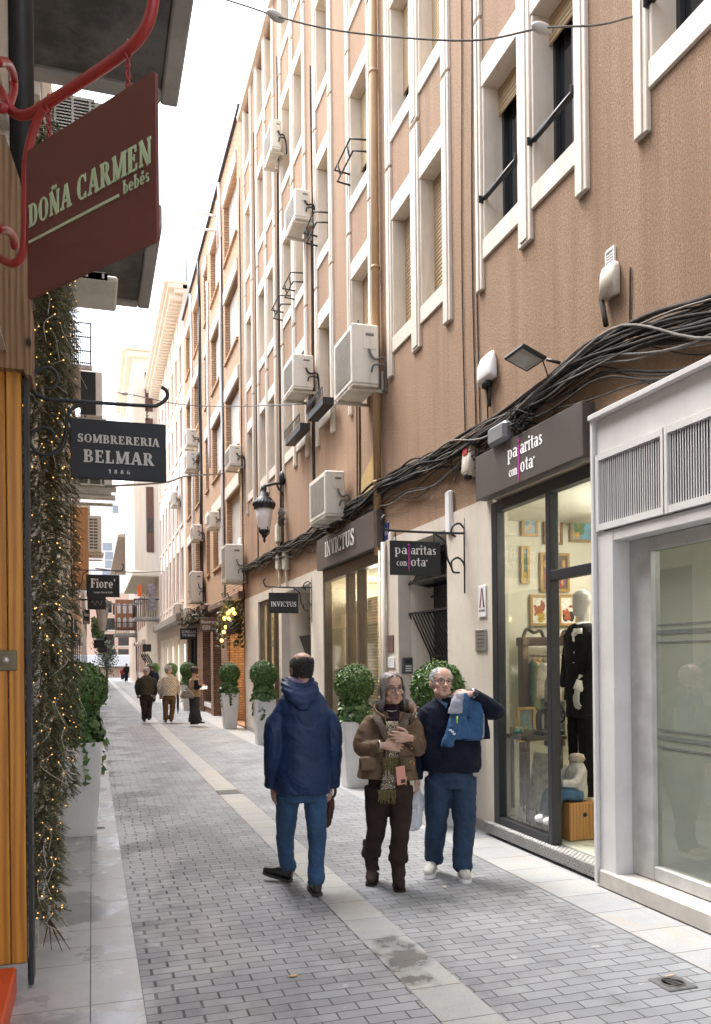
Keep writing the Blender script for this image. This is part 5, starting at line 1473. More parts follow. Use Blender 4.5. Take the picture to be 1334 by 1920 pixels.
# ------------------------------------------------------------------ street lantern
Y = 16.26
e = empty('street_lantern', (3.29, Y, 4.12), 'black wrought iron street lantern with a frosted globe on a wall arm', 'street lamp')
m = MB(); m.tube(bez([(FX - .02, Y, 5.27), (3.5, Y, 5.24), (3.36, Y, 5.20), (3.29, Y, 5.18)], 6), .028, 8); m.ball((FX - .06, Y, 5.35), .09, 10, 8, (.7, 1, 1.7)); m.tube([(FX - .03, Y, 5.0), (3.55, Y, 5.22)], .02, 6); part(m, 'arm', M_BLACK, e)
m = MB(); m.lathe([(.05, 5.2), (.06, 5.12), (.05, 5.08), (.085, 5.05), (.10, 4.98), (.16, 4.93), (.205, 4.82), (.215, 4.76), (.20, 4.73)][::-1], (3.29, Y, 0), 24)
for i in range(20):
    q = 2 * math.pi * i / 20; m.lathe([(.02, 4.78), (.026, 4.83), (.006, 4.88)], (3.29 + .205 * math.cos(q), Y + .205 * math.sin(q), 0), 6)
part(m, 'crown', M_BLACK, e)
def m_globe():
    t = NT('frosted_globe'); t.color((.88, .82, .80)); t.rough(.25)
    t.val(t.b, 'Transmission Weight', .1)
    return t.m
m = MB(); m.lathe([(.09, 4.30), (.12, 4.36), (.155, 4.55), (.175, 4.73)], (3.29, Y, 0), 24); part(m, 'globe', m_globe(), e)
m = MB(); m.lathe([(.01, 4.06), (.03, 4.10), (.02, 4.14), (.05, 4.18), (.05, 4.22), (.10, 4.29), (.10, 4.31)], (3.29, Y, 0), 20)
for i in range(4):
    q = 2 * math.pi * i / 4 + .4
    m.tube([(3.29 + .05 * math.cos(q), Y + .05 * math.sin(q), 4.2), (3.29 + .115 * math.cos(q), Y + .115 * math.sin(q), 4.26), (3.29 + .12 * math.cos(q), Y + .12 * math.sin(q), 4.36)], .012, 5)
part(m, 'finial', M_BLACK, e)
for px, py, lab in ((523, 1000, 'small cream junction box on the wall behind the street lantern'), (524, 1050, 'cream cable box hanging under the cables past the lantern'), (537, 1050, 'greenish cream cable box beside another one under the cables')):
    c = onX(px, py, FX - .05); m = MB(); m.box(FX - .11, FX - .002, c.y - .13, c.y + .13, c.z - .2, c.z + .2, .03); m.tube([(FX - .06, c.y, c.z - .2), (FX - .05, c.y - .05, c.z - .55)], .02, 6); tag(m.build('cable_box', plain('cream_plastic2', (.60, .58, .47), .45)), lab, 'box')

# ------------------------------------------------------------------ air conditioners
def ac(px0, px1, py0, py1, L, label, wall=FX, gap=.10, feet=True, big=False, side=1):
    b = onX(px1, py1, wall - gap)
    Yn = b.y
    a = onY(px0, py0, Yn)
    x0, x1, z0, z1 = a.x, b.x, b.z, onY(px1, py0, Yn).z
    z1 = max(z1, a.z) * .5 + min(z1, a.z) * .5
    e = empty('air_conditioner', ((x0 + x1) / 2, Yn + L / 2, z0), label, 'air conditioner', 'air conditioners on the facades')
    m = MB(); m.box(x0, x1, Yn, Yn + L, z0, z1, .018); m.box(x0 + .012, x1 - .012, Yn + .015, Yn + L - .015, z0 - .02, z0 + .002); part(m, 'casing', M_ACW, e)
    w, h = x1 - x0, z1 - z0
    m = MB()      # front grille looks across the street
    n = max(8, int(h / .035))
    for i in range(n):
        z = z0 + .08 + (h - .16) * i / (n - 1)
        m.box(x0 - .008, x0 - .0005, Yn + .08, Yn + L - .10, z - .004, z + .004)
    for i in range(8):
        y = Yn + .09 + (L - .2) * i / 7; m.box(x0 - .0105, x0 - .008, y - .004, y + .004, z0 + .08, z1 - .08)
    part(m, 'fan_grille', M_GREYG, e)
    m = MB()      # service panel on the end
    m.box(x0 + w * .40, x0 + w * .88, Yn - .008, Yn - .0005, z1 - h * .42, z1 - h * .10, .003)
    pn = part(m, 'service_panel', M_ACW, e)
    m = MB(); m.box(x0 + w * .50, x0 + w * .80, Yn - .012, Yn - .0085, z1 - h * .20, z1 - h * .155); part(m, 'handle', M_ACD, pn)
    m = MB(); p_ = Vector((x0 + w * .62, Yn - .012, z1 - h * .42))
    m.tube(bez([p_, p_ + Vector((.02, -.03, -h * .12)), p_ + Vector((w * .2, -.04, -h * .18)), p_ + Vector((w * .5, -.03, -h * .15)), Vector((wall - .02, Yn - .02, z0 + h * .18)), Vector((wall - .012, Yn - .02, z0 - .1))], 6), .016, 7)
    m.tube(bez([Vector((x0 + w * .70, Yn - .012, z0 + h * .2)), Vector((x0 + w * .75, Yn - .05, z0 + h * .3)), Vector((x1 + .02, Yn - .05, z0 + h * .32)), Vector((wall - .02, Yn - .03, z0 + h * .25))], 6), .013, 7)
    part(m, 'pipes', M_CABLE if not big else M_CABLEG, e)
    if feet:
        m = MB()
        for y in (Yn + L * .14, Yn + L * .86):
            m.box(x0 - .02, wall - .004, y - .022, y + .022, z0 - .062, z0 - .022, .003)
            m.box(wall - .035, wall - .004, y - .022, y + .022, z0 - .06, z0 + .28 * h + .0, .003)
        part(m, 'bracket', M_BRACK, e)
    return e
ac(660, 712, 607, 722, .86, 'large yellowed air conditioner with curled black pipes right beside the brown downpipe', big=True)
ac(550, 589, 664, 728, .80, 'air conditioner at window height left of the largest one, above a black planter rail')
ac(610, 648, 882, 965, .95, 'air conditioner sitting on the cables just above the INVICTUS fascia', big=True)
ac(553, 583, 354, 409, .80, 'air conditioner high on the facade beside a folded iron window rail')
ac(509, 529, 223, 278, .80, 'topmost air conditioner on the pink facade close to the roofline')
ac(423, 457, 1020, 1088, .70, 'tall white air conditioner at the joint of the pink and brick buildings', big=True)
ac(359, 381, 1071, 1127, .80, 'white air conditioner with a white looping hose above the brown canopy')
ac(329, 344, 1131, 1153, .80, 'small air conditioner low on the pale building, first of two side by side')
ac(347, 357, 1138, 1158, .60, 'small air conditioner tucked beside the one above the dark canopy')
ac(431, 453, 834, 871, .80, 'air conditioner over a brick window at the near end of the brick facade')
ac(394, 412, 958, 986, .80, 'air conditioner with a yellow sticker halfway along the brick facade')
ac(362, 379, 983, 1010, .80, 'air conditioner with a yellow sticker lower at the far half of the brick facade')
ac(350, 369, 804, 834, .80, 'upper air conditioner of a stacked pair at the far end of the brick facade')
ac(350, 369, 846, 878, .80, 'lower air conditioner of a stacked pair at the far end of the brick facade')
ac(323, 335, 922, 946, .80, 'small air conditioner on the pale pinkish building beyond the brick one')
def ac_left(px0, px1, py0, py1, Y, L, label, dark=False, feet=True):
    a, b = onY(px0, py0, Y), onY(px1, py1, Y)
    e = empty('air_conditioner', ((a.x + b.x) / 2, Y + L / 2, b.z), label, 'air conditioner', 'air conditioners on the facades')
    m = MB(); m.box(a.x, b.x, Y, Y + L, b.z, a.z, .018); part(m, 'casing', M_ACW, e)
    m = MB(); w, h = b.x - a.x, a.z - b.z
    if dark:
        m.box(a.x + .01, b.x - w * .3, Y - .008, Y - .001, b.z + .02, a.z - .03)
        part(m, 'coil', plain('dark_coil', (.014, .014, .015), .7, bump=.5, bscale=60), e)
    else:
        m.box(a.x + w * .1, b.x - w * .25, Y - .004, Y - .001, b.z + h * .08, a.z - h * .08); q = part(m, 'coil', M_ACD, e)
        m = MB()
        for i in range(11): z = b.z + h * (.07 + .086 * i); m.box(a.x + w * .06, b.x - w * .2, Y - .016, Y - .0045, z - .02, z + .012)
        for i in range(3): m.box(a.x + w * (.1 + .3 * i), a.x + w * (.14 + .3 * i), Y - .019, Y - .0165, b.z + h * .06, a.z - h * .06)
        part(m, 'fan_grille', M_ACW, q)
    if feet:
        m = MB()
        for y in (Y + .1, Y + L - .1): m.box(LX, b.x + .06, y - .03, y + .03, b.z - .075, b.z - .002, .003); m.box(LX, b.x + .02, y - .02, y + .02, b.z - .17, b.z - .13, .003)
        part(m, 'bracket', M_BRACK, e)
    return e
ac_left(90, 200, 172, 262, 5.6, .5, 'air conditioner under the upper balcony seen behind the maroon board')
ac_left(120, 222, 505, 528, 7.9, .7, 'air conditioner under the second dark balcony below the maroon board', feet=False)
ac_left(150, 193, 693, 782, 15.0, .8, 'tall unit with a dark coil side rising behind the charcoal hat shop sign', dark=True)
ac_left(135, 211, 880, 911, 12.5, .8, 'air conditioner on long brackets just under the charcoal hat shop sign')
ac_left(164, 191, 966, 1035, 24.0, .8, 'white louvred air conditioner on the orange panelled oriel')

# far things on the left wall
def d_none(e, a, b, y): pass
def d_scr(e, a, b, y):
    m = MB(); w = b.x - a.x; c = (a.x + b.x) / 2; z = (a.z + b.z) / 2
    m.tube(bez([(a.x + w * (.2 + .1 * i), y, z + .07 * math.sin(i * 2.3)) for i in range(7)], 4), .012, 4); part(m, 'lettering', M_CABLEG, e)
across_sign('hanging_sign', "black sign with thin script half hidden below the Fiore' sign", 164, 199, 1118, 1143, 22.5, d_scr, M_SIGNBLK, 'left', bracket=False)
def d_ric(e, a, b, y):
    m = MB(); w = b.x - a.x; c = (a.x + b.x) / 2
    sans(m, 'Ricordi', (c, y, a.z - .2), EXP, EYP, EZP, .1, w * .7); sans(m, 'Punci', (c, y, a.z - .42), EXP, EYP, EZP, .1, w * .6); part(m, 'lettering', M_LETW, e)
across_sign('hanging_sign', 'small black sign with two white words close to the left wall', 156, 169, 1143, 1170, 26, d_ric, M_SIGNBLK, 'left', bracket=False)
across_sign('hanging_sign', 'blank black box sign low on the far left wall', 176, 197, 1200, 1215, 34, d_none, M_SIGNBLK, 'left', bracket=False, thick=.3)
across_sign('hanging_sign', 'smaller blank black box sign behind another on the far left wall', 184, 201, 1212, 1223, 44, d_none, M_SIGNBLK, 'left', bracket=False, thick=.3)
across_sign('hanging_sign', 'small black sign on the stone house under the cream bay', 268, 284, 1208, 1222, 48.2, d_none, M_SIGNBLK, bracket=False)
e = empty('wall_lantern', (0.2, 27, 3), 'small glass wall lantern under the signs on the left side', 'lamp')
c = onY(192, 1155, 27)
m = MB(); m.lathe([(.1, -.45), (.2, .25), (.22, .28)], c, 8, False); part(m, 'lamp_glass', plain('lantern_glass', (.45, .46, .46), .15), e)
m = MB(); m.lathe([(.24, .285), (.1, .45), (.03, .55)], c, 8, False); m.tube([(LX, 27, c.z + .5), (c.x, 27, c.z + .5)], .03, 6); part(m, 'frame', M_BLACK, e)
# bell shaped lamps, awning arms on the stone house
e = empty('awning', (FX, 47.9, 2.5), 'small folded awning with dark arms on the stone house under the bay', 'awning')
m = MB()
for i in range(4): p, q = onX(262 + i * 5, 1228, FX - .03), onX(268 + i * 5, 1244, FX - .03); m.tube([onY(264 + i * 4, 1226, 48.1), onY(274 + i * 4, 1243, 48.1)], .04, 5)
part(m, 'arms', M_BLACK, e)

# ------------------------------------------------------------------ wires strung over the street
def wire(name, label, pts, r, bulb=None):
    e = empty(name, pts[0], label, 'wire')
    m = MB(); m.tube(bez(pts, 8), r, 6); part(m, 'cable', M_CABLEG, e)
    for b in (bulb or []):
        m = MB(); m.M = Matrix.Translation(b[0]) @ b[1]; m.ball((0, 0, 0), .045, 12, 8, (1.9, .8, .9)); part(m, 'insulator', plain('porcelain', (.42, .40, .38), .3), e)
    return e
Yw = 5.2; P_ = lambda px, py, Y: onY(px, py, Y)
hk = onX(1190, 30, FX - .02)
W1 = [onY(470, 14, 7.2), onY(517, 30, 7.0), onY(620, 55, 6.6), onY(760, 71, 6.1), onY(900, 75, 5.6), onY(1016, 53, 5.3), onY(1120, 47, 5.05), hk]
W1 = [onY(300, -40, 8.0)] + W1
wire('overhead_wire', 'twisted grey wire with two porcelain insulators strung across the top of the street', W1, .007,
     [(onY(517, 30, 7.0), Matrix.Rotation(R(20), 4, 'Y')), (onY(1016, 53, 5.3), Matrix.Rotation(R(5), 4, 'Y'))])
wire('overhead_wire', 'pair of black cables crossing from behind the hat shop sign to the brick building', [onY(200, 912, 12), onY(312, 904, 18), onY(350, 893, 21), onX(420, 888, FX - .02)], .02)
wire('overhead_wire', 'thin pale wire with an insulator crossing above the hat shop sign', [onY(170, 735, 22), onY(235, 738, 21), onY(330, 757, 20.5), onY(420, 762, 20), onX(600, 757, FX - .03)], .012, [(onY(234, 738, 21), Matrix.Rotation(R(0), 4, 'Y'))])
wire('overhead_wire', "dark cable crossing the street behind the Fiore' sign", [onY(180, 1066, 25), onY(250, 1073, 30), onX(305, 1071, FX - .02)], .02)
wire('overhead_wire', 'sagging dark cable below the apricot flats at the end of the street', [onY(196, 1122, 40), onY(215, 1133, 42), onY(250, 1134, 46), onX(270, 1130, FX - .02)], .03)
m = MB()
for dx in (0, .25): m.tube([onX(385, 418, FX) + Vector((0, dx, 0)), onX(385, 418, FX) + Vector((-.7, dx, .05))], .03, 6)
e = empty('roof_antenna', (3.4, 30, 13.5), 'white forked antenna arms sticking out of the top of the brick facade', 'antenna')
c = onX(411, 434, FX - .02)
m = MB()
for dz in (0, .45): m.tube([(c.x, c.y, c.z + dz), (c.x - .75, c.y + .1, c.z + dz + .05)], .035, 6)
m.tube([(c.x - .05, c.y, c.z - .5), (c.x - .05, c.y, c.z + .9)], .03, 6); part(m, 'arms', M_WHITE, e)
m = MB(); a = onX(335, 548, FX); m.tube([(FX + .3, 36, 17.2), (FX + .3, 36, 19.5)], .03, 6); tag(m.build('roof_mast', M_BLACK), 'thin dark mast on the roof of the pale building', 'mast')
for px0, px1, py0, py1, lab in ((591, 621, 741, 781, 'black iron planter rail on the window sill nearer the downpipe'), (548, 577, 790, 828, 'black iron planter rail on the sill further along the pink facade')):
    a, b = onX(px0, (py0 + py1) / 2, FX - .13), onX(px1, (py0 + py1) / 2, FX - .13)
    zc = onX((px0 + px1) / 2, (py0 + py1) / 2, FX - .13).z
    e = empty('planter_rail', (FX - .1, (a.y + b.y) / 2, zc - .12), lab, 'planter rail')
    m = MB(); m.box(FX - .26, FX - .081, b.y, a.y, zc - .12, zc + .0, .004); part(m, 'box', M_BLACK, e)
    m = MB()
    n = 12
    for i in range(n + 1): yy = b.y + (a.y - b.y) * i / n; m.tube([(FX - .27, yy, zc), (FX - .27, yy, zc + .14)], .007, 4)
    m.box(FX - .28, FX - .262, b.y, a.y, zc + .13, zc + .15); part(m, 'rail', M_BLACK, e)
# ------------------------------------------------------------------ topiary in white planters
def leaf_cloud(mb, pts, size, rnd, shape='oval'):
    for p, nrm in pts:
        n = (Vector(nrm) + Vector((rnd.gauss(0, .5), rnd.gauss(0, .5), rnd.gauss(0, .5)))).normalized()
        t = n.orthogonal().normalized(); t = Matrix.Rotation(rnd.uniform(0, 6.28), 3, n) @ t; b = n.cross(t)
        s = size * rnd.uniform(.7, 1.3)
        p = Vector(p)
        if shape == 'ivy':
            prof = [(-.1, -.5), (-.55, -.25), (-.35, .1), (0, .7), (.35, .1), (.55, -.25), (.1, -.5)]
            mb.add([p + t * (a * s) + b * (c * s) + n * (.12 * s * abs(a)) for a, c in prof], [tuple(range(7))])
        else:
            mb.add([p - b * s * .6, p + t * s * .38 + n * .1 * s, p + b * s * .6, p - t * s * .38 + n * .1 * s], [(0, 1, 2, 3)])
def topiary_meshes(seed=1):
    rn = random.Random(seed)
    m = MB(); pts = []
    for i in range(5200):
        v = Vector((rn.gauss(0, 1), rn.gauss(0, 1), rn.gauss(0, 1))).normalized()
        k = 1 + .06 * noise.noise(v * 2.2) + .05 * noise.noise(v * 7)
        r = .275 * k * (1 - abs(rn.gauss(0, .055))) * (1.0 if rn.random() > .03 else rn.uniform(1.03, 1.12))
        pts.append((v * r + Vector((0, 0, 1.41)), v))
    leaf_cloud(m, pts, .030, rn)
    ball = m
    core = MB(); core.ball((0, 0, 1.41), .225, 18, 12); core.tube([(0, 0, .85), (0, 0, 1.3)], .022, 8)
    iv = MB(); pts = []
    for i in range(1300):
        a = rn.uniform(0, 6.28); z = rn.uniform(.88, 1.22); rr = (.24 - (z - .9) * .25) * rn.uniform(.4, 1.15)
        pts.append(((rr * math.cos(a), rr * math.sin(a), z), (math.cos(a), math.sin(a), .6)))
    for s in range(9):
        a = rn.uniform(0, 6.28); L = rn.uniform(.15, .6); x, y = .205 * math.cos(a), .205 * math.sin(a)
        for k in range(int(L / .035)):
            pts.append(((x * 1.08 + rn.gauss(0, .018), y * 1.08 + rn.gauss(0, .018), .97 - k * .035), (math.cos(a), math.sin(a), .3)))
    leaf_cloud(iv, pts, .062, rn, 'ivy')
    return ball, core, iv
def make_planter(loc, label, s=1.0):
    e = empty('planter', loc, label, 'planter', 'white planters with clipped box balls')
    m = MB()
    m.loft([((0, 0, .0), (.155, 0, 0), (0, .155, 0), .22), ((0, 0, .02), (.16, 0, 0), (0, .16, 0), .22), ((0, 0, .88), (.225, 0, 0), (0, .225, 0), .22), ((0, 0, .905), (.225, 0, 0), (0, .225, 0), .22), ((0, 0, .905), (.205, 0, 0), (0, .205, 0), .22), ((0, 0, .84), (.20, 0, 0), (0, .20, 0), .22)], 40, False)
    m.build('pot', M_POT, e)
    b, c, iv = topiary_meshes()
    b.build('foliage', M_BOX, e); c.build('stem', M_TWIG, e); iv.build('ivy', M_IVY, e)
    m = MB(); m.lathe([(.19, .83), (.19, .86), (.0, .87)], seg=20); m.build('soil', M_SOIL, e)
    e.scale = (s, s, s)
    return e
def foot(px, py): p = onZ(px, py); return (p.x, p.y, .004)
pl0 = make_planter((3.40, 7.93, .004), 'white planter with a clipped ball behind the man in the navy sweater', 1.0)
spots = [((3.38, 10.72, .004), 'white planter with a clipped ball and trailing ivy behind the woman', .98), ((3.38, 16.95, .004), 'white planter with a clipped ball just left of the man in the blue jacket', 1.02),
         ((3.36, 21.3, .004), 'white planter with a clipped ball beside the amber lit doorway', 1.0), ((3.25, 29.9, .004), 'white planter with a clipped ball behind the woman in the vest', 1.02),
         ((3.3, 37.0, .004), 'white planter with a clipped ball partly behind the man in the quilted jacket', 1.0), ((3.3, 47, .004), 'white planter with a clipped ball far off left of the bald man', 1.0), ((3.35, 51.0, .004), 'farthest white planter with a clipped ball on the right side', 1.0),
         ((-.13, 8.75, .004), 'white planter with a leafy clipped ball beside the fir garland on the left', 1.02)]
for i, (loc, lab, s) in enumerate(spots):
    o = copy_tree(pl0); o.location = loc; o['label'] = lab; o.scale = (s, s, s); o.rotation_euler.z = (1.3 * i if False else 0) + (R(90) * (i % 4))

# ------------------------------------------------------------------ fir garland with fairy lights round the hat shop door
G_ = empty('fir_garland', (-.2, 5.3, 0), 'tall hanging fir branch garland wound with warm fairy lights on the left wall', 'garland')
rg = random.Random(21)
def sprig(mb, p, d, L, w):
    """a drooping fir spray: stem with flat rows of needles and two side shoots"""
    d = d.normalized()
    side = d.cross(Vector((rg.gauss(0, .4), rg.gauss(0, .4), 1))).normalized()
    n = int(L / .0075)
    stem = []
    up = side.cross(d)
    for i in range(n):
        t = i / n
        q = p + d * (L * t) + Vector((0, 0, -.45 * L * t * t))
        stem.append(q)
        for s in (-1, 1):
            l = w * (1 - .45 * t) * rg.uniform(.8, 1.15)
            nd = (side * s + d * .6 + up * rg.uniform(-.15, .6)).normalized() * l
            o = d * .0042
            mb.add([q - o, q + o, q + nd], [(0, 1, 2)])
    return stem
fol = MB(); tw = MB()
BULB = []
def column(x0, y0, rx, ry, z0, z1, count, zfun=None):
    for i in range(count):
        z = z0 + (z1 - z0) * rg.random() ** .9
        k = zfun(z) if zfun else 1.0
        a = rg.uniform(0, 6.28); r = math.sqrt(rg.random())
        p = Vector((x0 + rx * k * r * math.cos(a), y0 + ry * k * r * math.sin(a), z))
        out = Vector((math.cos(a) * 1.0, math.sin(a) * .8 - .35, rg.uniform(-.9, .25)))
        L = rg.uniform(.05, .115)
        st = sprig(fol, p, out, L, rg.uniform(.015, .022))
        if i % 4 == 0: tw.tube([st[0], st[len(st) // 2], st[-1]], [.004, .003, .0015], 4)
        for j in range(2):
            b = st[int(len(st) * rg.uniform(.15, .6))]
            sprig(fol, b, (out.normalized() + Vector((rg.gauss(0, .5), rg.gauss(0, .5), rg.gauss(0, .2)))), L * .5, .018)
        if rg.random() < .065:
            BULB.append(p + Vector((math.cos(a) * rx * .45 + .02, math.sin(a) * ry * .5 - .04, rg.uniform(-.1, .05))))
# near hanging branch, from the head of the door down to the pavement
column(-.275, 5.22, .075, .12, .22, 4.7, 3000, lambda z: .75 + .55 * min(1, z / 3) )
# far hanging branch on the other side of the doorway
column(-.255, 7.75, .105, .16, .55, 4.9, 2600, lambda z: .8 + .5 * min(1, z / 3))
# swag over the doorway
for i in range(1300):
    y = rg.uniform(5.1, 8.0); z = 4.1 + .9 * rg.random()
    p = Vector((-.31 + rg.uniform(-.02, .13), y, z))
    st = sprig(fol, p, Vector((rg.uniform(.1, .9), rg.uniform(-.6, .4), -rg.uniform(.4, 1.4))), rg.uniform(.07, .15), .022)
    sprig(fol, st[len(st) // 3], Vector((rg.uniform(-.2, .9), rg.uniform(-.8, .4), -rg.uniform(.4, 1.2))), .14, .018)
    if rg.random() < .05: BULB.append(p + Vector((.1, -.03, 0)))
for i in range(7):
    p = Vector((-.25, 5.15, .22)); tw.tube([p, p + Vector((rg.uniform(-.03, .12), rg.uniform(-.12, .06), -rg.uniform(.08, .2)))], [.006, .002], 5)
part(fol, 'fir_sprays', M_FIR, G_)
part(tw, 'twigs', M_TWIG, G_)
bl = MB(); cb = MB()
for i, b in enumerate(BULB):
    bl.ball(b, rg.uniform(.0028, .0048), 6, 4)
    if i % 3 == 0: cb.tube(bez([b, b + Vector((rg.gauss(0, .04), rg.gauss(0, .04), -.06)), b + Vector((rg.gauss(0, .05), rg.gauss(0, .06), -.16))], 4), .0016, 4)
fl = part(bl, 'fairy_lights', M_FAIRY, G_); fl['kind'] = 'stuff'
part(cb, 'light_wire', plain('clear_wire', (.55, .5, .4), .4), G_)

# golden lights and garland over the amber doorway
G2 = empty('doorway_garland', (FX - .2, 22.3, 2.6), 'leafy garland with big golden bulbs over the amber lit doorway', 'garland')
m = MB(); bb = MB()
rn = random.Random(5); pts = []
for i in range(1500):
    t = rn.random(); y = 20.95 + 2.6 * t; z = 3.25 - .9 * abs(t - .45) ** 1.3 * 2 * (1 if t < .45 else .6) + rn.gauss(0, .13)
    if rn.random() < .35: y = rn.choice([20.95, 23.4]) + rn.gauss(0, .1); z = rn.uniform(2.1, 3.2)
    pts.append(((FX - .16 + rn.gauss(0, .09), y, z), (-1, 0, .3)))
leaf_cloud(m, pts, .075, rn, 'ivy'); part(m, 'foliage', m_leaf('dark_garland_leaf', (.03, .045, .015), (.07, .075, .03), (.16, .12, .05)), G2)
for px, py in ((437, 1143), (432, 1146), (422, 1160), (430, 1160), (424, 1176), (416, 1201), (440, 1150), (428, 1150), (420, 1185)):
    p = onX(px, py, FX - .30); bb.ball(p, .05, 10, 8)
part(bb, 'bulbs', M_WARMB, G2)
lamp('garland_lamp', (FX - .45, 22.2, 2.9), 10, (1, .65, .25), .1)
# dark creeper round the canopy edge
m = MB(); pts = []
for i in range(900):
    y = rn.uniform(26.8, 34.2); pts.append(((FX - .2 + rn.gauss(0, .08), y, 3.35 + rn.gauss(0, .12)), (-1, 0, .3)))
leaf_cloud(m, pts, .09, rn, 'ivy'); tag(m.build('dry_creeper', m_leaf('dry_creeper_leaf', (.05, .04, .025), (.09, .07, .04), (.15, .11, .06))), 'dark dry creeper draped along the brown canopy of the brick building', 'creeper')
# small tree at the far end of the left side
e = empty('street_tree', (.9, 58, 0), 'small grey green tree at the far end of the left pavement', 'tree')
c = onY(200, 1235, 58)
e.location = (c.x, 58, 0)
m = MB(); m.tube([(0, 0, 0), (.03, .02, 1.2), (-.05, 0, 2.2)], [.09, .07, .03], 8)
for a in range(5): m.tube([(0, 0, 1.2 + .15 * a), (.5 * math.cos(a * 2.1), .5 * math.sin(a * 2.1), 1.9 + .2 * a)], [.035, .012], 5)
m.build('trunk', M_TWIG, e)
m = MB(); pts = []
cl = [(rn.gauss(0, .35), rn.gauss(0, .35), rn.uniform(1.2, 3.3)) for _ in range(16)]
for i in range(1700):
    q = rn.choice(cl); pts.append(((q[0] + rn.gauss(0, .2), q[1] + rn.gauss(0, .2), q[2] + rn.gauss(0, .22)), (rn.gauss(0, 1), rn.gauss(0, 1), 1)))
leaf_cloud(m, pts, .11, rn); m.build('crown', m_leaf('grey_green_leaf', (.06, .09, .06), (.12, .16, .11), (.22, .27, .20)), e)
# ivy on the far left wall
m = MB(); pts = []
c0, c1 = onY(194, 1160, 36), onY(196, 1195, 36)
for i in range(700): pts.append(((c0.x - rn.random() ** .7 * .5 + .05, 36 + rn.gauss(0, .4), rn.uniform(c1.z, c0.z)), (1, -1, .2)))
leaf_cloud(m, pts, .1, rn, 'ivy'); tag(m.build('wall_ivy', M_IVY), 'dark green ivy clump on the far left wall below the lantern', 'ivy')
# ------------------------------------------------------------------ people
def m_skin(name, c):
    t = NT(name)
    n = t.noise(t.coord('Object'), 22, 4)
    t.color(t.mix(c, (c[0] * .86, c[1] * .70, c[2] * .64), t.ramp(n, [(.4, 0.0), (.7, .8)]))); t.rough(.5)
    t.val(t.b, 'Subsurface Weight', .08); t.b.inputs['Subsurface Radius'].default_value = (.02, .008, .005)
    return t.m
def m_cloth(name, c, c2=None, scale=9, rough=.85, weave=900, wb=.12, sheen=.0):
    t = NT(name)
    v = t.coord('Object')
    n = t.noise(v, scale, 6, .65)
    t.color(t.mix(c, c2 or tuple(x * .66 for x in c), t.ramp(n, [(.35, 0.0), (.68, 1.0)]))); t.rough(rough)
    t.val(t.b, 'Specular IOR Level', .25)
    h = t.math('ADD', t.noise(v, weave, 2), t.math('MULTIPLY', t.noise(v, 28, 4), 2.0))
    t.bump(h, wb, .01)
    return t.m
SK1 = m_skin('skin_fair', (.53, .335, .26)); SK2 = m_skin('skin_olive', (.47, .295, .22)); SK3 = m_skin('skin_light', (.60, .37, .28))
def m_hair(name, c, c2):
    t = NT(name)
    g = t.new('ShaderNodeNewGeometry')
    t.color(t.mix(c, c2, g.outputs['Random Per Island'])); t.rough(.42)
    return t.m
H_DARK = m_hair('dark_brown_hair', (.018, .014, .012), (.055, .045, .040))
H_GREY = m_hair('greying_hair', (.07, .055, .048), (.34, .31, .295))
H_WHITE = m_hair('white_hair', (.42, .41, .40), (.66, .65, .64))
def solid(mb, voxel, smooth=5, wr=0.0, freq=9.0, disp=None, seed=0.0):
    """weld overlapping closed shapes into one continuous skin; returns a mesh in the same coordinates"""
    me = bpy.data.meshes.new('tmp'); me.from_pydata(mb.v, [], mb.f); me.update()
    ob = bpy.data.objects.new('tmp', me); COL.objects.link(ob)
    md = ob.modifiers.new('r', 'REMESH'); md.mode = 'VOXEL'; md.voxel_size = voxel; md.adaptivity = 0.0
    if smooth:
        m2 = ob.modifiers.new('s', 'SMOOTH'); m2.factor = .5; m2.iterations = smooth
    dg = bpy.context.evaluated_depsgraph_get()
    out = bpy.data.meshes.new_from_object(ob.evaluated_get(dg), preserve_all_data_layers=False, depsgraph=dg)
    bpy.data.objects.remove(ob); bpy.data.meshes.remove(me)
    if wr or disp:
        nm = [v.normal.copy() for v in out.vertices]
        for v, n in zip(out.vertices, nm):
            d = 0.0
            if wr:
                p = v.co
                q = Vector((p.x * freq + seed, p.y * freq, p.z * freq * 1.35 + p.x * freq * .7))
                r_ = noise.noise(q); r2_ = noise.noise(q * 2.1 + Vector((7, 3, 1)))
                c1 = max(0.0, 1 - abs(r_) * 5.0); c2 = max(0.0, 1 - abs(r2_) * 4.5)
                d += wr * (r_ * 1.1 + r2_ * .45 + c1 * c1 * .45 + c2 * c2 * .22 - .2)
            v.co = v.co + n * d
            if disp: v.co = disp(v.co, n)
    out.polygons.foreach_set('use_smooth', [True] * len(out.polygons))
    out.update()
    return out
def wear(name, me, mat, parent):
    off = Vector((0, 0, 0)); p = parent
    while p is not None: off += Vector(p.location); p = p.parent
    me.transform(Matrix.Translation(-off))
    me.name = name
    me.materials.clear()
    for m in (mat if isinstance(mat, list) else [mat]): me.materials.append(m)
    o = bpy.data.objects.new(name, me); COL.objects.link(o); o.parent = parent
    return o
def chain(mb, pts, rads, n=5, seg=16):
    P = bez(pts, n); k = len(rads) - 1
    rr = []
    for i in range(len(P)):
        t = i / (len(P) - 1) * k; a = min(int(t), k - 1); f = t - a
        rr.append(rads[a] * (1 - f) + rads[a + 1] * f)
    mb.tube(P, rr, seg)
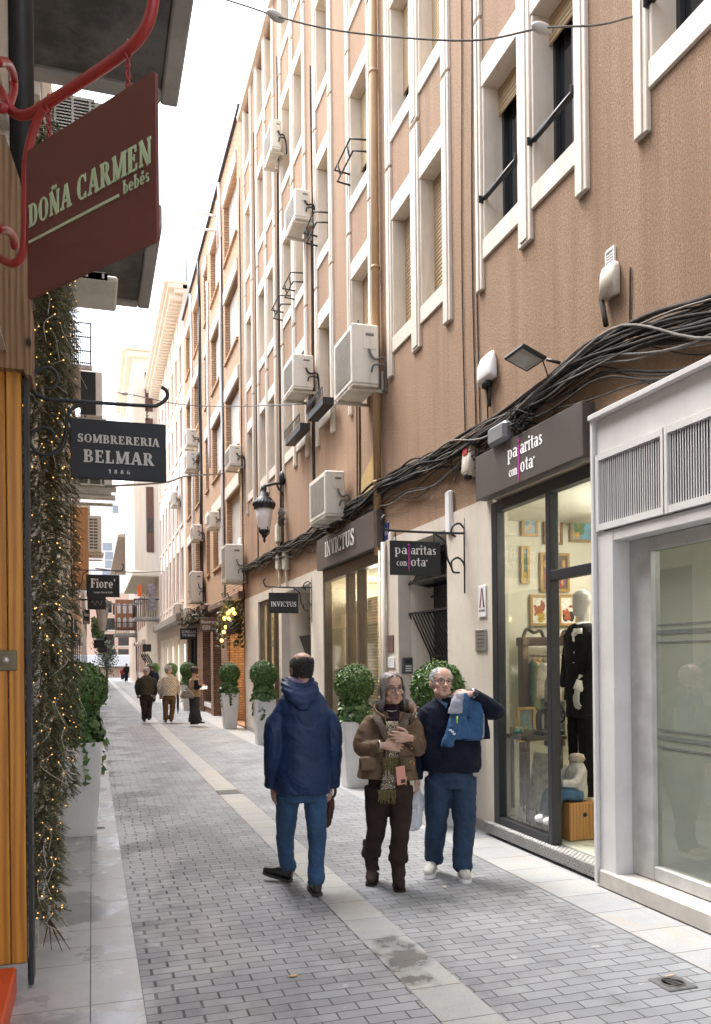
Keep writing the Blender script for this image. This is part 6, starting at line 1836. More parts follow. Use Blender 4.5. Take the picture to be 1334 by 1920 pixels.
def hand(mb, w, f, n, thumb, curl=.35, s=1.0, spread=.03):
    """palm and five fingers: w wrist, f towards the fingertips, n out of the palm, thumb side = +-1 along f x n"""
    w, f, n = Vector(w), Vector(f).normalized(), Vector(n)
    n = (n - f * n.dot(f)).normalized(); sd = f.cross(n) * thumb
    mb.loft([(w - f * .03 * s, sd * .027 * s, n * .021 * s), (w, sd * .027 * s, n * .020 * s), (w + f * .03 * s, sd * .036 * s, n * .018 * s), (w + f * .07 * s, sd * .043 * s, n * .015 * s), (w + f * .092 * s, sd * .042 * s, n * .012 * s)], 16)
    for i, (o, L) in enumerate(((.032, .072), (.011, .081), (-.011, .076), (-.031, .060))):
        p = w + f * (.078 + .008 * (1 - abs(i - 1.3) * .5)) * s + sd * o * s
        d = (f + sd * spread * (1.5 - i)).normalized(); q = [p]; c = curl * (1 + .12 * i)
        for k, l in enumerate((.46, .30, .24)):
            ax = d.cross(n).normalized()
            d = Matrix.Rotation(c * (.7 if k == 0 else 1.0), 3, ax) @ d
            q.append(q[-1] + d * L * l * s)
        chain(mb, q, [.0098 * s, .0092 * s, .0082 * s, .0066 * s], 3, 10)
    p = w + f * .022 * s + sd * .030 * s
    d = (f * .62 + sd * .75 + n * .25).normalized()
    q = [p, p + d * .036 * s]; d2 = (f * .9 + sd * .28 + n * .3).normalized(); q.append(q[-1] + d2 * .034 * s); q.append(q[-1] + (d2 + n * .15).normalized() * .026 * s)
    chain(mb, q, [.014 * s, .0125 * s, .0105 * s, .0075 * s], 3, 10)
HEADSEC = [(-.118, .064, .020, .018), (-.108, .058, .036, .034), (-.088, .040, .050, .055), (-.06, .022, .0605, .074), (-.03, .012, .068, .086), (0, .004, .0725, .094), (.03, 0, .0755, .099), (.06, -.004, .074, .097), (.088, -.006, .0625, .083), (.106, -.008, .044, .060), (.118, -.008, .014, .02)]
def head(mb, M, fat=1.0, nose=1.0):
    old = mb.M; mb.M = M
    mb.loft([((0, y, z), (hx * fat, 0, 0), (0, hy, 0), .92) for z, y, hx, hy in HEADSEC], 28)
    mb.tube([(0, .092, .012), (0, .104, -.012), (0, .1215 * (1 + .04 * (nose - 1)), -.038), (0, .106, -.052)], [.0075, .0095, .0128 * nose, .008], 12)
    for s in (-1, 1):
        mb.ball((s * .0125, .1035, -.044), .0095 * nose, 10, 6)
        mb.tube([(s * .056, .066, .016), (s * .034, .089, .0205), (s * .012, .096, .016)], [.008, .009, .007], 10)
        mb.ball((s * .043, .066, -.030), .024, 12, 8, (1, .9, .8))
        mb.ball((s * .0775 * fat, -.004, -.014), .030, 12, 8, (.36, .66, 1.05))
        mb.ball((s * .046 * fat, .045, -.080), .024, 12, 8)
    mb.tube([(-.024, .082, -.071), (0, .0925, -.068), (.024, .082, -.071)], [.005, .0085, .005], 10)
    mb.tube([(-.021, .080, -.080), (0, .090, -.0805), (.021, .080, -.080)], [.005, .0085, .005], 10)
    mb.ball((0, .078, -.104), .017, 12, 8)
    mb.M = old
def sockets(M):
    inv = M.inverted(); R3 = M.to_3x3()
    E = [(Vector((s * .0315, .094, .0)), .013, .010) for s in (-1, 1)] + [(Vector((0, .098, -.0755)), .010, .0035)]
    fwd = (R3 @ Vector((0, 1, 0))).normalized()
    def f(co, n):
        l = inv @ co
        for c, r, d in E:
            q = Vector(((l.x - c.x) * (.55 if c.x == 0 else .85), (l.y - c.y) * .6, (l.z - c.z) * (1.8 if c.x == 0 else 1.15)))
            k = math.exp(-(q.length / r) ** 2)
            if k > .02: co = co - fwd * d * k
        return co
    return f
def face_parts(root, M, hairmat, lips=(.36, .15, .12), brow=True, glasses=None):
    for s in (-1, 1):
        m = MB(M); m.ball((s * .0315, .0825, -.0005), .0098, 12, 8, (1, 1, .8)); e_ = part(m, 'eye', plain('eye_white', (.62, .58, .55), .25, vary=.04), root)
        m = MB(M); m.ball((s * .0315, .0895, .0), .0058, 10, 6, (1, .7, 1)); part(m, 'iris', plain('dark_iris', (.03, .02, .015), .2), e_)
        m = MB(M); m.tube([(s * .0435, .083, .003), (s * .0315, .0935, .008), (s * .0195, .089, .003)], [.002, .003, .002], 6); part(m, 'eyelid', plain('eyelid_skin', (.36, .19, .14), .5), e_)
        if brow:
            m = MB(M); m.tube([(s * .053, .0755, .021), (s * .036, .0955, .0275), (s * .016, .1015, .0225)], [.0025, .0048, .004], 6); part(m, 'eyebrow', hairmat, root)
    m = MB(M); m.tube([(-.022, .0845, -.0725), (-.008, .097, -.0705), (0, .0985, -.0715), (.008, .097, -.0705), (.022, .0845, -.0725)], [.002, .0042, .0038, .0042, .002], 8)
    m.tube([(-.019, .0835, -.079), (0, .0965, -.080), (.019, .0835, -.079)], [.002, .005, .002], 8); part(m, 'lips', plain('lips_%d' % int(lips[0] * 100), lips, .45, vary=.05), root)
    if glasses:
        mat, rx, rz_ = glasses
        m = MB(M)
        for s in (-1, 1):
            m.tube([(s * .033 + rx * math.cos(q), .111 - .010 * abs(s * .033 + rx * math.cos(q)) / .06, -.004 + rz_ * math.sin(q)) for q in [i * 2 * math.pi / 20 for i in range(21)]], .0022, 6)
            m.tube([(s * (.033 + rx), .100, .003), (s * .072, .075, .004), (s * .081, .0, .0), (s * .078, -.02, -.012)], .0020, 6)
        m.tube([(-.033 + rx, .110, .002), (0, .114, .005), (.033 - rx, .110, .002)], .002, 6)
        g_ = part(m, 'glasses', mat, root)
        m = MB(M)
        for s in (-1, 1): m.add([(s * .033 + rx * .95 * math.cos(q), .1105 - .010 * abs(s * .033 + rx * math.cos(q)) / .06, -.004 + rz_ * .95 * math.sin(q)) for q in [i * 2 * math.pi / 16 for i in range(16)]], [tuple(range(16))])
        part(m, 'lenses', glass('spectacle_lens', (.95, .95, .96), 0, refl=.15), g_)
def skull(M, a, z, k=1.0):
    """point and normal on the head at azimuth a (0 = face) and height z"""
    S = HEADSEC
    for i in range(len(S) - 1):
        if S[i][0] <= z <= S[i + 1][0]:
            t = (z - S[i][0]) / (S[i + 1][0] - S[i][0]); y0, hx, hy = [S[i][j] * (1 - t) + S[i + 1][j] * t for j in (1, 2, 3)]
            return Vector((hx * k * math.sin(a), y0 + hy * k * math.cos(a), z)), Vector((math.sin(a) * hy, math.cos(a) * hx, (z - .0) * .6)).normalized()
    return Vector((0, 0, z)), Vector((0, 0, 1))
def short_hair(M, n, zmin, zmax, amin, L=.03, r=.004, seed=1, lift=.25, cond=None):
    rn = random.Random(seed); m = MB(M)
    for i in range(n):
        a = rn.uniform(amin, math.pi) * rn.choice((-1, 1)); z = rn.uniform(zmin, zmax)
        if cond and not cond(a, z): continue
        p, nn = skull(M, a, z, 1.015)
        d = (Vector((0, -.5, -.75)) + nn * lift + Vector((rn.gauss(0, .25), rn.gauss(0, .25), rn.gauss(0, .2)))).normalized()
        d = (d - nn * min(0, d.dot(nn)) * 1.0).normalized()
        l = L * rn.uniform(.6, 1.2)
        m.tube([p - nn * .004, p + d * l * .5 + nn * .005, p + d * l], [r, r * .9, r * .2], 5)
    return m
def shoe(mb, heel, toe, w=.042, h=.085, sole=.022):
    """shoe from heel to toe, lying on its sole"""
    heel, toe = Vector(heel), Vector(toe)
    f = (toe - heel); L = f.length; f.normalize(); up = Vector((0, 0, 1)); up = (up - f * up.dot(f)).normalized(); s = f.cross(up)
    secs = []
    for t, ww, hh in ((0, .55, .75), (.06, .80, .95), (.25, .80, 1.0), (.45, .88, .82), (.65, 1.0, .60), (.85, .92, .47), (.96, .62, .38), (1.0, .30, .25)):
        secs.append((heel + f * L * t + up * (sole + hh * h * .5 - .004), s * w * ww, up * hh * h * .5, .75))
    mb.loft(secs, 18)
def sole(mb, heel, toe, w=.044, h=.018):
    heel, toe = Vector(heel), Vector(toe)
    f = (toe - heel); L = f.length; f.normalize(); up = Vector((0, 0, 1)); up = (up - f * up.dot(f)).normalized(); s = f.cross(up)
    out = [(0, .5), (.04, .8), (.25, .82), (.45, .86), (.65, 1.0), (.85, .93), (.96, .6), (1.0, .25)]
    poly = [(L * t, w * a) for t, a in out] + [(L * t, -w * a) for t, a in reversed(out)]
    mb.prism(poly, heel, f, s, up, h)
def mat_head(c, yaw, pitch=0, roll=0):
    """yaw 0 looks away from the camera along the street, 180 looks at it"""
    return Matrix.Translation(c) @ Matrix.Rotation(R(yaw), 4, 'Z') @ Matrix.Rotation(R(pitch), 4, 'X') @ Matrix.Rotation(R(roll), 4, 'Y')
def legs_trousers(mb, hipL, hipR, kneeL, kneeR, ankL, ankR, r=(.098, .092, .076, .070, .066), pelvis=(.17, .125), top=None):
    hc = (Vector(hipL) + Vector(hipR)) / 2
    mb.loft([(hc + Vector((0, 0, -.06)), (pelvis[0] * .92, 0, 0), (0, pelvis[1] * .9, 0)), (hc + Vector((0, 0, .02)), (pelvis[0], 0, 0), (0, pelvis[1], 0)), (hc + Vector((0, 0, top or .17)), (pelvis[0] * .92, 0, 0), (0, pelvis[1] * .9, 0))], 20)
    for h, k, a in ((hipL, kneeL, ankL), (hipR, kneeR, ankR)):
        h, k, a = Vector(h), Vector(k), Vector(a)
        chain(mb, [h + Vector((0, 0, .02)), (h * .5 + k * .5), k, (k * .5 + a * .5), a], r, 5, 18)
def J(px, py, Y): return onY(px, py, Y)

def inner_body(mb, sh, hipL, hipR, kn, an, neckc, headM, fat=1.0, nose=1.0, arms=()):
    """the continuous body under the clothes"""
    head(mb, headM, fat, nose)
    hc = (Vector(hipL) + Vector(hipR)) / 2
    nb = headM @ Vector((0, -.012, -.06))
    nc = Vector(neckc)
    chain(mb, [nb, (nb + nc) / 2, nc, nc + Vector((0, 0, -.08))], [.052, .053, .060, .075], 4, 16)
    shc = (Vector(sh[0]) + Vector(sh[1])) / 2
    mb.loft([(hc + Vector((0, 0, -.05)), (.13, 0, 0), (0, .09, 0)), (hc * .6 + shc * .4, (.12, 0, 0), (0, .08, 0)), (shc + Vector((0, 0, -.12)), (.14, 0, 0), (0, .09, 0)), (shc + Vector((0, 0, .0)), (.13, 0, 0), (0, .06, 0)), (shc + Vector((0, 0, .05)), (.05, 0, 0), (0, .04, 0))], 18)
    for h, k, a in zip((hipL, hipR), kn, an):
        h, k, a = Vector(h), Vector(k), Vector(a)
        chain(mb, [h, (h + k) / 2, k, (k + a) / 2, a, a + Vector((0, 0, -.03))], [.06, .050, .034, .024, .020, .020], 5, 10)
    for a in arms:
        q = [Vector(t) for t in a]; q[0] = q[0] * .72 + shc * .28 + Vector((0, 0, -.05))
        chain(mb, q, [.04, .036, .030, .027], 5, 10)

# ============ man in the blue jacket, walking away
MAN1 = empty('person', (1.48, 5.95, 0), 'man in a navy blue hooded jacket and jeans walking away with a folded umbrella', 'person')
Y0 = 5.95
hM = mat_head(J(566, 1254, Y0 + .02), 6, -6)
sL, sR = J(525, 1322, Y0), J(610, 1322, Y0)
eL, eR = J(513, 1402, Y0 - .03), J(625, 1400, Y0 - .02)
wL, wR = J(511, 1474, Y0 + .06), J(624, 1474, Y0 + .06)
hL, hR = J(541, 1487, Y0), J(591, 1487, Y0)
kL, kR = J(535, 1570, 6.20), J(595, 1575, 5.93)
aL, aR = J(539, 1632, 6.30), J(592, 1654, 5.86)
b = MB()
inner_body(b, (sL, sR), hL, hR, (kL, kR), (aL, aR), J(566, 1296, Y0), hM, arms=((sL, eL, (eL + wL) / 2, wL), (sR, eR, (eR + wR) / 2, wR)))
hand(b, wL + Vector((.005, .0, -.015)), (.12, .1, -1), (1, .2, 0), 1, .35)
hand(b, wR + Vector((-.005, .02, -.01)), (-.1, .1, -1), (-1, .3, 0), -1, .95)
wear('body', solid(b, .0045, 3), SK2, MAN1)
part(short_hair(hM, 2600, -.062, .080, .85, .026, .0028, 4, .10, lambda a, z: z > -.03 - .034 * (abs(a) - 1.2)), 'hair', H_DARK, MAN1)
m = MB(hM); m.tube([(-.078, .06, .0), (-.079, .0, .002), (-.076, -.02, -.012)], .002, 6); part(m, 'glasses', M_BLACK, MAN1)
j = MB()
cx = (sL + sR) / 2
def sec(px0, px1, py, dy, hd, pw=.85):
    a, b_ = J(px0, py, Y0 + dy), J(px1, py, Y0 + dy)
    return ((a + b_) / 2, (b_ - a) / 2, Vector((0, hd, 0)), pw)
j.loft([sec(516, 619, 1486, .0, .158), sec(515, 618, 1460, .0, .165), sec(516, 620, 1420, .0, .160), sec(518, 620, 1370, -.005, .150), sec(518, 618, 1335, -.005, .140), sec(524, 611, 1312, 0, .115), sec(538, 597, 1295, 0, .085), sec(548, 586, 1284, 0, .070)], 28)
chain(j, [sL + Vector((.05, 0, -.035)), sL * .5 + eL * .5 + Vector((-.012, 0, 0)), eL, (eL + wL) / 2, wL], [.078, .076, .070, .064, .060], 5, 18)
chain(j, [sR + Vector((-.05, 0, -.035)), sR * .5 + eR * .5 + Vector((.012, 0, 0)), eR, (eR + wR) / 2, wR], [.078, .076, .070, .062, .056], 5, 18)
M_BLUEJ = m_cloth('navy_shell_fabric', (.014, .034, .095), (.009, .021, .062), 5, .42, 500, .06)
jk = wear('jacket', solid(j, .007, 5, .0075, 6.5, seed=3), M_BLUEJ, MAN1)
h_ = MB()      # hood lying on the back
hc = J(566, 1300, Y0 - .10)
for i, (w_, z, dy, r_) in enumerate(((.118, .050, .045, .022), (.132, .015, .010, .028), (.132, -.025, -.018, .031), (.110, -.068, -.034, .030), (.065, -.105, -.040, .024))):
    pts = [hc + Vector((w_ * math.cos(q), dy + .10 * (1 - math.sin(q)) * .9, z + .055 * abs(math.cos(q)) ** 2)) for q in [R(a) for a in range(10, 171, 16)]]
    chain(h_, pts, [r_ * .6, r_, r_ * 1.05, r_, r_ * .6], 3, 12)
wear('hood', solid(h_, .008, 4, .005, 10, seed=8), M_BLUEJ, jk)
l_ = MB()
pts = [hc + Vector((.090 * math.cos(q), .070 + .070 * (1 - math.sin(q)), .075 + .03 * abs(math.cos(q)))) for q in [R(a) for a in range(0, 181, 18)]]
chain(l_, pts, [.014, .024, .027, .024, .014], 3, 12)
wear('hood_lining', solid(l_, .007, 3, .006, 16, seed=2), m_cloth('mauve_lining', (.20, .16, .23), (.12, .09, .15), 14, .5), jk)
t_ = MB()
legs_trousers(t_, hL, hR, kL, kR, aL + Vector((0, 0, .015)), aR + Vector((0, 0, .01)), (.092, .082, .070, .062, .060), (.165, .125), .15)
for a in (aL, aR): chain(t_, [a + Vector((0, 0, .07)), a + Vector((.004, -.008, .035)), a + Vector((0, 0, .0))], [.062, .068, .062], 4, 18)
def m_denim(name, c):
    t = NT(name); v = t.coord('Object')
    n = t.noise(t.coord('Object', (1, 1, .5)), 7, 6, .7); f = t.noise(v, 260, 2)
    k = t.mix(tuple(x * .55 for x in c), tuple(min(1, x * 1.5) for x in c), t.ramp(n, [(.3, 0.0), (.72, 1.0)]))
    t.color(t.mix(k, tuple(x * .5 for x in c), t.math('MULTIPLY', f, .5))); t.rough(.85); t.bump(f, .1, .005)
    return t.m
wear('jeans', solid(t_, .007, 3, .0058, 9, seed=1), m_denim('mid_blue_denim', (.030, .078, .165)), MAN1)
M_SHOEB = plain('black_leather', (.018, .016, .015), .28, vary=.3)
for hl, to, nm in ((aL + Vector((.02, -.05, -.075)), aL + Vector((-.17, .10, -.02)), 'shoe'), (aR + Vector((0, -.065, -.078)), aR + Vector((.02, .20, -.078)), 'shoe')):
    hl = Vector(hl); to = Vector(to)
    hl.z = max(hl.z, .012); to.z = max(to.z, .012)
    s_ = MB(); shoe(s_, hl, to, .044, .095, .018); so = wear('shoe', solid(s_, .006, 3), M_SHOEB, MAN1)
    s_ = MB(); sole(s_, hl - Vector((0, 0, .008)), to - Vector((0, 0, .008)), .046, .02); part(s_, 'sole', plain('dark_rubber', (.03, .028, .026), .7), so)
u = empty('umbrella', (1.72, 6.0, .5), 'short brown folded umbrella with a curved handle held by the man in the blue jacket', 'umbrella')
m = MB(); Ut, Ub = J(622, 1497, 6.02), J(613, 1552, 6.02)
m.loft([(Ut + Vector((0, 0, -.0)), (.018, 0, 0), (0, .018, 0)), (Ut * .8 + Ub * .2, (.034, 0, 0), (0, .034, 0)), (Ut * .5 + Ub * .5, (.036, 0, 0), (0, .036, 0)), (Ut * .1 + Ub * .9, (.028, 0, 0), (0, .028, 0)), (Ub, (.012, 0, 0), (0, .012, 0))], 14)
wear('canopy', solid(m, .005, 2, .004, 30), m_cloth('brown_nylon', (.075, .030, .018), None, 12, .45), u)
m = MB(); m.tube(bez([Ut, J(628, 1490, 6.02), J(629, 1478, 6.02), J(624, 1470, 6.02), J(618, 1474, 6.02)], 6), .011, 10); part(m, 'handle', M_BLACK, u)

# ============ woman in the brown jacket
WOM = empty('person', (2.09, 5.92, 0), 'grey haired woman in glasses, brown jacket and patterned scarf walking towards us', 'person')
Y0 = 5.92
hM = mat_head(J(735, 1289, Y0 - .03), 180 + 1, -4, 3)
sL, sR = J(697, 1349, Y0), J(771, 1348, Y0)
eL, eR = J(680, 1401, Y0 - .02), J(783, 1402, Y0 - .02)
wL, wR = J(716, 1398, Y0 - .20), J(768, 1383, Y0 - .20)
hL, hR = J(708, 1478, Y0), J(752, 1478, Y0)
kL, kR = J(706, 1555, Y0 + .02), J(751, 1560, Y0 - .10)
aL, aR = J(697, 1628, 6.08), J(747, 1640, 5.84)
b = MB()
inner_body(b, (sL, sR), hL, hR, (kL, kR), (aL, aR), J(735, 1330, Y0 + .01), hM, .94, .95, arms=((sL, eL, (eL + wL) / 2, wL), (sR, eR, (eR + wR) / 2, wR)))
hand(b, wL + Vector((.015, 0, 0)), (1, -.25, -.06), (-.1, 1, -.25), 1, .28, .98, .05)
hand(b, wR + Vector((-.012, -.03, .0)), (-1, -.18, .12), (.1, 1, -.1), -1, .22, .98, .06)
wear('body', solid(b, .0045, 3, disp=sockets(hM)), SK2, WOM)
face_parts(WOM, hM, H_DARK, (.34, .13, .11), True, (plain('tortoise_frame', (.055, .028, .016), .3), .026, .020))
# long greying hair parted off centre
rn = random.Random(9); m = MB(hM)
for i in range(1500):
    a = rn.uniform(.06, math.pi) * rn.choice((-1, 1)); z = .1165 - abs(rn.gauss(0, .014))
    sgn = 1 if a > 0 else -1
    q = []
    p, nn = skull(hM, a * .85 + .15 * sgn * rn.random(), min(z, .114), 1.04); q.append(p)
    aa = max(abs(a), .82 + .35 * rn.random()) * sgn
    p, nn = skull(hM, a * .8 + aa * .2, .106, 1.12); q.append(p); p, nn = skull(hM, a * .45 + aa * .55, .092, 1.11); q.append(p)
    for zz, k in ((.072, 1.12), (.02, 1.15), (-.035, 1.20), (-.08, 1.28)):
        p, nn = skull(hM, aa, zz, k * rn.uniform(.97, 1.05)); 
        if zz < -.02: p = Vector((sgn * max(abs(p.x), .072 + .02 * rn.random()) if abs(aa) < 2.2 else p.x, min(p.y, .045) if abs(aa) < 1.6 else p.y - .02, p.z))
        q.append(p)
    fly = 1.9 if rn.random() < .06 else 1.0
    end = Vector((q[-1].x * (1.1 + .4 * rn.random() * fly), q[-1].y - .02 - .03 * rn.random(), -.10 - .09 * rn.random()))
    q.append(end)
    r0 = rn.uniform(.0018, .0040)
    m.tube(bez(q, 3), [r0 * (1 - .75 * (t / (len(q) * 3 - 3 + .001))) for t in range(len(q) * 3 - 2)], 5)
part(m, 'hair', H_GREY, WOM)
def secY(Yc):
    def f(px0, px1, py, dy, hd, pw=.88):
        a, b_ = J(px0, py, Yc + dy), J(px1, py, Yc + dy)
        return ((a + b_) / 2, (b_ - a) / 2, Vector((0, hd, 0)), pw)
    return f
sec = secY(Y0)
j = MB()
j.loft([sec(672, 782, 1459, 0, .165), sec(673, 779, 1446, 0, .165), sec(680, 773, 1420, 0, .150), sec(684, 778, 1385, 0, .145), sec(685, 780, 1358, 0, .135), sec(693, 775, 1344, .01, .11), sec(712, 757, 1333, .02, .085)], 28)
chain(j, [sL + Vector((.02, 0, -.01)), sL * .5 + eL * .5 + Vector((-.01, 0, 0)), eL + Vector((0, 0, .0)), (eL + wL) / 2 + Vector((0, 0, -.01)), wL], [.074, .072, .069, .058, .050], 5, 18)
chain(j, [sR + Vector((-.02, 0, -.01)), sR * .5 + eR * .5 + Vector((.01, 0, 0)), eR, (eR + wR) / 2, wR], [.074, .072, .069, .058, .050], 5, 18)
for s, px in ((-1, 691), (1, 764)):      # bellows pockets
    c = J(px, 1432, Y0 - .155); j.loft([(c + Vector((0, .03, .0)), (.07, 0, 0), (0, 0, .055), .4), (c + Vector((0, -.012, 0)), (.062, 0, 0), (0, 0, .05), .4)], 16)
M_BRJ = m_cloth('waxed_brown_cotton', (.165, .105, .064), (.095, .058, .034), 8, .5, 500, .08)
jk = wear('jacket', solid(j, .007, 4, .0072, 8.5, seed=5), M_BRJ, WOM)
m = MB()          # stand-up collar and open front edges
cc = J(735, 1335, Y0 + .015)
for s in (-1, 1):
    pts = [cc + Vector((s * x, y, z)) for x, y, z in ((.02, .075, .035), (.08, .05, .045), (.125, -.02, .035), (.135, -.085, -.005), (.085, -.135, -.045))]
    P = bez(pts, 5)
    for i in range(len(P) - 1):
        a, c = P[i], P[i + 1]; o = Vector((s * .018, -.012, 0))
        m.add([a + Vector((0, 0, -.045)), c + Vector((0, 0, -.05)), c + o + Vector((0, 0, .028)), a + o + Vector((0, 0, .028)), a * 1 + Vector((s * .012, 0, -.045)), c + Vector((s * .012, 0, -.05)), c + o * 1.7 + Vector((0, 0, .026)), a + o * 1.7 + Vector((0, 0, .026))],
              [(0, 1, 2, 3), (7, 6, 5, 4), (3, 2, 6, 7), (0, 4, 5, 1), (1, 5, 6, 2), (0, 3, 7, 4)], True)
part(m, 'collar', M_BRJ, jk)
m = MB()
for px, py in ((765, 1384), (772, 1403)): m.ball(J(px, py, Y0 - .20), .008, 8, 6)
m.tube([J(772, 1425, Y0 - .175), J(777, 1432, Y0 - .17), J(773, 1438, Y0 - .175), J(769, 1430, Y0 - .178), J(772, 1425, Y0 - .175)], .0035, 6); m.tube([J(762, 1456, Y0 - .175), J(761, 1472, Y0 - .178)], .006, 6)
part(m, 'buttons', plain('brass_button', (.55, .38, .15), .35, .8), jk)
m = MB(); m.loft([(J(735, 1352, Y0 - .05), (.055, 0, 0), (0, .09, 0)), (J(735, 1338, Y0 - .02), (.058, 0, 0), (0, .08, 0)), (J(735, 1324, Y0 - .005), (.060, 0, 0), (0, .066, 0)), (J(735, 1319, Y0 - .005), (.052, 0, 0), (0, .058, 0))], 20); m.loft([(J(735, 1400, Y0 - .135), (.04, 0, 0), (0, .02, 0)), (J(735, 1345, Y0 - .115), (.05, 0, 0), (0, .03, 0))], 12)
wear('turtleneck', solid(m, .007, 3, .003, 20), m_cloth('aubergine_knit', (.030, .014, .022), None, 20, .9), WOM)
m = MB(); m.tube([J(726, 1332, Y0 - .092), J(735, 1334, Y0 - .102), J(744, 1332, Y0 - .092)], .004, 6); part(m, 'necklace', M_ALU, WOM)
# patterned scarf: two bands down from the collar, gathered under the hands, fringed ends
def m_scarf():
    t = NT('paisley_scarf'); v = t.coord('Object')
    vo = t.new('ShaderNodeTexVoronoi'); vo.inputs['Scale'].default_value = 24; t.link(v, vo.inputs['Vector'])
    ring = t.math('SINE', t.math('MULTIPLY', vo.outputs['Distance'], 22))
    t.color(t.mix((.085, .068, .048), (.40, .34, .25), t.ramp(ring, [(.35, 0.0), (.6, 1.0)]))); t.rough(.9)
    t.bump(t.noise(v, 200, 3), .2, .005)
    return t.m
M_SCARF = m_scarf(); M_SCARFP = m_cloth('grey_brown_wool', (.135, .105, .08), (.08, .06, .045), 16, .9)
def band(mb, pts, w, th):
    P = bez(pts, 5)
    secs = [(p, (w if isinstance(w, float) else w[0] + (w[1] - w[0]) * i / (len(P) - 1), 0, 0), (0, th, 0), .8) for i, p in enumerate(P)]
    mb.loft(secs, 14)
m = MB()
band(m, [J(706, 1335, Y0 - .07), J(710, 1352, Y0 - .150), J(722, 1376, Y0 - .175), J(731, 1395, Y0 - .165)], .036, .018)
band(m, [J(765, 1337, Y0 - .07), J(758, 1356, Y0 - .150), J(748, 1378, Y0 - .175), J(740, 1396, Y0 - .165)], .036, .018)
sc_ = wear('scarf', solid(m, .007, 3, .005, 18, seed=4), M_SCARFP, WOM)
m = MB()
band(m, [J(735, 1352, Y0 - .165), J(736, 1362, Y0 - .185), J(738, 1385, Y0 - .19), J(738, 1420, Y0 - .185)], .052, .014)
band(m, [J(735, 1405, Y0 - .175), J(733, 1440, Y0 - .185), J(727, 1480, Y0 - .185)], (.05, .062), .012)
wear('scarf_end', solid(m, .006, 3, .003, 20), M_SCARF, sc_)
m = MB()
for (px0, px1, py, L) in ((719, 757, 1420, .13), (709, 742, 1481, .10)):
    for i in range(26):
        a = J(px0 + (px1 - px0) * i / 25, py, Y0 - .19 - .004 * (i % 3)); m.tube([a, a + Vector((rn.gauss(0, .006), -.005, -L * .5)), a + Vector((rn.gauss(0, .012), -.002, -L * rn.uniform(.8, 1.1)))], [.0045, .0045, .003], 5)
part(m, 'fringe', m_cloth('olive_fringe', (.16, .135, .055), (.09, .075, .03), 20, .9), sc_)
m = MB(); m.tube([J(711, 1386 + .4, Y0 - .215) + Vector((.0, .03 * math.cos(q), .03 * math.sin(q) - .04)) for q in [i * .7 for i in range(10)]], .006, 6); part(m, 'bracelet', M_ALU, WOM)
m = MB(); m.box(-.036, .036, -.005, .005, -.07, .07, .004); m.M = None
c = J(752, 1454, Y0 - .235); Mp = Matrix.Translation(c) @ Matrix.Rotation(R(-8), 4, 'Y') @ Matrix.Rotation(R(8), 4, 'X')
m.v = [tuple(Mp @ Vector(p)) for p in m.v]
ph = empty('phone', c, 'pink cased phone hanging at the waist of the woman in the brown jacket', 'phone')
part(m, 'case', plain('pink_case', (.62, .27, .21), .4, vary=.04), ph)
m = MB(Mp); m.box(-.006, .030, -.009, -.0055, -.058, -.030, .002); part(m, 'camera', M_BLACK, ph)
m = MB(); m.tube([c + Vector((0, 0, .07)), c + Vector((-.02, .01, .2)), J(735, 1345, Y0 - .10)], .0035, 6); part(m, 'lanyard', M_CABLE, ph)
t_ = MB()
legs_trousers(t_, hL, hR, kL, kR, aL + Vector((0, 0, .11)), aR + Vector((0, 0, .12)), (.098, .090, .072, .066, .066), (.168, .125), .12)
for a, dz in ((aL, .13), (aR, .14)): chain(t_, [a + Vector((0, 0, dz + .05)), a + Vector((0, -.004, dz)), a + Vector((0, 0, dz - .04))], [.066, .079, .074], 4, 18)
wear('trousers', solid(t_, .007, 3, .0055, 9, seed=7), m_cloth('dark_brown_corduroy', (.040, .025, .019), (.024, .015, .012), 9, .9), WOM)
M_BOOT = m_cloth('brown_suede', (.048, .030, .024), (.026, .016, .013), 12, .9)
for a, hl, to in ((aL, J(698, 1646, 6.10), J(696, 1656, 5.93)), (aR, J(744, 1657, 5.90), J(752, 1670, 5.70))):
    hl = Vector((hl.x, hl.y, .045)); to = Vector((to.x, to.y, .014))
    s_ = MB(); shoe(s_, hl, to, .044, .10, .014); chain(s_, [Vector((hl.x, hl.y - .05, .08)), a + Vector((0, -.01, .03)), a + Vector((0, .01, .13)), a + Vector((0, .02, .22))], [.050, .054, .062, .062], 4, 16)
    bo = wear('boot', solid(s_, .007, 3, .005, 16), M_BOOT, WOM)
    s_ = MB(); s_.loft([(Vector((hl.x, hl.y - .035, .002)), (.034, 0, 0), (0, .05, 0), .6), (Vector((hl.x, hl.y - .035, .07)), (.038, 0, 0), (0, .055, 0), .6)], 16); sole(s_, hl * 1 + Vector((0, 0, -.042)), to + Vector((0, 0, -.012)), .046, .016); part(s_, 'heel', M_BOOT, bo)

# ============ man in the navy sweater
MAN2 = empty('person', (2.66, 6.03, 0), 'white haired man in glasses, navy sweater and jeans looking up', 'person')
Y0 = 6.03
hM = mat_head(J(827, 1280, Y0 - .03), 180 - 3, 8, -5)
sL, sR = J(797, 1333, Y0), J(884, 1331, Y0)
eL, eR = J(783, 1402, Y0 + .06), J(931, 1334, Y0 - .14)
wL, wR = J(782, 1462, Y0 + .02), J(886, 1301, Y0 - .19)
hL, hR = J(822, 1462, Y0), J(868, 1462, Y0)
kL, kR = J(819, 1540, Y0 + .03), J(871, 1548, Y0 - .10)
aL, aR = J(813, 1610, 6.15), J(866, 1627, 5.92)
b = MB()
inner_body(b, (sL, sR), hL, hR, (kL, kR), (aL, aR), J(833, 1322, Y0 + .01), hM, 1.04, 1.1, arms=((sL, eL, (eL + wL) / 2, wL), (sR, eR, (eR + wR) / 2, wR)))
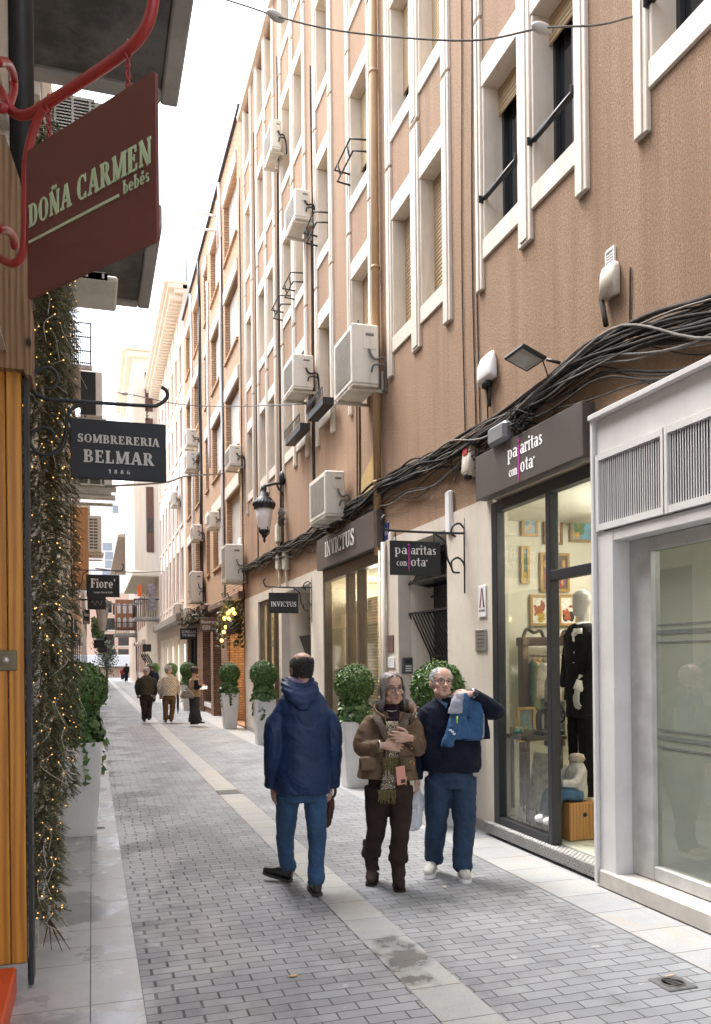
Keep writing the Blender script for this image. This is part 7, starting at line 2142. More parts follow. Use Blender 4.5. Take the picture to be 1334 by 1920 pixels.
hand(b, wL, (0, -.1, -1), (-.6, .6, 0), 1, .9)
hand(b, wR + Vector((-.02, 0, 0)), (-1, .12, -.05), (.0, .55, -.8), -1, .55, 1.05, .03)
wear('body', solid(b, .0045, 3, disp=sockets(hM)), SK1, MAN2)
face_parts(MAN2, hM, plain('grey_brow', (.25, .23, .22), .6), (.38, .18, .15), True, (plain('dark_red_frame', (.035, .018, .018), .3), .027, .0205))
part(short_hair(hM, 2400, -.03, .115, .8, .022, .0027, 6, .28, lambda a, z: z > -.03 + .02 * (abs(a) < 1.4) and (abs(a) > 1.15 or z > .04)), 'hair', H_WHITE, MAN2)
sec = secY(Y0)
j = MB()
j.loft([sec(795, 896, 1446, 0, .150), sec(791, 899, 1436, 0, .168), sec(790, 899, 1410, -.01, .175), sec(790, 896, 1370, -.01, .165), sec(789, 893, 1345, 0, .145), sec(794, 888, 1326, .0, .120), sec(812, 862, 1313, .01, .092), sec(820, 852, 1307, .01, .075)], 28)
chain(j, [sL + Vector((.03, 0, -.01)), sL * .5 + eL * .5 + Vector((-.012, 0, 0)), eL, (eL + wL) / 2, wL], [.080, .074, .066, .056, .048], 5, 18)
chain(j, [sR + Vector((-.03, 0, -.02)), sR * .5 + eR * .5 + Vector((.0, 0, .005)), eR, (eR + wR) / 2 + Vector((.005, 0, .004)), wR + Vector((.005, 0, 0))], [.080, .076, .070, .056, .046], 5, 18)
M_SWEAT = m_cloth('navy_knit', (.0085, .0115, .026), (.005, .007, .017), 14, .95, 400, .2)
sw = wear('sweater', solid(j, .007, 4, .0065, 7, seed=12), M_SWEAT, MAN2)
m = MB()
for s in (-1, 1):
    c = J(836, 1313, Y0 - .02)
    P = bez([c + Vector((s * .010, .09, .035)), c + Vector((s * .062, .045, .03)), c + Vector((s * .070, -.03, .012)), c + Vector((s * .028, -.095, -.022))], 5)
    for i in range(len(P) - 1):
        a, d = P[i], P[i + 1]; o = Vector((s * .012, -.005, -.036))
        m.add([a, d, d + o, a + o, a + Vector((s * -.006, .006, 0)), d + Vector((s * -.006, .006, 0)), d + o + Vector((-s * .004, .004, 0)), a + o + Vector((-s * .004, .004, 0))], [(0, 1, 2, 3), (7, 6, 5, 4), (0, 4, 5, 1), (3, 2, 6, 7), (0, 3, 7, 4), (1, 5, 6, 2)], True)
part(m, 'shirt_collar', m_cloth('blue_shirting', (.16, .27, .48), (.11, .20, .38), 25, .8), MAN2)
t_ = MB()
legs_trousers(t_, hL, hR, kL, kR, aL + Vector((0, 0, .0)), aR + Vector((0, 0, .0)), (.110, .104, .088, .080, .076), (.190, .140), .12)
for a in (aL, aR): chain(t_, [a + Vector((0, 0, .06)), a + Vector((.004, -.01, .02)), a + Vector((0, 0, -.015))], [.072, .079, .072], 4, 18)
wear('jeans', solid(t_, .007, 3, .0066, 8.5, seed=21), m_denim('dark_blue_denim', (.017, .040, .085)), MAN2)
m = MB(); m.loft([(J(845, 1445, Y0), (.195, 0, 0), (0, .148, 0), .9), (J(845, 1438, Y0), (.195, 0, 0), (0, .15, 0), .9)], 24); part(m, 'belt', plain('brown_belt', (.06, .03, .018), .4), MAN2)
M_SNEAK = m_cloth('pale_grey_mesh', (.50, .48, .44), (.40, .38, .34), 20, .7)
for hl, to in ((J(814, 1628, 6.20), J(802, 1637, 5.98)), (J(866, 1638, 5.98), J(876, 1652, 5.76))):
    hl = Vector((hl.x, hl.y, .018)); to = Vector((to.x, to.y, .018))
    s_ = MB(); shoe(s_, hl, to, .046, .115, .008); sh_ = wear('shoe', solid(s_, .006, 3), M_SNEAK, MAN2)
    s_ = MB(); sole(s_, hl + Vector((0, 0, -.016)), to + Vector((0, 0, -.016)), .047, .030); part(s_, 'sole', M_WHITE, sh_)
    s_ = MB(); f_ = (to - hl).normalized(); sd = f_.cross(Vector((0, 0, 1)))
    for i in range(4): p = hl + f_ * (.10 + .022 * i) + Vector((0, 0, .098 - .010 * i)); s_.tube([p - sd * .022, p + Vector((0, 0, .006)), p + sd * .022], .0028, 5)
    part(s_, 'laces', M_WHITE, sh_)
m = MB(); c = J(886, 1301, Y0 - .19) + Vector((.0, -.045, .005)); m.tube([c + Vector((0, -.001, 0)), c + Vector((0, -.012, 0))], .021, 18); wt = part(m, 'watch', M_BLACK, MAN2)
m = MB(); m.tube([Vector(wR) + Vector((0, .038 * math.cos(q), .038 * math.sin(q))) for q in [i * .42 for i in range(16)]], .007, 6); m.tube([c + Vector((0, -.004, 0)), c + Vector((0, -.0125, 0))], .0235, 18, False); part(m, 'watch_strap', plain('steel_case', (.5, .5, .5), .3, .8), wt)
# the blue jacket slung over his shoulder
SJ = empty('jacket', (2.9, 5.85, 1.1), 'blue and grey outdoor jacket slung over the shoulder of the man in the navy sweater', 'jacket')
m = MB()
Yj = Y0 - .22
band(m, [J(868, 1298, Yj + .04), J(866, 1318, Yj + .0), J(860, 1345, Yj - .02), J(862, 1378, Yj - .01), J(868, 1386, Yj)], (.05, .105), .030)
band(m, [J(884, 1305, Yj + .06), J(890, 1335, Yj + .02), J(889, 1365, Yj + .02), J(886, 1388, Yj + .03)], (.06, .085), .034)
band(m, [J(858, 1345, Yj - .03), J(851, 1368, Yj - .05), J(841, 1390, Yj - .05), J(838, 1400, Yj - .05)], (.062, .044), .040)
M_SJ = m_cloth('blue_softshell', (.030, .095, .205), (.018, .060, .14), 6, .6, 500, .06)
sj = wear('shell', solid(m, .007, 4, .010, 11, seed=6), M_SJ, SJ)
m = MB(); band(m, [J(861, 1300, Yj + .0), J(857, 1318, Yj - .035), J(853, 1338, Yj - .045)], (.040, .062), .020); wear('grey_yoke', solid(m, .006, 3, .006, 15, seed=2), m_cloth('pale_grey_softshell', (.33, .34, .40), (.22, .23, .28), 8, .6), SJ)
m = MB(); band(m, [J(904, 1338, Yj + .05), J(904, 1360, Yj + .05), J(903, 1382, Yj + .05)], (.016, .022), .02); part(m, 'grey_trim', m_cloth('pale_grey_softshell2', (.33, .34, .40), (.22, .23, .28), 8, .6), SJ)
m = MB(); band(m, [J(908, 1345, Yj + .09), J(912, 1365, Yj + .09), J(913, 1386, Yj + .09)], (.02, .03), .02); wear('dark_lining', solid(m, .006, 2, .004, 15), M_SWEAT, SJ)
m = MB(); m.tube([J(858, 1343, Yj - .075), J(857, 1356, Yj - .085)], .006, 6); part(m, 'zip_pull', plain('lime_plastic', (.35, .55, .05), .4), SJ)
m = MB()
for q in ((845, 1369), (849, 1372), (852, 1376)): p = J(q[0], q[1], Yj - .098); m.box(p.x - .010, p.x + .010, p.y - .002, p.y, p.z - .006, p.z + .006)
part(m, 'emblem', M_LETW, SJ)
# white plastic bag in his other hand
BG = empty('plastic_bag', (2.5, 6.0, .4), 'translucent white plastic carrier bag hanging between the woman and the man', 'bag')
def m_bag():
    t = NT('thin_white_plastic'); t.color((.66, .67, .72)); t.rough(.35); t.val(t.b, 'Transmission Weight', .35); t.val(t.b, 'IOR', 1.05)
    t.bump(t.noise(t.coord('Object', (1, 1, .35)), 26, 5), .7, .02)
    return t.m
m = MB(); Yb = Y0 + .02
for px, py, hx in ((784, 1468, .014), (782, 1480, .026), (780, 1495, .045), (778, 1515, .058), (777, 1535, .066), (776, 1550, .060), (776, 1557, .03)): pass
m.loft([(J(px, py, Yb), (hx, 0, 0), (0, hx * .75, 0), .9) for px, py, hx in ((776, 1558, .03), (776, 1551, .060), (777, 1535, .066), (779, 1512, .055), (781, 1495, .040), (782, 1480, .024), (783, 1466, .014))], 24)
m.loft([(J(px, py, Yb + .05), (hx, 0, 0), (0, hx * .7, 0), .9) for px, py, hx in ((788, 1522, .02), (789, 1512, .045), (788, 1495, .042), (785, 1478, .018), (783, 1468, .012))], 20)
wear('bag', solid(m, .006, 3, .010, 16, seed=3), m_bag(), BG)

# ============ people further down the street
def simple_person(label, Y, hd, sh, el, wr, hp, kn, an, hyaw, skinm, top, topm, legm, toes, torso, hair=None, cap=None, hpitch=0, shoem=None, wide=1.0, tw_=.0045, sleeves=True, sleeve_mat=None, flare=None):
    e = empty('person', (J(hd[0], hd[1], Y).x, Y, 0), label, 'person')
    hM = mat_head(J(hd[0], hd[1], Y), hyaw, hpitch)
    P = lambda q: J(q[0], q[1], Y + (q[2] if len(q) > 2 else 0))
    sL, sR = P(sh[0]), P(sh[1]); eL, eR = P(el[0]), P(el[1]); wL, wR = P(wr[0]), P(wr[1]); hL, hR = P(hp[0]), P(hp[1]); kL, kR = P(kn[0]), P(kn[1]); aL, aR = P(an[0]), P(an[1])
    b = MB(); nk = (sL + sR) / 2 + Vector((0, 0, .03))
    inner_body(b, (sL, sR), hL, hR, (kL, kR), (aL, aR), nk, hM, arms=((sL, eL, (eL + wL) / 2, wL), (sR, eR, (eR + wR) / 2, wR)))
    for w_, e_, t in ((wL, eL, 1), (wR, eR, -1)): hand(b, w_, (w_ - e_), (0, 1, .1) if t else (0, 1, 0), t, .6)
    wear('body', solid(b, .008, 2), skinm, e)
    j = MB()
    j.loft([(P((( a + c) / 2, y)), (P((c, y)) - P((a, y))) / 2, Vector((0, d, 0)), .9) for a, c, y, d in torso], 22)
    if sleeves is True or sleeves == 'both':
        chain(j, [sL + Vector((.03, 0, -.01)), (sL + eL) / 2, eL, (eL + wL) / 2, wL], [.08, .075, .066, .058, .052], 4, 14); chain(j, [sR + Vector((-.03, 0, -.01)), (sR + eR) / 2, eR, (eR + wR) / 2, wR], [.08, .075, .066, .058, .052], 4, 14)
    tp = wear(top, solid(j, .012, 4, .008, 8, seed=Y), topm, e)
    if sleeve_mat:
        j = MB(); chain(j, [sL + Vector((.03, 0, -.01)), (sL + eL) / 2, eL, (eL + wL) / 2, wL], [.075, .068, .060, .052, .046], 4, 14); chain(j, [sR + Vector((-.03, 0, -.01)), (sR + eR) / 2, eR, (eR + wR) / 2, wR], [.075, .068, .060, .052, .046], 4, 14)
        wear('sleeves', solid(j, .011, 3, .005, 9), sleeve_mat, e)
    t_ = MB(); legs_trousers(t_, hL, hR, kL, kR, aL, aR, flare or (.098, .092, .078, .072, .072), (.165 * wide, .125), .14)
    wear('trousers', solid(t_, .012, 4, .007, 9, seed=Y + 1), legm, e)
    for (a, tx, ty) in ((aL, *toes[0]), (aR, *toes[1])):
        s_ = MB(); hl = Vector((a.x - tx * .25, a.y - ty * .25, max(.01, a.z - .075))); shoe(s_, hl, hl + Vector((tx, ty, 0)), .045, .09, .012); wear('shoe', solid(s_, .01, 2), shoem or M_SHOEB, e)
    if hair: part(short_hair(hM, hair[1], hair[2], .112, hair[3], hair[4], .008, 3, .35), 'hair', hair[0], e)
    if cap:
        m = MB(hM); m.loft([((0, -.006, z), (hx * 1.06, 0, 0), (0, hy * 1.07, 0)) for z, y, hx, hy in HEADSEC if z >= .03] + [((0, -.008, .126), (.012, 0, 0), (0, .015, 0))], 22); m.loft([((0, .06, .045), (.07, 0, 0), (0, .09, 0)), ((0, .07, .037), (.07, 0, 0), (0, .09, 0))], 20); part(m, 'cap', cap, e)
    return e, hM
C_OLIVE = m_cloth('olive_grey_wool', (.052, .048, .036), (.034, .031, .024), 10)
C_DARKT = m_cloth('dark_plum_trousers', (.028, .020, .022), None, 10); C_BROWNT = m_cloth('brown_trousers', (.115, .072, .040), (.08, .05, .028), 10)
def m_quilt():
    t = NT('quilted_cream_fabric'); tc = t.new('ShaderNodeTexCoord'); sep = t.new('ShaderNodeSeparateXYZ'); t.link(tc.outputs['Object'], sep.inputs[0])
    a = t.math('ABSOLUTE', t.math('SINE', t.math('MULTIPLY', t.math('ADD', sep.outputs['X'], sep.outputs['Z']), 42))); b = t.math('ABSOLUTE', t.math('SINE', t.math('MULTIPLY', t.math('SUBTRACT', sep.outputs['X'], sep.outputs['Z']), 42)))
    h = t.math('MINIMUM', a, b)
    t.color(t.mix((.34, .30, .25), (.60, .55, .48), t.ramp(h, [(0.0, 0.0), (.28, 1.0)]))); t.rough(.7); t.bump(h, .9, .03)
    return t.m
Yg = 24.2
simple_person('bald man in a dark olive jacket and plum trousers walking away', Yg, (275, 1258), ((262, 1272), (287, 1272)), ((257, 1288), (293, 1288)), ((259, 1303, .1), (291, 1303, .1)), ((268, 1308), (281, 1308)), ((270, 1328), (280, 1327, .1)), ((271, 1349), (280, 1346, -.15)), 0, SK3, 'jacket', C_OLIVE, C_DARKT, ((-.02, .26), (.02, .26)),
    [(262, 288, 1303, .16), (261, 289, 1296, .17), (260, 290, 1283, .16), (262, 287, 1272, .13), (269, 281, 1266, .08)], (H_WHITE, 200, -.05, 1.3, .03))
e, _ = simple_person('man in a cream quilted jacket, brown trousers and dark cap walking away', Yg - .2, (317, 1255), ((304, 1270), (329, 1270)), ((299, 1288), (335, 1288)), ((301, 1303, .05), (334, 1301, .1)), ((311, 1308), (324, 1308)), ((311, 1328), (324, 1328, .05)), ((311, 1350), (321, 1349)), 0, SK3, 'jacket', m_quilt(), C_BROWNT, ((-.02, .26), (.05, .26)),
    [(303, 331, 1304, .17), (302, 332, 1296, .18), (302, 332, 1283, .17), (304, 329, 1270, .13), (311, 323, 1264, .08)], (H_WHITE, 160, -.06, 1.4, .03), m_cloth('navy_cap', (.012, .016, .035)))
u = empty('umbrella', (2.3, Yg, .4), 'closed navy umbrella hanging point down beside the man in the cream quilted jacket', 'umbrella')
m = MB(); a, b_ = J(334, 1302, Yg - .1), J(334, 1339, Yg - .1); m.tube([a, a * .8 + b_ * .2, a * .3 + b_ * .7, b_], [.022, .04, .034, .008], 10); part(m, 'canopy', m_cloth('navy_nylon', (.03, .045, .09), None, 12, .5), u)
m = MB(); m.tube(bez([a, a + Vector((0, 0, .08)), a + Vector((.03, 0, .12)), a + Vector((.06, 0, .08))], 4), .012, 8); part(m, 'handle', M_BLACK, u)
Yw = 22.4
e, hMw = simple_person('dark haired woman in a beige vest and wide grey trousers reading a paper', Yw, (366, 1258), ((359, 1275, .06), (369, 1275, -.12)), ((357, 1288, .12), (368, 1290, -.16)), ((372, 1287, .1), (378, 1287, -.1)), ((362, 1308, .08), (368, 1308, -.08)), ((363, 1332, .08), (368, 1332, -.1)), ((361, 1354, .1), (372, 1352, -.05)), -82, SK2, 'vest', m_cloth('tan_fur_vest', (.42, .31, .19), (.22, .15, .09), 26, .95, 120, .5), m_cloth('charcoal_trousers', (.045, .045, .046), (.03, .03, .03), 8), ((.22, -.03), (.24, -.03)),
    [(354, 376, 1308, .15), (353, 377, 1300, .17), (354, 376, 1288, .16), (357, 373, 1275, .15), (362, 369, 1269, .09)], (H_DARK, 900, -.045, .75, .035), hpitch=-16, sleeves=False, sleeve_mat=M_SWEAT, flare=(.105, .102, .10, .105, .112))
m = MB(); c = J(382, 1286, Yw - .1); m.prism([(-.11, -.14), (.09, -.12), (.1, .0), (-.1, -.01)], c, (1, 0, 0), (.0, .7, .7), (0, -.7, .7), .006); tag(m.build('paper_sheet', M_WHITE), 'white sheet of paper held by the dark haired woman in the vest', 'paper')
hb = empty('handbag', (2.45, Yw - .2, .7), 'large silvery brown shoulder bag on the dark haired woman in the vest', 'bag')
m = MB(); c = J(351, 1300, Yw - .22); m.loft([(c + Vector((0, 0, -.13)), (.17, 0, 0), (0, .06, 0), .6), (c + Vector((0, 0, -.06)), (.19, 0, 0), (0, .085, 0), .7), (c + Vector((.02, 0, .06)), (.12, 0, 0), (0, .05, 0), .8), (c + Vector((.03, 0, .11)), (.07, 0, 0), (0, .02, 0), .8)], 20); wear('bag', solid(m, .010, 3, .012, 12), m_cloth('silver_brown_leather', (.26, .23, .20), (.13, .11, .09), 10, .35), hb)
m = MB(); m.tube(bez([c + Vector((-.05, 0, .09)), J(357, 1285, Yw - .24), J(361, 1271, Yw - .14), J(364, 1285, Yw - .26), c + Vector((.10, 0, .08))], 5), .012, 6); part(m, 'strap', M_BRONZE, hb)
simple_person('person in dark clothes mostly hidden between the bald man and the quilted jacket', 36, (284.5, 1251), ((277, 1261), (293, 1261)), ((274, 1272), (296, 1272)), ((275, 1283), (295, 1283)), ((281, 1286), (289, 1286)), ((281, 1300), (289, 1300)), ((281, 1314), (289, 1314)), 0, SK2, 'coat', m_cloth('dark_navy_coat', (.02, .025, .045)), C_DARKT, ((0, .25), (0, .25)),
    [(277, 294, 1290, .16), (276, 295, 1275, .17), (277, 293, 1262, .14), (282, 288, 1257, .08)], (H_DARK, 300, -.05, .4, .03))
simple_person('small distant walker in a dark green coat near the far end of the street', 75, (237.5, 1246.5), ((233.5, 1251), (241, 1251)), ((232.5, 1256), (241.5, 1256)), ((233, 1261), (241, 1261)), ((235, 1262), (239, 1262)), ((235.5, 1270), (239, 1270)), ((235.5, 1277), (239, 1276)), 180, SK1, 'coat', m_cloth('dark_green_coat', (.03, .04, .035)), m_cloth('navy_trousers', (.03, .045, .09)), ((0, -.25), (0, -.25)),
    [(233, 241.5, 1263, .17), (233, 241.5, 1256, .17), (234, 240.5, 1251, .14), (236, 239, 1249, .08)], (H_DARK, 120, -.05, .5, .03))
simple_person('tiny distant figure in red beside the walker in the dark green coat', 85, (230.5, 1252.5), ((227.5, 1256.5), (233.5, 1256.5)), ((227, 1260), (234, 1260)), ((227.5, 1263), (233.5, 1263)), ((229, 1264), (232, 1264)), ((229, 1269), (232, 1269)), ((229, 1273.5), (232, 1273.5)), 180, SK1, 'coat', m_cloth('red_coat', (.38, .03, .03)), C_DARKT, ((0, -.22), (0, -.22)),
    [(227.5, 233.5, 1265, .15), (227.5, 233.5, 1260, .15), (228, 233, 1256.5, .12), (229.5, 231.5, 1255, .07)], (H_DARK, 100, -.05, .5, .03))
# ------------------------------------------------------------------ what stands in the dark framed shop
BY = 8.17          # far wall of the shop, seen through the pane
def picture(px0, px1, py0, py1, label, cols, frame, Y=BY, seed=1):
    a, b = onY(px0, py0, Y), onY(px1, py1, Y)
    e = empty('framed_picture', ((a.x + b.x) / 2, Y, b.z), label, 'picture')
    m = MB(); t = .03
    m.box(a.x, b.x, Y - .025, Y - .003, b.z, b.z + t); m.box(a.x, b.x, Y - .025, Y - .003, a.z - t, a.z); m.box(a.x, a.x + t, Y - .025, Y - .003, b.z + t, a.z - t); m.box(b.x - t, b.x, Y - .025, Y - .003, b.z + t, a.z - t)
    part(m, 'frame', frame, e)
    m = MB(); m.quad((a.x + t, Y - .012, b.z + t), (b.x - t, Y - .012, b.z + t), (b.x - t, Y - .012, a.z - t), (a.x + t, Y - .012, a.z - t)); part(m, 'canvas', plain('canvas_%d' % seed, cols[0], .7, vary=.3, scale=14), e)
    rn = random.Random(seed)
    for k, c in enumerate(cols[1:]):
        m = MB()
        for i in range(7):
            w, h = rn.uniform(.03, .10), rn.uniform(.03, .13)
            x = rn.uniform(a.x + t + w * .5, b.x - t - w * .5); z = rn.uniform(b.z + t + h * .5, (a.z - t) * (.55 if k % 2 == 0 else .9) + b.z * (.45 if k % 2 == 0 else .1) - h * .4)
            m.prism([(w * .5 * math.cos(q) * rn.uniform(.8, 1.1), h * .5 * math.sin(q)) for q in [j * 1.05 for j in range(6)]], (x, Y - .0125 - .0004 * i - .003 * k, z), (1, 0, 0), (0, 0, 1), (0, -1, 0), .0003)
        part(m, 'painted_shapes', plain('paint_%d_%d' % (seed, k), c, .6, vary=.3, scale=18), e)
    return e
GOLD = plain('gilt_frame', (.42, .27, .10), .4, .3); DARKF = plain('dark_gilt_frame', (.25, .14, .06), .5)
picture(1067, 1111, 948, 1018, 'gilt framed painting of a blue sky over orange fields high on the shop wall', [(.18, .38, .52), (.55, .30, .08), (.12, .22, .10)], GOLD, seed=2)
picture(1018, 1054, 964, 1022, 'framed picture with a dark red figure on cream near the middle of the shop wall', [(.62, .50, .34), (.28, .05, .05), (.15, .08, .05)], DARKF, seed=3)
picture(977, 1008, 950, 1006, 'framed pale blue seascape at the left of the shop wall', [(.30, .45, .55), (.52, .42, .28), (.2, .33, .42)], GOLD, seed=4)
picture(1012, 1067, 1036, 1110, 'framed painting of a dark still life with red and violet shapes', [(.16, .10, .08), (.42, .08, .07), (.50, .33, .12), (.22, .10, .24)], GOLD, seed=5)
picture(976, 992, 1024, 1094, 'tall narrow framed picture in yellow and blue', [(.30, .40, .50), (.55, .38, .08), (.1, .18, .1)], GOLD, seed=6)
picture(993, 1030, 1115, 1174, 'framed kitchen print of yellow bottles and fruit on white', [(.80, .76, .66), (.50, .33, .03), (.40, .12, .05)], GOLD, seed=7)
picture(1046, 1083, 1115, 1174, 'framed kitchen print of a black pot and red fruit on white', [(.80, .76, .66), (.05, .04, .04), (.42, .12, .05)], GOLD, seed=8)
# clothes rail with little jackets
e = empty('clothes_rack', (4.75, 7.95, .14), 'dark carved wooden clothes rack against the shop wall', 'clothes rack')
a, b = onY(981, 1195, 7.95), onY(1092, 1330, 7.95)
m = MB()
for x in (a.x, b.x): m.box(x - .04, x + .04, 7.9, 8.0, .14, a.z, .01)
m.box(a.x - .05, b.x + .05, 7.88, 8.02, a.z - .09, a.z, .01)
for x, s in ((a.x + .05, 1), (b.x - .05, -1)): m.tube(bez([(x - .05 * s, 7.95, a.z), (x, 7.95, a.z + .09), (x + .08 * s, 7.95, a.z + .05), (x + .16 * s, 7.95, a.z + .07), (x + .2 * s, 7.95, a.z)], 5), .018, 6)
part(m, 'posts', plain('dark_carved_wood', (.06, .03, .02), .45), e)
m = MB(); m.tube([(a.x, 7.9, a.z - .2), (b.x, 7.9, a.z - .2)], .014, 8); part(m, 'rail', M_BRONZE, e)
for i, (col, nm) in enumerate((((.10, .22, .15), 'dark green'), ((.55, .56, .50), 'white'), ((.08, .26, .22), 'teal'), ((.32, .40, .30), 'sage green'), ((.24, .33, .20), 'moss green'), ((.62, .56, .44), 'cream'), ((.30, .36, .36), 'grey blue'), ((.02, .025, .04), 'black'), ((.30, .42, .50), 'pale blue'), ((.012, .012, .016), 'very dark'))):
    x = a.x + .10 + (b.x - a.x - .2) * i / 9
    g = empty('hanging_jacket', (x, 7.9, a.z - .8), '%s child jacket on a wooden hanger on the carved clothes rack' % nm, 'jacket', 'small jackets on the clothes rack')
    m = MB(); zt = a.z - .26
    m.loft([(Vector((x, 7.9, zt - .52)), (.032, 0, 0), (0, .17, 0), .8), (Vector((x, 7.9, zt - .30)), (.036, 0, 0), (0, .17, 0), .8), (Vector((x, 7.9, zt - .06)), (.034, 0, 0), (0, .18, 0), .8), (Vector((x, 7.9, zt)), (.02, 0, 0), (0, .05, 0))], 14)
    m.tube([(x, 7.74, zt - .07), (x - .01, 7.70, zt - .25), (x - .01, 7.71, zt - .42)], [.036, .035, .03], 8)
    wear('body', solid(m, .012, 2, .006, 12, seed=i), m_cloth('jacket_%d' % i, col, None, 14), g)
    m = MB(); m.tube([(x, 7.78, zt - .04), (x, 7.9, zt + .02), (x, 8.02, zt - .04)], .011, 6); m.tube([(x, 7.9, zt + .02), (x, 7.9, zt + .08)], .005, 5); part(m, 'hanger', M_BOXWOOD, g)
# mannequin in a black tailcoat just inside the doorway
MX, MY = 4.26, 6.60
e = empty('mannequin', (MX, MY, .14), 'faceless grey mannequin in a black tailcoat with white cuffs inside the open doorway', 'mannequin')
M_MANN = plain('grey_mannequin', (.50, .50, .48), .35, vary=.04)
m = MB(); zt = 2.33
m.loft([(Vector((MX + dx, MY, zt + z)), (w, 0, 0), (0, d, 0)) for dx, z, w, d in ((-.035, -.25, .02, .02), (-.03, -.235, .05, .05), (-.015, -.18, .066, .078), (0, -.11, .078, .098), (0, -.05, .074, .092), (0, -.015, .05, .062), (0, 0, .015, .02))], 20)
m.tube([(MX + .02, MY, zt - .36), (MX + .02, MY, zt - .18)], .055, 12)
hand(m, Vector((MX - .16, MY - .16, 1.40)), (-.15, -.1, -1), (1, 0, 0), -1, .35); m.tube([(MX - .02, MY - .02, 1.6), (MX - .1, MY - .13, 1.52), (MX - .16, MY - .16, 1.39)], .026, 10)
m.tube([(MX + .02, MY, zt - .34), (MX, MY, .3)], .06, 8)
wear('body', solid(m, .006, 3), M_MANN, e)
m = MB()
m.loft([(Vector((MX, MY, z)), (w, 0, 0), (0, d, 0), .9) for z, w, d in ((1.16, .14, .17), (1.35, .13, .165), (1.55, .125, .16), (1.75, .14, .19), (1.90, .14, .205), (1.99, .10, .16), (2.02, .07, .09))], 22)
m.loft([(Vector((MX + .07, MY + .02, z)), (w, 0, 0), (0, .10, 0), .8) for z, w in ((.72, .05), (1.0, .07), (1.3, .09))], 14)
for sy in (-1, 1): chain(m, [Vector((MX, MY + sy * .17, 1.93)), Vector((MX - .01, MY + sy * .22, 1.72)), Vector((MX - .05, MY + sy * .20, 1.55)), Vector((MX - .13, MY + sy * .15, 1.46))], [.062, .058, .05, .046], 4, 14)
M_BLKC = m_cloth('black_barathea', (.010, .010, .011), (.006, .006, .007), 12, .8)
tc_ = wear('tailcoat', solid(m, .010, 3, .005, 10), M_BLKC, e)
m = MB(); m.tube([(MX - .118, MY - .165, 1.50), (MX - .15, MY - .155, 1.42)], .043, 12); part(m, 'cuff', M_LETW, tc_)
m = MB(); m.loft([(Vector((MX - .10, MY - .05, 1.66)), (.03, 0, 0), (0, .035, 0)), (Vector((MX - .085, MY - .055, 1.92)), (.05, 0, 0), (0, .06, 0)), (Vector((MX + .0, MY - .02, 2.03)), (.06, 0, 0), (0, .075, 0))], 14); m.loft([(Vector((MX - .10, MY - .09, 1.92)), (.03, 0, 0), (0, .06, 0)), (Vector((MX - .10, MY - .09, 1.97)), (.03, 0, 0), (0, .06, 0))], 10); part(m, 'shirt_front', M_LETW, tc_)
m = MB()
for sy in (-1, 1): chain(m, [Vector((MX, MY + sy * .085, 1.2)), Vector((MX, MY + sy * .09, .8)), Vector((MX, MY + sy * .09, .46))], [.10, .082, .078], 5, 14)
wear('trousers', solid(m, .011, 3, .006, 9), M_BLKC, e)
m = MB(); m.tube([(MX, MY, .16), (MX, MY, .5)], .018, 8); m.lathe([(.16, .141), (.16, .152), (.02, .158)], (MX, MY, 0), 24); part(m, 'stand', M_ALU, e)
# small seated dummy on a wooden crate
cp = onX(1072, 1560, FX + .22)
CXb, CYb = 4.02, 6.36
e = empty('wooden_crate', (CXb, CYb, .14), 'plain wooden crate box with the small dummy sitting on it', 'crate')
m = MB(); m.box(CXb - .15, CXb + .15, CYb - .15, CYb + .15, .142, .46, .006); part(m, 'box', M_BOXWOOD, e)
m = MB(); m.tube([(CXb, CYb - .1505, .36), (CXb, CYb - .153, .36)], .02, 12); part(m, 'hand_hole', M_BLACK, e)
e = empty('child_dummy', (CXb, CYb, .46), 'small headless child dummy in a white pullover and jeans sitting on the wooden crate', 'mannequin')
m = MB(); m.loft([(Vector((CXb + .02, CYb, z)), (w, 0, 0), (0, d, 0)) for z, w, d in ((.47, .09, .10), (.60, .085, .10), (.72, .08, .105), (.80, .05, .06))], 16)
for sy in (-1, 1): chain(m, [Vector((CXb, CYb + sy * .10, .74)), Vector((CXb - .07, CYb + sy * .13, .64)), Vector((CXb - .19, CYb + sy * .09, .63))], [.04, .038, .032], 4, 10)
wear('pullover', solid(m, .009, 3, .004, 14), m_cloth('white_knit', (.62, .60, .56), None, 20), e)
m = MB(); m.lathe([(.055, .79), (.075, .82), (.06, .86), (.03, .87)], (CXb + .02, CYb, 0), 14); part(m, 'scarf', m_cloth('beige_knit', (.48, .42, .34), None, 20), e)
m = MB()
for sy in (-1, 1): chain(m, [Vector((CXb + .02, CYb + sy * .055, .51)), Vector((CXb - .20, CYb + sy * .07, .53)), Vector((CXb - .26, CYb + sy * .07, .34))], [.062, .055, .045], 4, 12)
wear('jeans', solid(m, .009, 3, .004, 12), m_denim('pale_denim', (.07, .16, .27)), e)
m = MB()
for sy in (-1, 1): m.ball((CXb - .29, CYb + sy * .07, .31), .055, 10, 8, (1.3, .8, .7))
part(m, 'shoes', M_LETW, e)
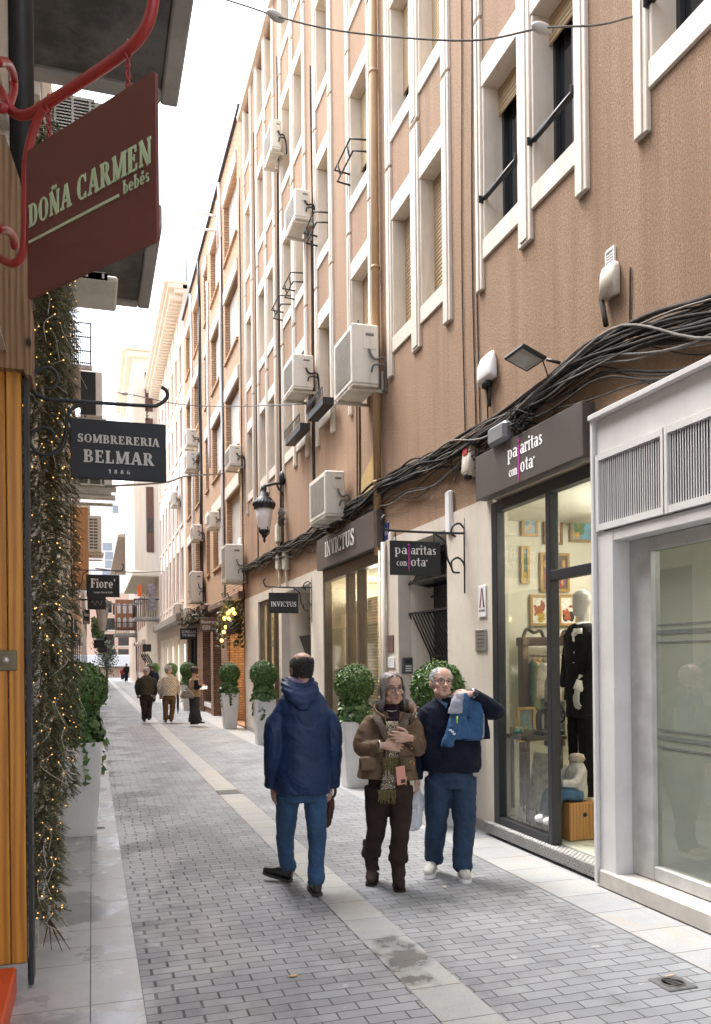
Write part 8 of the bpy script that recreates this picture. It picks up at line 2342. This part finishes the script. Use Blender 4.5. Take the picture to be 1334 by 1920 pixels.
# small torso in a cream shirt with braces
TX, TY = 4.30, 7.15
e = empty('child_dummy', (TX, TY, .14), 'small headless torso dummy in a cream shirt with dark braces behind the tailcoat', 'mannequin')
m = MB(); m.loft([(Vector((TX, TY, z)), (w, 0, 0), (0, .09, 0)) for z, w in ((1.28, .10), (1.45, .105), (1.62, .12), (1.70, .08), (1.74, .045))], 16)
for sx in (-1, 1): chain(m, [Vector((TX + sx * .11, TY, 1.65)), Vector((TX + sx * .17, TY - .04, 1.48)), Vector((TX + sx * .19, TY - .06, 1.32))], [.045, .042, .035], 4, 10)
wear('shirt', solid(m, .010, 3, .005, 13), m_cloth('cream_shirt', (.55, .50, .40), None, 16), e)
m = MB(); 
for sx in (-1, 1): m.tube([(TX + sx * .06, TY - .09, 1.30), (TX + sx * .065, TY - .108, 1.5), (TX + sx * .05, TY - .06, 1.70)], .011, 6)
part(m, 'braces', M_BLKC, e)
m = MB(); m.loft([(Vector((TX, TY, z)), (w, 0, 0), (0, .09, 0)) for z, w in ((.85, .11), (1.1, .105), (1.29, .10))], 14); wear('shorts', solid(m, .011, 2), m_cloth('grey_shorts', (.09, .09, .10)), e)
m = MB(); m.tube([(TX, TY, .15), (TX, TY, .9)], .015, 8); m.lathe([(.13, .141), (.13, .15), (.02, .155)], (TX, TY, 0), 20); part(m, 'stand', M_ALU, e)
# table with goods, old sewing machine, leaning board
e = empty('display_table', (4.02, 7.35, .14), 'dark old table with small goods by the shop window', 'table')
tx0, tx1, ty0, ty1, tz = 3.82, 4.25, 6.85, 7.9, .98
m = MB(); m.box(tx0, tx1, ty0, ty1, tz - .04, tz, .006); part(m, 'tabletop', plain('dark_table_wood', (.09, .05, .03), .4), e)
for x in (tx0 + .04, tx1 - .04):
    for y in (ty0 + .05, ty1 - .05):
        m = MB(); m.tube([(x, y, .14), (x, y, tz - .04)], .022, 8); part(m, 'leg', plain('dark_table_wood', (.09, .05, .03), .4), e)
e = empty('sewing_machine', (4.16, 6.95, tz), 'old black hand sewing machine with a spoked wheel on the dark table', 'sewing machine')
m = MB(); m.box(4.0, 4.24, 6.87, 7.05, tz + .001, tz + .05, .01); m.tube(bez([(4.02, 6.96, tz + .05), (4.02, 6.96, tz + .2), (4.1, 6.96, tz + .24), (4.2, 6.96, tz + .2), (4.2, 6.96, tz + .05)], 5), .028, 10); part(m, 'body', M_BLACK, e)
m = MB(); c = Vector((4.25, 6.96, tz + .19)); m.tube([c + Vector((0, .075 * math.cos(q), .075 * math.sin(q))) for q in [i * .42 for i in range(16)]], .009, 6)
for q in range(5): m.tube([c, c + Vector((0, .07 * math.cos(q * 1.256), .07 * math.sin(q * 1.256)))], .006, 5)
part(m, 'hand_wheel', M_BLACK, e)
rq = random.Random(4)
for i, (nm, col) in enumerate((('teal', (.08, .35, .36)), ('yellow', (.62, .45, .08)), ('white', (.7, .68, .62)), ('coral', (.6, .2, .12)), ('grey', (.3, .3, .3)), ('sky blue', (.25, .42, .6)))):
    x, y = 3.88 + .06 * (i % 3) + .02, 7.15 + .10 * i
    m = MB(); m.loft([(Vector((x, y, tz + .001)), (.045, 0, 0), (0, .03, 0), .6), (Vector((x, y, tz + .035)), (.04, 0, 0), (0, .026, 0), .7), (Vector((x - .01, y, tz + .05)), (.02, 0, 0), (0, .016, 0))], 12)
    o = m.build('small_shoe', m_cloth('goods_%d' % i, col, None, 20, .6)); tag(o, 'tiny %s baby shoe on the dark shop table' % nm, 'shoe', 'small goods on the shop table')
picture(968, 1003, 1326, 1390, 'dark framed collage standing on the shop table behind the glass', [(.16, .17, .14), (.35, .30, .2), (.12, .2, .2)], GOLD, Y=7.75, seed=11)
e = empty('leaning_board', (3.95, 6.7, .14), 'pale printed display board leaning at the foot of the shop window', 'board')
m = MB(); q = [Vector((3.84, 6.92, .15)), Vector((3.90, 6.55, .15)), Vector((4.05, 6.62, .82)), Vector((3.98, 6.98, .82))]; n = (q[1] - q[0]).cross(q[3] - q[0]).normalized() * .012
m.add(q + [p + n for p in q], [(3, 2, 1, 0), (4, 5, 6, 7), (0, 1, 5, 4), (1, 2, 6, 5), (2, 3, 7, 6), (3, 0, 4, 7)]); part(m, 'panel', plain('printed_panel', (.42, .42, .34), .6, vary=.5, scale=12), e)
for i, y in enumerate((6.95, 6.72, 6.5)):
    e = empty('price_easel', (3.86, y, .14), ('small price card on a black wire easel nearest the %s' % ('pier', 'leaning board', 'door bar')[i]), 'price card')
    m = MB(); m.box(3.80, 3.808, y - .05, y + .05, .20, .32, .002); part(m, 'card', M_LETW, e)
    m = MB(); m.tube([(3.79, y - .05, .145), (3.83, y - .02, .34)], .005, 5); m.tube([(3.79, y + .05, .145), (3.83, y + .02, .34)], .005, 5); m.tube([(3.90, y, .145), (3.83, y, .34)], .005, 5); part(m, 'easel', M_BLACK, e)
# a few things in the other shops
e = empty('display_mannequin', (4.35, 11.2, .06), 'pale bust on a stand in the warm lit INVICTUS shop window', 'mannequin')
m = MB(); m.lathe([(.09, 1.0), (.15, 1.15), (.14, 1.3), (.19, 1.5), (.15, 1.62), (.06, 1.68), (.05, 1.76), (.07, 1.8), (.085, 1.9), (.05, 2.0)], (4.35, 11.2, 0), 18); part(m, 'bust', plain('ivory', (.70, .60, .42), .5), e)
m = MB(); m.tube([(4.35, 11.2, .08), (4.35, 11.2, 1.02)], .02, 8); m.lathe([(.16, .061), (.16, .07), (.02, .08)], (4.35, 11.2, 0), 18); part(m, 'stand', M_BRONZE, e)
e = empty('display_shelf', (5.6, 12.6, .06), 'pale shelving unit with folded clothes in the INVICTUS shop', 'shelf')
m = MB()
for z in (.3, .8, 1.3, 1.8, 2.3): m.box(5.4, 6.0, 11.9, 13.6, z, z + .04)
m.box(5.4, 6.0, 11.86, 11.898, .06, 2.4); m.box(5.4, 6.0, 13.602, 13.64, .06, 2.4); part(m, 'boards', M_INW2, e)
for i in range(10):
    m = MB(); z = (.341, .841, 1.341, 1.841, 2.341)[i % 5]; y = 12.0 + .75 * (i // 5) + .2 * (i % 2); m.box(5.43, 5.8, y, y + .35, z, z + .08 + .03 * (i % 3), .02); part(m, 'folded_clothes', m_cloth('folded_%d' % (i % 4), ((.3, .12, .08), (.08, .12, .2), (.5, .45, .35), (.15, .2, .14))[i % 4]), e)
# ------------------------------------------------------------------ repeats of a kind share a group
GR = {'sign': 'shop signs', 'picture': 'framed pictures in the lit shop', 'wire': 'wires strung over the street', 'person': 'people in the street', 'plaque': 'small plates on the wall',
      'box': 'cable boxes on the facade', 'mannequin': 'dummies in the shop windows', 'price card': 'price cards at the foot of the window', 'planter rail': 'planter rails on the sills',
      'trunking': 'trunking pieces on the wall', 'garland': 'garlands with lights', 'umbrella': 'folded umbrellas', 'cables': 'cables on the facade'}
for o in bpy.data.objects:
    if o.parent is None and 'category' in o and 'group' not in o and o['category'] in GR: o['group'] = GR[o['category']]
